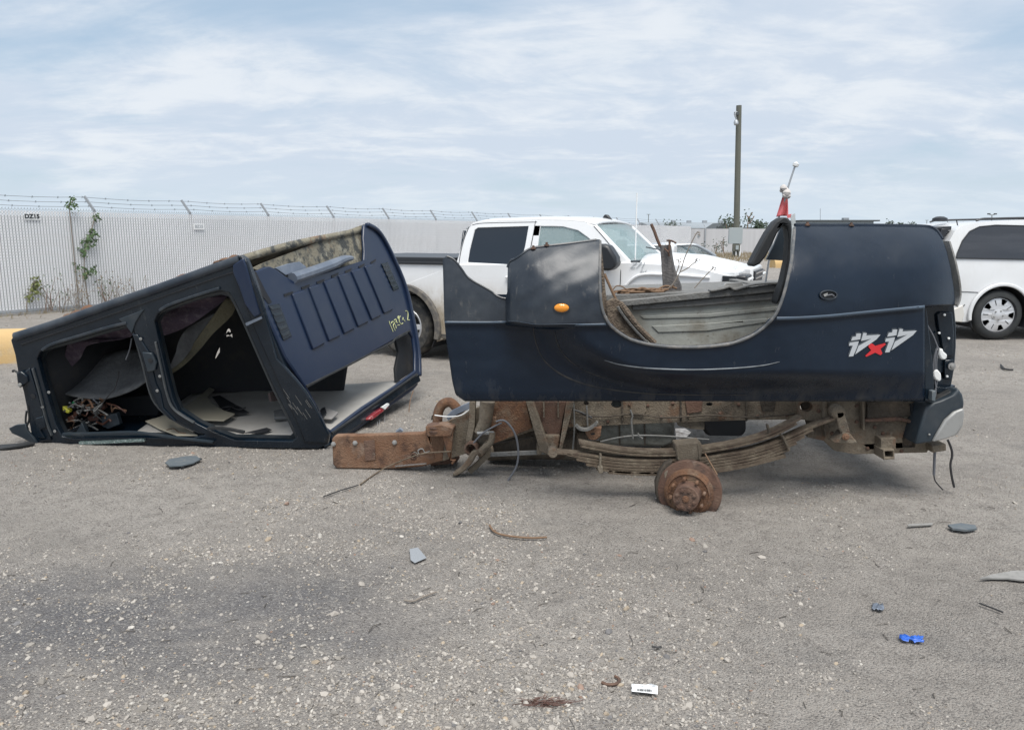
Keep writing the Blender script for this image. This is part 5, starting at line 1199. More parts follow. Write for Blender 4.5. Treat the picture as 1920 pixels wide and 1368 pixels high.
for i in range(7):
    x, y = tops[i]; w = 20 - i * 1.2
    MB().plate([[(x - w / 2 + 3, y - 1), (x + w / 2, y - 6.5), (x + w / 2 - 1, y - 2.5), (x + w / 2 - 6, y + .5), (x - w / 2 + 4, y + 4)]], lambda q: BP(q, .006), bin_ * .006).build('drain_slot', M['dark'], cab)
for (pts, n) in (([(505, 573), (524, 570), (547, 629), (532, 637)], 5), ([(716, 495), (727, 492), (748, 540), (738, 544)], 5)):
    vt = MB().plate([widen(pts, .04)], lambda q: BP(q, .008), bin_ * .01).build('vent', M['cab_black'], cab, bevel=.004)
    for k in range(n):
        t0 = (k + .15) / n; t1 = (k + .62) / n
        a = L(pts[0], pts[3], t0); b_ = L(pts[1], pts[2], t0); c = L(pts[1], pts[2], t1); d = L(pts[0], pts[3], t1)
        MB().plate([inset([a, b_, c, d], .15)], lambda q: BP(q, .016), bin_ * .010).build('vent_flap', M['plastic'], vt, bevel=.002)
# dirty underside flange and heat shield along the top of the back panel
MB().plate([[(472, 503), (490, 494), (560, 468), (630, 440), (684, 420), (690, 436), (692, 480), (680, 492), (620, 512), (552, 532), (520, 520)]], lambda q: BP(q, -.05), bin_ * .03).build('floor_flange', M['dirty_cavity'], cab, bevel=.004)
MB().plate([[(516, 502), (540, 494), (562, 490), (575, 500), (572, 508), (535, 516)]], lambda q: BP(q, -.03), bin_ * .02).build('heat_shield', M['shield'], cab, bevel=.006)
MB().tube(smooth_path([BP(p, -.005) for p in ((548, 522), (590, 508), (620, 497), (645, 486), (660, 484))], 4), [.045] * 9 + [.043, .04, .037, .034, .03, .027, .024, .02], 10).build('rolled_lip', M['shield'], cab)
MB().plate([[(470, 512), (480, 509), (498, 545), (510, 566), (504, 570), (490, 552)]], lambda q: BP(q, .004), bin_ * .006).build('seam_gap', M['dark'], cab)
# outer body corner beyond the back panel
MB().sweep(smooth_path([BP(p, .004) for p in ((687, 421), (704, 430), (718, 447), (737, 484), (760, 540), (775, 605), (784, 660), (786, 705))], 4), BP.n, .04, .05).build('far_corner', M['cab_blue'], cab, bevel=.012)
MB().plate([[(742, 637), (768, 623), (774, 632), (778, 660), (778, 694), (744, 716), (742, 690), (748, 660)]], lambda q: BP(q, -.10), bin_ * .03).build('rear_quarter_trim', M['dark'], cab, bevel=.006)
# ragged window rubber and rear header with stop lamp
MB().tube(smooth_path([BP(p, .002) for p in ((574, 724), (610, 706), (650, 686), (700, 660), (735, 642), (742, 634), (768, 620))], 4), .009, 6).build('window_rubber', M['rubber'], cab)
MB().sweep(smooth_path([BP(p, .01) for p in ((618, 822), (680, 782), (740, 738), (784, 708))], 4), BP.n, .075, .04).build('rear_header', M['cab_black'], cab, bevel=.008)
MB().tube(smooth_path([BP(p, .035) for p in ((622, 812), (680, 772), (740, 730), (782, 701))], 4), .010, 6).build('header_seal', M['rubber'], cab)
sl = MB().plate([[(695, 781), (706, 772), (720, 763), (728, 760), (729, 764), (719, 771), (708, 780), (698, 787), (694, 786)]], lambda q: BP(q, .075), bin_ * .05).build('stop_lamp', M['red_lens'], cab, bevel=.006)
MB().plate([[(716, 763), (728, 755), (731, 758), (722, 768)]], lambda q: BP(q, .085), bin_ * .02).build('lamp_bulb_holder', M['white_plastic'], sl, bevel=.004)
MB().tube(smooth_path([BP((x, y), .06) for x, y in ((775, 732), (769, 752), (767, 775), (772, 786), (785, 789))], 4), .004, 6).build('dangling_wire', M['twig'], cab)
for (x, y, l) in ((712, 786, 26), (722, 775, 20), (708, 790, 30)):
    MB().tube([BP((x, y), .06), BP((x - 1, y + l), .06)], .0015, 4).build('dangling_thread', M['galv'], cab)
# chalk marks on the back panel
ck = MB()
zc_ = lambda L: [BP((700 + a / 19.2, 570 + b / 19.2), .003) for a, b in L]
for L_ in ([(570, 610), (600, 720), (660, 860), (710, 990)], [(640, 690), (690, 625), (740, 650), (755, 700), (720, 740), (730, 830), (790, 950)], [(755, 700), (800, 770), (825, 870)], [(750, 580), (810, 545), (830, 600), (815, 650), (880, 670)], [(905, 430), (880, 480), (900, 530), (930, 450), (925, 560), (950, 660), (1010, 715), (1065, 685)], [(870, 755), (950, 750)], [(970, 430), (960, 460)], [(1110, 570), (1140, 625)], [(1070, 480), (1065, 570)], [(1160, 240), (1230, 270), (1250, 360), (1240, 500), (1235, 570), (1300, 570)]):
    ck.tube(smooth_path(zc_(L_), 4), .0042, 5)
ck.build('chalk_marks', M['chalk'], cab)
# --- roof (on the ground), headliner, floor (now uppermost), far side, firewall
F3 = BP((783, 716)); D3 = SP((70, 834)); D3.z = max(D3.z, 0.02); C3 = SP((606, 838)); C3.z = max(C3.z, .02)
RPl = Plane(C3, D3, F3)
K = Vector((-3.35, 6.75, .13))
def quad_sheet(c00, c10, c11, c01, nu, nv, f=None):
    rows_ = []
    for j in range(nv + 1):
        r_ = []
        for i in range(nu + 1):
            u, v = i / nu, j / nv
            p = c00 * (1 - u) * (1 - v) + c10 * u * (1 - v) + c11 * u * v + c01 * (1 - u) * v
            if f: p = p + f(u, v)
            r_.append(p)
        rows_.append(r_)
    m_ = MB(); m_.grid(rows_); return m_
quad_sheet(D3 + sin_ * .02, C3 + sin_ * .02, F3 + Vector((-.03, -.02, 0)), K, 20, 14, lambda u, v: Vector((0, 0, -.03 - .05 * math.sin(math.pi * min(1, v * 1.2)) * 0))).build('roof_panel', M['cab_black'], cab, recalc=False, solid=.012)
hl0 = SP((250, 822), -.10); hl1 = SP((603, 832), -.10)
quad_sheet(hl0 + Vector((0, 0, .035)), hl1 + Vector((0, 0, .045)), F3 + Vector((-.06, -.05, .03)), Vector((-2.95, 6.80, .16)), 26, 18, lambda u, v: Vector((0, 0, .012 * math.sin(u * 9 + v * 4) * math.sin(v * 7) - .015 * math.sin(math.pi * v)))).build('headliner', M['headliner'], cab, recalc=False, solid=.010)
HL = Plane(hl0 + Vector((0, 0, .04)), hl1 + Vector((0, 0, .05)), F3 + Vector((-.06, -.05, .03)))
MB().plate([[(513, 775), (536, 771), (545, 787), (514, 788)]], lambda q: HL(q, .02), (0, 0, .03)).build('overhead_handle', M['carpet'], cab, bevel=.01)
MB().plate([[(600, 770), (607, 766), (611, 778), (603, 786)]], lambda q: HL(q, .05), (0.01, 0, .02)).build('visor_socket', M['black_trim'], cab, bevel=.004)
MB().plate([[(610, 766), (635, 776), (622, 788), (606, 787)]], lambda q: HL(q, .03), (0, 0, .02)).build('console_moulding', mat('grey_moulding', (.28, .27, .26), .7), cab, bevel=.012)
MB().plate([[(398, 744), (412, 742), (460, 770), (468, 774), (440, 777), (420, 772)]], lambda q: HL(q, .012), (0, 0, .006)).build('headliner_hole', M['dark'], cab)
MB().plate([[(335, 772), (372, 745), (392, 728), (402, 732), (388, 746), (396, 758), (420, 772), (440, 778), (420, 790), (360, 788)]], lambda q: HL(q, .03), (0, .01, .012)).build('hanging_trim', mat('olive_trim', (.24, .225, .18), .9), cab, bevel=.006)
MB().plate([[(272, 791), (310, 780), (340, 800), (372, 818), (332, 818), (300, 806)]], lambda q: HL(q, .02), (0, 0, .012)).build('sun_visor', mat('beige_visor', (.36, .33, .26), .9, layers=[((.25, .22, .17), 6, .45, .7, .6)]), cab, bevel=.006)
MB().tube(smooth_path([HL(p, .035) for p in ((312, 806), (325, 803), (335, 810), (348, 812))], 4), .004, 5).build('visor_wire', M['twig'], cab)
for pts in ([(415, 765), (430, 762), (448, 768), (460, 764)], [(425, 770), (440, 760), (455, 766)]):
    MB().tube(smooth_path([HL(p, .04) for p in pts], 4), .006, 6).build('headliner_wire', M['black_cable'], cab)
MB().plate([[(458, 812), (500, 802), (510, 806), (490, 812)]], lambda q: HL(q, .02), (0, 0, .004)).build('headliner_tear', M['dark'], cab)
# window pillar remains hanging under the back wall
MB().plate([[(575, 722), (645, 690), (650, 705), (640, 712), (632, 716), (634, 732), (632, 745), (602, 748), (600, 735), (578, 738)]], lambda q: BP(q) + bin_ * .35, bin_ * .02).build('seat_belt_trim', mat('maroon_trim', (.05, .035, .035), .8), cab)
MB().plate([[(604, 730), (632, 728), (636, 745), (606, 746)]], lambda q: BP(q) + bin_ * .33, bin_ * .03).build('belt_cover', M['dark'], cab, bevel=.01)
Hc = Vector((A.x + .55, 7.25, 1.07))
flo = quad_sheet(A + Vector((.03, .02, -.015)), B + Vector((-.02, .03, -.02)), E + Vector((-.03, 0, -.03)), Hc, 16, 12, lambda u, v: Vector((0, 0, .02 * math.sin(u * 7) * math.sin(v * 5))))
flo.build('floor_pan', M['dirty_cavity'], cab, recalc=False, solid=.05)
for (x, y, r_) in ((130, 592, .05), (150, 586, .07), (165, 578, .06), (330, 526, .06), (345, 519, .08), (360, 515, .06), (410, 493, .05), (425, 488, .06), (440, 482, .05)):
    c = P(x, y, 5.62); ru = MB(); ru.lathe(c - Vector((0, 0, .02)), (random.gauss(0, .3), random.gauss(0, .3), 1), [(0, r_), (.02, r_ * .8), (.035, r_ * .4)], 8).build('rust_flake', M['rust_orange'], cab)
dm = M['dark']
MB().add([K + Vector((0, 0, -.05)), F3 + Vector((-.1, 0, -.02)), E + Vector((-.05, 0, -.03)), Hc], [(0, 1, 2, 3)])
FW = Plane(K, F3 + Vector((-.15, -.12, 0)), E + Vector((-.1, -.1, 0)))
farL = [(285, 775), (400, 745), (520, 740), (640, 735), (660, 600), (640, 470), (560, 480), (420, 505), (250, 560), (200, 640)]
slit = [[(398, 672), (401, 662), (408, 648), (412, 650), (412, 660), (405, 671), (401, 675)], [(418, 626), (421, 618), (426, 614), (431, 617), (435, 626), (436, 634), (432, 635), (427, 630), (420, 634)]]
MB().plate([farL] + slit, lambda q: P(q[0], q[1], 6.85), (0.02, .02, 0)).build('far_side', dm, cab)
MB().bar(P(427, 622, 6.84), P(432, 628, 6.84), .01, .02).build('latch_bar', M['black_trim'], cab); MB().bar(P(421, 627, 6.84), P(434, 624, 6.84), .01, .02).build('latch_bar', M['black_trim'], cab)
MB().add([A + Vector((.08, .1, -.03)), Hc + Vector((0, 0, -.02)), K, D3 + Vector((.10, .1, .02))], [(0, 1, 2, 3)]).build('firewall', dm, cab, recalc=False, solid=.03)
# carpet and underlay hanging inside
def hang(name, pts, y, mt, thick=.012, bow=.12, par=cab):
    """sheet with an outline, sagging in depth"""
    xs = [p[0] for p in pts]; ys_ = [p[1] for p in pts]; x0, x1 = min(xs), max(xs); y0, y1 = min(ys_), max(ys_)
    m_ = MB()
    loops = [curve2(pts + [pts[0]], 3)[:-1]]
    yf = y if callable(y) else (lambda q: y + bow * ((q[1] - y0) / (y1 - y0 + 1e-6) - .5) + .04 * math.sin((q[0] - x0) * .06))
    m_.plate(loops, lambda q: P(q[0], q[1], yf(q)), (0, thick, thick))
    return m_.build(name, M[mt], par, bevel=.003)
rows_ = []
topc = [(112, 703), (140, 690), (180, 672), (215, 660), (250, 655), (280, 662)]; botc = [(88, 722), (112, 735), (145, 744), (195, 748), (246, 732), (278, 712)]
for j in range(9):
    t = j / 8; r_ = []
    for (a, b_) in zip(curve2(topc, 5), curve2(botc, 5)):
        r_.append(P(a[0] + (b_[0] - a[0]) * t, a[1] + (b_[1] - a[1]) * t, 6.35 - .42 * t + .025 * math.sin(a[0] * .08 + t * 3)))
    rows_.append(r_)
m = MB(); m.grid(rows_); m.build('carpet_underlay', M['carpet'], cab, recalc=False, solid=.014)
hang('torn_carpet', [(118, 698), (132, 690), (150, 673), (158, 656), (166, 648), (188, 642), (245, 632), (245, 606), (190, 618), (140, 634), (124, 652)], 5.95, 'carpet_purple')
hang('torn_carpet', [(295, 633), (330, 622), (362, 606), (395, 583), (422, 562), (420, 556), (380, 560), (330, 572), (296, 592)], 5.85, 'carpet_purple')
hang('olive_underlay', [(422, 562), (440, 566), (436, 590), (400, 625), (375, 655), (345, 685), (316, 704), (318, 697), (340, 680), (356, 660), (366, 640), (395, 600)], 5.80, 'carpet_olive')
hang('carpet_fold', [(330, 660), (335, 640), (352, 616), (400, 590), (392, 606), (368, 640), (355, 662), (338, 684), (316, 697)], 6.0, 'carpet')
# dashboard and wiring clutter
db = MB().plate([[(95, 735), (140, 742), (215, 745), (290, 740), (300, 770), (285, 800), (220, 812), (130, 812), (110, 790)]], YP(6.35), (0, .1, 0)).build('dash_frame', dm, cab, bevel=.02)
for (pts, y, mt) in (([(100, 763), (104, 760), (117, 769), (115, 774), (111, 773), (101, 767)], 6.05, 'yellow_plastic'), ([(118, 758), (123, 751), (127, 753), (125, 759), (120, 761)], 6.1, 'green_plastic'), ([(113, 781), (122, 777), (127, 783), (122, 792), (114, 790)], 6.05, 'brown_plastic'), ([(124, 771), (130, 770), (133, 776), (129, 780), (124, 776)], 6.08, 'brown_plastic'), ([(155, 768), (180, 756), (184, 764), (162, 782)], 6.15, 'brown_plastic'), ([(176, 780), (205, 773), (212, 794), (190, 803), (178, 798)], 6.1, 'plastic'), ([(140, 790), (147, 806), (150, 818), (128, 812)], 6.0, 'plastic'), ([(150, 780), (170, 778), (172, 786), (152, 790)], 6.1, 'brown_plastic')):
    MB().plate([[(x_ + 13, y_ + 1) for x_, y_ in pts]], YP(y - .15), (0, .05, 0)).build('wiring_block', M[mt], cab, bevel=.005)
for k in range(30):
    x = random.uniform(115, 225); y = random.uniform(752, 795); pts = [P(x, y, 5.9)]
    for i in range(3): x += random.uniform(-16, 22); y = min(808, y + random.uniform(-10, 16)); pts.append(P(x, y, 5.9 + random.uniform(-.05, .08)))
    MB().tube(smooth_path(pts, 4), random.uniform(.004, .009), 6).build('wire', M[random.choice(['black_cable', 'cable', 'brown_plastic', 'black_cable', 'rust', 'grey_sill'])], cab)
MB().tube(smooth_path([P(x, y, 5.85) for x, y in ((223, 696), (221, 708), (215, 728), (205, 740), (195, 752), (188, 766))], 4), .004, 6).build('hanging_wire', M['black_cable'], cab)
MB().tube(smooth_path([P(x, y, 5.7) for x, y in ((247, 634), (243, 655), (236, 674))], 4), .005, 6).build('hanging_wire', M['cable'], cab)
MB().tube(smooth_path([P(x, y, 5.9) for x, y in ((122, 812), (135, 815), (158, 817), (160, 826), (160, 832))], 4), .006, 6).build('hanging_wire', M['grey_sill'], cab)

# ================================================================== VEHICLES
def wheel(parent, c, r, w, side=-1, rim_r=None, style='truck', tm='tyre'):
    """c: wheel centre at the outer face, axis along local y"""
    c = Vector(c); ax = Vector((0, side, 0)); rim_r = rim_r or r * .62
    ty = MB().lathe(c - ax * w, ax, [(0, rim_r * .95), (0.0, r * .86), (w * .12, r * .96), (w * .3, r), (w * .7, r), (w * .88, r * .96), (w * 1.0, r * .86), (w * 1.0, r * .72), (w * .95, rim_r), (w * .6, rim_r * .96)], 48)
    t_ = ty.build('wheel', M[tm], parent)
    MB().lathe(c - ax * w, ax, [(w * .15, .04), (w * .15, rim_r * .9), (w * .4, rim_r * .98), (w * .95, rim_r * 1.0), (w * .98, rim_r * .97), (w * .94, rim_r * .92), (w * .62, rim_r * .86), (w * .55, .05)], 40).build('rim_barrel', M['dark' if style == 'van' else 'rim'], t_)
    face = MB(); hub_d = -.012 if style == 'van' else -.05
    if style == 'van':
        circ = [(rim_r * .96 * math.cos(2 * math.pi * k / 48), rim_r * .96 * math.sin(2 * math.pi * k / 48)) for k in range(48)]
        def wedge(a, da0, da1, r0, r1): return [(rim_r * r_ * math.cos(a + d_), rim_r * r_ * math.sin(a + d_)) for r_, d_ in ((r0, -da0), (r1, -da1), (r1 * 1.02, 0), (r1, da1), (r0, da0))]
        loops = [circ]
        for k in range(5):
            a = 2 * math.pi * k / 5 + math.pi / 2 - .35
            loops.append(wedge(a, .13, .21, .56, .86)); loops.append(wedge(a + math.pi / 5, .045, .035, .52, .80))
        face.plate(loops, lambda q: c + Vector((q[0], 0, q[1])) + ax * (hub_d - .02 * (math.hypot(q[0], q[1]) / rim_r) ** 2), -ax * .015)
    else:
        for k in range(6):
            a = 2 * math.pi * k / 6
            p0 = c + ax * hub_d; p1 = c + ax * (hub_d + .02) + Vector((math.cos(a), 0, math.sin(a))) * rim_r * .95
            face.bar(p0, p1, rim_r * .28, .03, ax)
    face.build('spokes', M['rim'], t_, bevel=.006)
    MB().lathe(c + ax * (hub_d - .025), ax, [(0, rim_r * .34), (.02, rim_r * .33), (.028, rim_r * .2), (.034, rim_r * .12), (.036, .004)], 24).build('hub_cap', M['rim'], t_)
    if style == 'van':
        MB().lathe(c + ax * (hub_d - .035), ax, [(0, rim_r * .99), (.012, rim_r * .99), (.016, rim_r * .95), (.012, rim_r * .88), (0, rim_r * .88)], 40).build('cover_ring', M['rim'], t_)
        for k in range(5):
            a = 2 * math.pi * k / 5 + math.pi / 2 + .14 + math.pi / 5
            MB().lathe(c + ax * (hub_d + .003) + Vector((math.cos(a), 0, math.sin(a))) * rim_r * .24, ax, [(0, .013), (.010, .012), (.011, .006)], 8).build('lug_nut', M['steel'], t_)
    return t_
def uz_prism(prof, v0, v1):
    """side outline (u,z) carried across the vehicle from v0(z) to v1(z)"""
    m_ = MB(); tri = tessellate_polygon([[Vector((p[0], p[1], 0)) for p in prof]]); n = len(prof)
    vs_ = [(u, v0(z), z) for u, z in prof] + [(u, v1(z), z) for u, z in prof]
    fs_ = [tuple(t) for t in tri] + [tuple(n + i for i in t) for t in tri] + [(i, (i + 1) % n, n + (i + 1) % n, n + i) for i in range(n)]
    m_.add(vs_, fs_); return m_
def arc(cu, cz, r, a0, a1, n=14): return [(cu + r * math.cos(R(a0 + (a1 - a0) * k / n)), cz + r * math.sin(R(a0 + (a1 - a0) * k / n))) for k in range(n + 1)]

# ---- white crew cab pickup
psi = R(24)
t0 = G(755, 672)
trk = thing('pickup_truck', 'white crew cab pickup with mud splashed sides behind the wrecks', 'truck', (t0.x, t0.y, 0), local=True, rz=-psi)
du_, dv_ = Vector((math.cos(psi), -math.sin(psi), 0)), Vector((math.sin(psi), math.cos(psi), 0))
def TS(px, py, v=0.0):
    o = Vector((0, 0, H)); d = ray(px, py); p = t0 + dv_ * v; t = (p - o).dot(dv_) / d.dot(dv_); q_ = o + d * t
    return ((q_ - t0).dot(du_), q_.z)
WT = 1.92
uc, zc2 = TS(755, 613); RW = zc2
u_cab = TS(856, 480)[0]; u_cowl = TS(1180, 492)[0]; u_nose = TS(1384, 530)[0]; z_rail = TS(800, 492)[1]; z_belt = TS(920, 498)[1]; z_cowl = TS(1180, 493)[1]
z_hood = TS(1352, 512)[1]
u_fw = uc + 3.45
print('truck', dict(uc=uc, RW=RW, u_cab=u_cab, u_cowl=u_cowl, u_nose=u_nose, z_rail=z_rail, z_belt=z_belt, z_cowl=z_cowl, z_hood=z_hood))
ra = RW * 1.22
bodyp = [(-1.15, .55), (-1.15, z_rail), (u_cab - .02, z_rail), (u_cab - .02, z_belt), (u_cowl, z_cowl), (u_cowl + .6, z_cowl - .02), (u_nose - .25, z_hood + .005), (u_nose - .05, z_hood - .04), (u_nose, z_hood - .16), (u_nose + .05, .75), (u_nose + .08, .45)] + [(u_fw + .65, .40)] + arc(u_fw, RW, ra, -20, 200) + [(u_fw - .75, .42), (uc + .85, .42)] + arc(uc, RW, ra, -20, 200) + [(-.75, .52)]
bo = uz_prism(bodyp, lambda z: .02 + .05 * max(0, (.75 - z)), lambda z: WT - .02 - .05 * max(0, (.75 - z))).build('body', M['white'], trk, bevel=.03, seg=3)
# hood crown
hr = []
for k in range(9):
    t = k / 8; u = u_cowl + .10 + (u_nose - .12 - u_cowl - .10) * t; zb = interp(u, [u_cowl, u_cowl + .6, u_nose - .25, u_nose - .05], [z_cowl, z_cowl - .02, z_hood + .005, z_hood - .04]); r_ = []
    for j in range(13):
        s_ = j / 12; v = .03 + (WT - .06) * s_; r_.append(Vector((u, v, zb - .02 + .105 * (1 - t * .15) * (min(1, s_ * 5, (1 - s_) * 5)) ** .6)))
    hr.append(r_)
m = MB(); m.grid(hr); m.build('hood', M['white'], trk, recalc=False, solid=.02)
tum = lambda z: .035 + .16 * max(0, z - z_belt)
# roof and pillars
side_out = [TS(856, 480), TS(862, 452), TS(868, 430), TS(880, 419), TS(900, 415), TS(1000, 412), TS(1060, 413), TS(1090, 416), TS(1110, 423), TS(1180, 493), TS(1182, 500), TS(850, 502)]
w_rear = [TS(883, 431), TS(889, 427), TS(984, 424), TS(980, 460), TS(973, 497), TS(874, 492), TS(876, 470)]
w_front = [TS(1007, 424), TS(1050, 425), TS(1078, 432), TS(1100, 447), TS(1130, 473), TS(1138, 486), TS(1136, 492), TS(1003, 492), TS(1004, 460)]
for v0_, sgn in ((lambda z: tum(z), 1), (lambda z: WT - tum(z), -1)):
    m = MB(); m.plate([side_out, w_rear, w_front], lambda q: Vector((q[0], v0_(q[1]), q[1])), (0, .05 * sgn, 0)); m.build('cab_side', M['white'], trk, bevel=.010)
    m = MB(); m.plate([w_rear], lambda q: Vector((q[0], v0_(q[1]) + .012 * sgn, q[1])), (0, .006 * sgn, 0)); m.build('side_window', M['glass_dark' if sgn == 1 else 'glass_clear'], trk)
    m = MB(); m.plate([w_front], lambda q: Vector((q[0], v0_(q[1]) + .012 * sgn, q[1])), (0, .006 * sgn, 0)); m.build('side_window', M['glass_clear'], trk)
rt = [TS(868, 430), TS(880, 419), TS(900, 415), TS(1000, 412), TS(1060, 413), TS(1090, 416), TS(1110, 422)]
rows_ = []
for (u, z) in rt:
    r_ = []
    for j in range(11):
        s_ = j / 10; a = tum(z) + .0; v = a + (WT - 2 * a) * s_; r_.append(Vector((u, v, z - .004 + .05 * math.sin(math.pi * s_) ** .6)))
    rows_.append(r_)
m = MB(); m.grid(rows_); m.build('roof', M['white_clean'], trk, recalc=False, solid=.03)
# windshield with rounded plan
ub, zb = TS(1176, 492); ut, zt = TS(1107, 422)
rows_ = []
for k in range(7):
    t = k / 6; u = ub + (ut - ub) * t; z = zb + (zt - zb) * t; r_ = []
    for j in range(13):
        s_ = j / 12; a = tum(z) + .05; v = a + (WT - 2 * a) * s_; r_.append(Vector((u + .16 * math.sin(math.pi * s_) * (1 - .4 * t), v, z + .02 * math.sin(math.pi * s_) * t)))
    rows_.append(r_)
m = MB(); m.grid(rows_); ws = m.build('windshield', M['glass_clear'], trk, recalc=False, solid=.006)
MB().tube([r_[0] for r_ in rows_], .022, 8).build('windshield_pillar', M['white'], trk); MB().tube([r_[-1] for r_ in rows_], .022, 8).build('windshield_pillar', M['white'], trk)
MB().tube([v + Vector((0, 0, -.01)) for v in rows_[0]], .03, 8).build('cowl', M['black_trim'], trk)
MB().tube(smooth_path([Vector((ub + .10, .35, zb + .01)), Vector((ub + .17, .62, zb + .055)), Vector((ub + .17, 1.1, zb + .065)), Vector((ub + .17, 1.5, zb + .07))], 4), .014, 6).build('wiper', M['black_trim'], trk)
MB().tube([Vector((ub + .06, .62, zb + .16)), Vector((ub + .13, 1.6, zb + .09))], .008, 6).build('wiper', M['black_trim'], trk)
MB().add([(u_cab + .05, tum(z_belt + .4), z_belt + .42), (u_cab + .05, WT - tum(z_belt + .4), z_belt + .42), (u_cab, WT - .06, z_belt), (u_cab, .06, z_belt)], [(0, 1, 2, 3)]).build('rear_window', M['glass_dark'], trk, recalc=False, solid=.02)
# interior
for (u, v) in ((u_cab + 1.72, .45), (u_cab + 1.72, 1.40), (u_cab + .5, .5), (u_cab + .5, 1.4)):
    s_ = MB().box((u, v, z_belt - .02), .16, .46, .36).build('seat', M['seat'], trk, bevel=.04)
    MB().box((u - .02, v, z_belt + .22), .10, .27, .17).build('headrest', M['seat'], s_, bevel=.035)
MB().box((u_cowl - .12, WT / 2, z_belt - .02), .35, WT - .25, .12).build('dashboard', M['seat'], trk, bevel=.03)
MB().box((u_cowl - .30, WT / 2, z_belt - .05), .8, WT - .25, .02).build('sunshade_papers', mat('pale_papers', (.55, .62, .56), .7), trk)
MB().box((ut + .12, WT / 2, zt - .09), .03, .24, .075).build('rear_view_mirror', M['black_trim'], trk, bevel=.01)
MB().lathe(Vector((u_cowl - .55, 1.38, z_belt + .03)), (-.8, 0, .5), [(0, .17), (.015, .19), (.03, .19), (.035, .16)], 24).build('steering_wheel', M['seat'], trk)
# doors: gaps, handles, fender crease
def gap(pts, v=.0, w=.008, name='door_gap'):
    MB().tube(smooth_path([Vector((TS(x, y)[0], (tum(TS(x, y)[1]) if TS(x, y)[1] > z_belt else .02) - .000, TS(x, y)[1])) for x, y in pts], 3), w * .6, 5).build(name, M['dark'], trk)
gap([(997, 414), (994, 440), (988, 500), (986, 560)]); gap([(872, 425), (864, 450), (858, 490), (857, 560)]); gap([(1108, 424), (1130, 448), (1158, 483), (1163, 510), (1160, 560)])
gap([(878, 422), (900, 418), (1000, 416)], w=.006, name='roof_seam')
for (x, y) in ((962, 520), (1100, 520)):
    u, z = TS(x, y); MB().box((u, -.005, z), .2, .03, .03).build('door_handle', M['white'], trk, bevel=.01)
fz = TS(1250, 515)[1]
MB().tube(smooth_path([Vector((u_cowl - .05, .005, fz - .15)), Vector((u_cowl + .12, .003, fz - .01)), Vector((u_cowl + .5, .003, fz)), Vector((u_nose - .3, .014, fz - .02))], 5), .016, 8).build('fender_crease', M['white'], trk)
# bed cover, flares, mudflap, mirror, antenna
MB().box(((-1.15 + u_cab) / 2, WT / 2, z_rail + .03), u_cab + 1.05, WT - .03, .07).build('bed_cover', M['black_trim'], trk, bevel=.012)
MB().box(((-1.15 + u_cab) / 2, .012, z_rail - .01), u_cab + 1.05, .03, .035).build('rail_cap', M['black_trim'], trk, bevel=.008)
for cu in (uc, u_fw):
    fl_ = [Vector((u, -.005, z)) for u, z in arc(cu, RW, ra + .02, -15, 195, 24)]
    MB().sweep(fl_, (0, 1, 0), .075, .06).build('arch_flare', M['arch_trim'], trk, bevel=.01)
    il = MB(); il.sweep([Vector((u, .26, z)) for u, z in arc(cu, RW, ra - .02, -30, 210, 24)], (0, 1, 0), .01, .5); il.build('arch_liner', M['dark'], trk)
MB().plate([[(uc + .50, .30), (uc + .64, .28), (uc + .62, .56), (uc + .50, .60)]], lambda q: Vector((q[0], .04, q[1])), (0, .25, 0)).build('mudflap', M['arch_trim'], trk, bevel=.01)
MB().plate([[(uc + .7, .40), (u_fw - .66, .40), (u_fw - .7, .50), (uc + .66, .50)]], lambda q: Vector((q[0], .03, q[1])), (0, .1, 0)).build('rocker_step', M['arch_trim'], trk, bevel=.01)
mu, mz = TS(1137, 492, -.22)
mi = MB().plate([[(mu - .10, mz - .09), (mu + .06, mz - .09), (mu + .13, mz - .03), (mu + .12, mz + .06), (mu + .03, mz + .19), (mu - .08, mz + .21)]], lambda q: Vector((q[0], -.27, q[1])), (0, .20, 0)).build('wing_mirror', M['black_trim'], trk, bevel=.03)
MB().bar(Vector((mu - .05, -.1, mz)), Vector((mu - .05, .06, mz - .02)), .1, .07).build('mirror_arm', M['black_trim'], mi, bevel=.01)
fu, fz_ = TS(1258, 468, WT + .2)
mm = MB().box((fu, WT + .17, fz_), .14, .26, .17).build('wing_mirror', M['white_clean'], trk, bevel=.04)
MB().box((fu, WT + .17, fz_ - .10), .13, .25, .05).build('mirror_base', M['black_trim'], mm, bevel=.01)
au, az = TS(1191, 484, .25); _, at_ = TS(1191, 362, .25)
MB().tube([Vector((au, .25, az - .04)), Vector((au, .25, at_))], .008, 7).build('antenna', M['paper'], trk)
su, sz = TS(1146, 414, WT / 2); sz2 = TS(1146, 405, WT / 2)[1]
MB().plate([[(su - .09, sz - .04), (su + .09, sz - .05), (su + .01, sz2 - .015), (su - .03, sz2 - .01)]], lambda q: Vector((q[0] - .05, WT / 2 - .03, q[1] + .03)), (0, .06, 0)).build('roof_antenna', M['black_trim'], trk, bevel=.012)
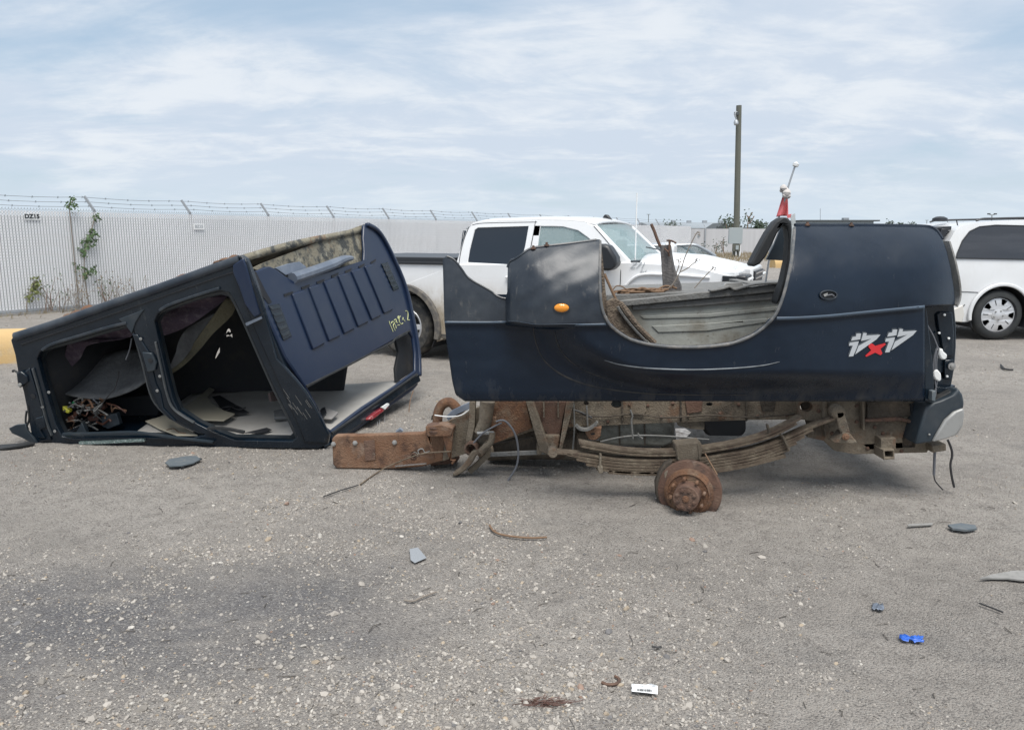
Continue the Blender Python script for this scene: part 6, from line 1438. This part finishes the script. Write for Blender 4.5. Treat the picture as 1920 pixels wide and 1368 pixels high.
# front: headlamps, grille, bumper
for v0_ in (.03, WT - .03 - .42):
    hlp = MB().box((u_nose - .10, v0_ + .20, z_hood - .23), .32, .44, .22).build('headlamp', M['chrome'], trk, bevel=.03)
    MB().box((u_nose + .065, v0_ + .20, z_hood - .23), .02, .36, .16).build('lens', M['glass_clear'], hlp)
hu0, hz0 = TS(1354, 517); hu1, hz1 = TS(1380, 545)
MB().box(((hu0 + hu1) / 2, .014, (hz0 + hz1) / 2), abs(hu1 - hu0), .03, abs(hz1 - hz0)).build('side_headlamp', M['black_trim'], trk, bevel=.01)
MB().box(((hu0 + hu1) / 2 + .05, .004, (hz0 + hz1) / 2 - .015), abs(hu1 - hu0) * .62, .03, abs(hz1 - hz0) * .55).build('lamp_guide', M['white_plastic'], trk, bevel=.012)
MB().box((u_nose - .14, WT / 2, z_hood - .04), .26, WT - .12, .16).build('nose_panel', M['white_clean'], trk, bevel=.04)
for v0_ in (.30, WT - .30):
    hd = MB().box((u_nose + .02, v0_, z_hood - .15), .12, .50, .25).build('lamp_bezel', M['black_trim'], trk, bevel=.02)
    MB().box((u_nose + .075, v0_, z_hood - .17), .03, .38, .13).build('lamp_reflector', M['chrome'], hd, bevel=.012)
    MB().tube([Vector((u_nose + .09, v0_ + .17, z_hood - .07)), Vector((u_nose + .09, v0_ - .17, z_hood - .07)), Vector((u_nose + .09, v0_ - .2, z_hood - .22)), Vector((u_nose + .09, v0_ + .1, z_hood - .24))], .016, 6).build('lamp_guide', M['white_plastic'], hd)
gr = MB().box((u_nose + .03, WT / 2, z_hood - .12), .12, .95, .34).build('grille_surround', M['white_clean'], trk, bevel=.03)
MB().box((u_nose + .10, WT / 2, z_hood - .11), .02, .80, .22).build('grille', M['black_trim'], gr)
for k in range(4): MB().box((u_nose + .113, WT / 2, z_hood - .19 + k * .055), .015, .78, .014).build('grille_bar', M['chrome'], gr)
MB().box((u_nose + .08, WT / 2, .62), .22, WT - .05, .26).build('bumper', M['white_clean'], trk, bevel=.05)
MB().box((-1.24, WT / 2, .62), .18, WT - .05, .2).build('rear_bumper', M['chrome'], trk, bevel=.04)
for v0_ in (.02, WT - .14): MB().box((-1.155, v0_ + .06, z_rail - .28), .03, .12, .36).build('tail_lamp', M['red_lens'], trk, bevel=.012)
MB().tube([Vector((uc, .1, RW)), Vector((uc, WT - .1, RW))], .05, 10).build('rear_axle', M['dark'], trk)
for cu in (uc, u_fw):
    wheel(trk, (cu, .05, RW), RW, .27, -1, RW * .60); wheel(trk, (cu, WT - .05, RW), RW, .27, 1, RW * .60)
zu, zz_ = TS(1181, 499, .0)
def local_text(body, size, o, parent, material, shear=0.0, name='badge'):
    me = text_mesh(body, size)
    for v in me.vertices:
        c = v.co.copy(); v.co = Vector(o) + Vector((c.x + c.y * shear, -c.z, c.y))
    me.materials.clear(); me.materials.append(material); ob = bpy.data.objects.new(name, me); COL.objects.link(ob); ob.parent = parent; return ob
bu, bz = TS(1196, 498)
local_text('Z71', .10, (bu, .012, bz), trk, M['decal_grey'], .5, 'decal'); local_text('4x4', .05, (bu + .06, .012, bz - .065), trk, M['decal_grey'], .4, 'decal')

# ---- white minivan at the right edge
v0g = G(1870, 638); van = thing('minivan', 'white minivan with silver wheel covers at the right edge', 'van', (v0g.x, v0g.y, 0), local=True)
def VS(px, py, v=0.0):
    p = P(px, py, v0g.y + v); return (p.x - v0g.x, p.z)
vr = VS(1870, 591)[1]; WV = 1.9
u_r = VS(1771, 560)[0]
z_w0, z_w1 = VS(1850, 487)[1], VS(1900, 424)[1]
vt = lambda z: .03 + .22 * max(0, z - 1.15)
zr = VS(1900, 413)[1]
vb = [(u_r + .02, VS(1790, 598)[1] + .0), (u_r - .02, VS(1775, 560)[1]), (u_r + .02, VS(1775, 520)[1]), VS(1775, 475), VS(1783, 460), VS(1800, 434), VS(1812, 424), VS(1840, 418), VS(1880, 414), (1.2, zr + .04), (2.1, zr + .02), (2.6, zr - .10), (3.5, 1.08), (4.0, .95), (4.15, .7), (4.15, .35), (3.72, .30)] + arc(3.08, vr, vr * 1.2, -20, 200) + [(2.4, .26), (.62, .26)] + arc(0, vr, vr * 1.18, -15, 193) + [VS(1790, 604), (u_r + .06, VS(1790, 604)[1])]
uz_prism(vb, vt, lambda z: WV - vt(z)).build('body', M['white_clean'], van, bevel=.05, seg=3)
qw = [VS(1797, 484), VS(1799, 476), VS(1812, 452), VS(1828, 434), VS(1848, 425), VS(1880, 422), (1.15, zr - .10), (1.12, z_w0 - .01)]
def van_glass(L, name='side_window'):
    m_ = MB(); m_.plate([L], lambda q: Vector((q[0], vt(q[1]) - .006, q[1])), (0, .02, 0)); w_ = m_.build(name, M['glass_van'], van)
    pts = [Vector((q[0], vt(q[1]) - .006, q[1])) for q in L]; MB().tube(pts + [pts[0]], .010, 6, False).build('window_trim', M['black_trim'], w_)
van_glass(qw); van_glass([(1.22, z_w0 - .01), (1.24, zr - .10), (2.1, zr - .13), (2.25, zr - .2), (2.3, z_w0 - .02)]); van_glass([(2.36, z_w0 - .02), (2.34, zr - .24), (2.55, zr - .26), (3.05, z_w0 - .08)])
# rear hatch glass, spoiler, bumper, roof rail, trim lines
hg = [VS(1776, 458), VS(1790, 435), VS(1797, 431)]
MB().add([(hg[0][0] - .02, .30, hg[0][1]), (hg[0][0] - .02, WV - .3, hg[0][1]), (hg[2][0] - .02, WV - .34, hg[2][1]), (hg[2][0] - .02, .34, hg[2][1])], [(0, 1, 2, 3)]).build('hatch_window', M['glass_van'], van, recalc=False, solid=.02)
sp1 = VS(1796, 430); sp0 = VS(1752, 428)
MB().plate([[(sp1[0] + .05, sp1[1] + .05), (sp1[0] + .05, sp1[1] - .01), (sp1[0] - .33, sp1[1] - .03), (sp1[0] - .33, sp1[1] + .01)]], lambda q: Vector((q[0], .25, q[1])), (0, WV - .5, 0)).build('spoiler', M['black_trim'], van, bevel=.012)
MB().plate([[(hg[0][0] - .03, hg[0][1] - .04), (hg[0][0] - .01, hg[0][1] + .02), (hg[2][0] - .01, hg[2][1] + .02), (hg[2][0] - .14, hg[2][1] + .02)]], lambda q: Vector((q[0], .20, q[1])), (0, .06, 0)).build('hatch_pillar', M['black_trim'], van, bevel=.01)
MB().plate([[VS(1770, 573), VS(1788, 580), VS(1806, 572), VS(1808, 590), VS(1804, 604), VS(1788, 602), VS(1772, 598)]], lambda q: Vector((q[0], .0, q[1])), (0, WV, 0)).build('rear_bumper', mat('bumper_beige', (.62, .60, .56), .5), van, bevel=.02)
MB().tube(smooth_path([Vector((x, .028, z)) for x, z in (VS(1792, 547), VS(1815, 547.5), VS(1836, 548.5))], 3), .006, 6).build('panel_gap', M['dark'], van)
MB().tube(smooth_path([Vector((x, .024, z)) for x, z in (VS(1786, 571), VS(1795, 573), VS(1803, 578), VS(1811, 571))], 3), .005, 6).build('panel_gap', M['dark'], van)
rl_ = [Vector((x, .30, z)) for x, z in (VS(1853, 413), VS(1866, 409.5), VS(1890, 409), VS(1930, 408))] + [Vector((1.6, .3, zr + .06)), Vector((1.8, .3, zr + .02))]
MB().tube(smooth_path(rl_, 4), .016, 8).build('roof_rail', M['black_trim'], van)
MB().tube([v + Vector((0, WV - .6, 0)) for v in smooth_path(rl_, 4)], .016, 8).build('roof_rail', M['black_trim'], van)
MB().lathe(Vector((VS(1828, 416)[0], WV / 2, zr + .0)), (0, 0, 1), [(0, .12), (.05, .11), (.075, .06), (.08, .005)], 14).build('roof_antenna', M['black_trim'], van)
a0 = VS(1822, 416); MB().tube([Vector((a0[0], .35, a0[1] - .06)), Vector((a0[0] - .03, .35, a0[1] + .04))], .008, 6).build('aerial_stub', M['black_trim'], van)
MB().sweep([Vector((u, -.004, z)) for u, z in arc(0, vr, vr * 1.21, -8, 190, 28)], (0, 1, 0), .05, .045).build('arch_flare', M['white_clean'], van, bevel=.012)
MB().sweep([Vector((u, .22, z)) for u, z in arc(0, vr, vr * 1.17, -25, 205, 24)], (0, 1, 0), .01, .45).build('arch_liner', M['dark'], van)
MB().plate([[VS(1806, 598), VS(1818, 596), VS(1820, 607), VS(1808, 607)]], lambda q: Vector((q[0], .05, q[1])), (0, .2, 0)).build('mud_flap', M['black_trim'], van)
for cu in (0, 3.08):
    wheel(van, (cu, .03, vr), vr, .21, -1, VS(1870, 638 - 10)[1] and vr * .74, 'van', 'tyre_van'); wheel(van, (cu, WV - .03, vr), vr, .21, 1, vr * .74, 'van', 'tyre_van')

# ---- silver car glimpsed between the truck's far mirror and the pole
c0 = P(1240, 560, 13.5); c0.z = 0
car = thing('sedan', 'silver car behind the white pickup with only its windshield showing', 'car', c0, local=True)
cz = P(1300, 459, 14.2).z
def CS(px, py): p = P(px, py, 14.2); return (p.x - c0.x, p.z)
bp_ = [(-1.9, .35), (-2.0, .75), (-1.9, 1.0), (-1.0, 1.02), CS(1340, 479), (CS(1340, 479)[0] + .95, .82), (CS(1340, 479)[0] + 1.05, .4)] + [(CS(1340, 479)[0] + .85, .33)] + arc(CS(1340, 479)[0] + .5, .33, .36, 0, 180) + [(-.9, .3)] + arc(-1.3, .33, .36, 0, 180)
uz_prism(bp_, lambda z: .7, lambda z: 2.45).build('body', M['silver_car'], car, bevel=.06, seg=3)
gp = [(-1.5, 1.0), (-.9, cz - .03), CS(1262, 460), CS(1300, 459), CS(1318, 465), CS(1344, 480)]
uz_prism(gp, lambda z: .78 + .2 * max(0, z - 1), lambda z: 2.37 - .2 * max(0, z - 1)).build('cabin_glass', M['glass_clear'], car, bevel=.03)
MB().tube(smooth_path([Vector((u, .80, z)) for u, z in gp[1:]], 4), .03, 8).build('roof_edge', M['silver_car'], car); MB().tube(smooth_path([Vector((u, 2.34, z)) for u, z in gp[1:]], 4), .03, 8).build('roof_edge', M['silver_car'], car)
MB().box(((gp[1][0] + gp[3][0]) / 2, 1.57, cz - .01), gp[3][0] - gp[1][0], 1.5, .04).build('roof', M['silver_car'], car, bevel=.015)
MB().box((.0, 1.57, 1.1), .8, 1.3, .2).build('seat_row', M['seat'], car, bevel=.05)
for cu in (CS(1340, 479)[0] + .5, -1.3): wheel(car, (cu, .72, .33), .33, .2, -1, .22, 'truck', 'tyre_van'); wheel(car, (cu, 2.43, .33), .33, .2, 1, .22, 'truck', 'tyre_van')

# ================================================================== LITTER ON THE LOT
def on_ground(q, z=.004):
    g = G(q[0], q[1], 0); g.z = gz(g.x, g.y) + z; return g
def flat(name, label, cat, pts, mt, z=.008, th=.004, group='litter on the gravel'):
    c = on_ground((sum(p[0] for p in pts) / len(pts), sum(p[1] for p in pts) / len(pts)))
    t_ = thing(name, label, cat, c, group)
    def fm(q):
        g = G(q[0], q[1], 0); g.z = c.z + z + .003 * math.sin(q[0] * .5); return g
    MB().plate([pts], fm, (0, 0, th)).build('sheet', M[mt], t_, bevel=.001)
    return t_, c
s_, c = flat('flat_scrap', 'dark grey bullet shaped plastic scrap in front of the wrecked cab', 'scrap', [(310, 871), (318, 866), (350, 859), (368, 860), (378, 865), (362, 872), (342, 878), (318, 879)], 'slate', .012, .010)
MB().lathe(on_ground((376, 865), .018), (0, 0, 1), [(0, .012), (.01, .008)], 8).build('fixing_tab', M['dark'], s_)
s_, c = flat('clear_shard', 'pale translucent plastic shard lying on the gravel', 'shard', [(768, 1037), (784, 1034), (800, 1052), (778, 1062), (770, 1058)], 'galv', .010, .003)
s_, c = flat('paper_label', 'white paper label with a printed barcode', 'label', [(1184, 1288), (1202, 1289), (1218, 1286), (1227, 1288), (1233, 1291), (1233, 1307), (1208, 1304), (1184, 1302), (1184, 1297), (1187, 1295), (1184, 1294)], 'paper', .010, .002)
bars = MB()
x = 1194.0
random.seed(3)
while x < 1222:
    w = random.choice((.5, .7, 1.0)); pts = [(x, 1298.0 + (x - 1194) * .05), (x + w, 1298.0 + (x - 1194) * .05), (x + w, 1302.4 + (x - 1194) * .05), (x, 1302.2 + (x - 1194) * .05)]
    def fm(q): g = G(q[0], q[1], 0); g.z = c.z + .0165; return g
    bars.plate([pts], fm, (0, 0, .0005)); x += w + random.choice((.5, .6, .9))
bars.build('printed_barcode', M['ink'], s_)
pr = MB()
for pts in ([(1217, 1289), (1222, 1289), (1222, 1291), (1217, 1291)], [(1223, 1290), (1226, 1290), (1226, 1294), (1223, 1294)], [(1227, 1291), (1229, 1291), (1229, 1294), (1227, 1294)], [(1192, 1292), (1199, 1292.5), (1199, 1293), (1192, 1292.6)], [(1187, 1289.5), (1189, 1289.5), (1189, 1291), (1187, 1291)], [(1202, 1293), (1214, 1293.5), (1214, 1294), (1202, 1293.6)]): pr.plate([pts], fm, (0, 0, .0005))
pr.build('printed_text', M['decal_grey'], s_)
def crumple(name, label, cx_, cy_, wx, wy, mt, n=5):
    c = on_ground((cx_, cy_)); t_ = thing(name, label, 'wrapper', c, 'litter on the gravel'); rows_ = []
    for j in range(n + 1):
        r_ = []
        for i in range(2 * n + 1):
            q_ = G(cx_ + (i / (2 * n) - .5) * wx, cy_ + (j / n - .5) * wy + (i / (2 * n) - .5) * wx * .12, 0); q_.z = c.z + .012 + random.uniform(-.006, .007); q_ += Vector((random.uniform(-.004, .004), random.uniform(-.006, .006), 0)); r_.append(q_)
        rows_.append(r_)
    m_ = MB(); m_.grid(rows_); m_.build('crumpled_film', M[mt], t_, recalc=False, solid=.0015, angle=10)
crumple('blue_wrapper', 'bright blue crumpled wrapper on the gravel', 1709, 1199, 42, 9, 'blue_plastic'); crumple('small_wrapper', 'small faded blue and grey wrapper up from the bright one', 1646, 1139, 20, 12, 'shield', 4)
flat('dark_scrap', 'small dark layered scrap on the gravel at the far right', 'scrap', [(1776, 992), (1800, 989), (1828, 992), (1831, 997), (1810, 1001), (1785, 998)], 'slate', .012, .012)
flat('grey_plank', 'weathered grey slab lying at the right edge of the lot', 'plank', [(1836, 1086), (1860, 1078), (1900, 1072), (1960, 1070), (1960, 1090), (1915, 1089), (1890, 1086), (1860, 1085)], 'scrap', .004, .009)
flat('thin_strip', 'thin grey strip on the gravel below the bumper', 'strip', [(1702, 987), (1748, 985), (1748, 988), (1702, 990)], 'scrap', .008, .006)
flat('rubber_strip', 'flattened black rubber strip at the left edge by the cab', 'strip', [(-30, 838), (20, 835), (60, 831), (66, 834), (40, 839), (0, 844), (-30, 846)], 'rubber', .006, .015)
tb = MB(); random.seed(21)
for _ in range(170):
    py_ = 560 + 790 * random.random(); px_ = random.uniform(-20, 1940)
    if 600 < py_ < 900 and px_ < 1830: continue
    a = on_ground((px_, py_), .004); an = random.uniform(0, 6.28); L_ = random.uniform(.012, .06) * (1 if random.random() < .85 else 2)
    d_ = Vector((math.cos(an), math.sin(an), random.uniform(-.03, .08))) * L_; b_ = a + d_ * .5 + Vector((random.gauss(0, .004), random.gauss(0, .004), .002))
    tb.tube([a, b_, a + d_], random.uniform(.0009, .0022), 4)
tag(tb.build('dry_chaff', mat('dark_chaff', (.09, .08, .07), .9), recalc=False), 'dark bits of straw, twig and wire strewn thinly over the gravel', 'debris', kind='stuff')
def ground_wire(name, label, pts, r_, mt, lift=.01, cat='wire'):
    p = [on_ground(q, lift + r_) for q in pts]; t_ = thing(name, label, cat, p[0], 'litter on the gravel'); MB().tube(smooth_path(p, 5), r_, 6).build('strand', M[mt], t_)
ground_wire('bent_wire', 'bent rusty wire on the gravel left of the hub', [(918, 992), (925, 1003), (940, 1010), (970, 1014), (1000, 1014), (1025, 1012)], .006, 'twig')
ground_wire('straight_wire', 'thin dark wire lying in front of the chassis end', [(606, 932), (640, 920), (672, 911)], .004, 'black_cable')
ground_wire('curled_wire', 'curled dark wire on the gravel by the white minivan', [(1876, 686), (1884, 692), (1900, 694)], .012, 'black_cable')
ground_wire('pale_stick', 'pale bent stick on the gravel below the clear shard', [(758, 1133), (775, 1134), (790, 1127), (818, 1114)], .004, 'stem')
ground_wire('short_twig', 'short dark twig on the gravel near the paper label', [(1222, 1214), (1232, 1216), (1240, 1215)], .004, 'black_cable')
ground_wire('thin_stick', 'thin dark stick lying at the right edge of the lot', [(1836, 1132), (1860, 1142), (1880, 1150)], .004, 'black_cable')
tw_ = thing('trailing_rod', 'long thin rod slanting from the chassis hole to the ground', 'rod', on_ground((700, 890)))
MB().tube(smooth_path([FPL((846, 846), .1), FPL((810, 848), .1), FPL((778, 854), .1), on_ground((720, 884), .02), on_ground((676, 909), .012)], 5), .005, 6).build('rod', M['leaf'], tw_)
g = on_ground((1020, 1322)); hr_ = MB()
for _ in range(70):
    a = g + Vector((random.gauss(-.01, .035), random.gauss(0, .012), random.uniform(0, .012))); hr_.tube([a, a + Vector((random.gauss(.03, .03), random.gauss(0, .012), random.uniform(-.004, .012)))], .0012, 3, False)
t_ = thing('brown_tuft', 'tuft of reddish brown fibres on the gravel at the bottom edge', 'tuft', g); hr_.build('fibres', M['brown_plastic'], t_)
g = on_ground((1143, 1277)); t_ = thing('rust_washer', 'rusty curved flake on the gravel left of the paper label', 'flake', g)
MB().tube(smooth_path([g + Vector((.035 * math.cos(a), .03 * math.sin(a), .006)) for a in np.linspace(-2.6, .9, 9)], 3), .006, 6).build('ring', M['rust_dark'], t_)
g = on_ground((708, 812)); t_ = thing('teal_scrap', 'tiny teal plastic scrap behind the chassis rail', 'scrap', G(748, 800)); MB().plate([[(742, 810), (750, 804), (756, 808), (749, 815)]], lambda q: P(q[0], q[1], 5.3), (0, .01, .01)).build('sheet', M['shield'], t_)
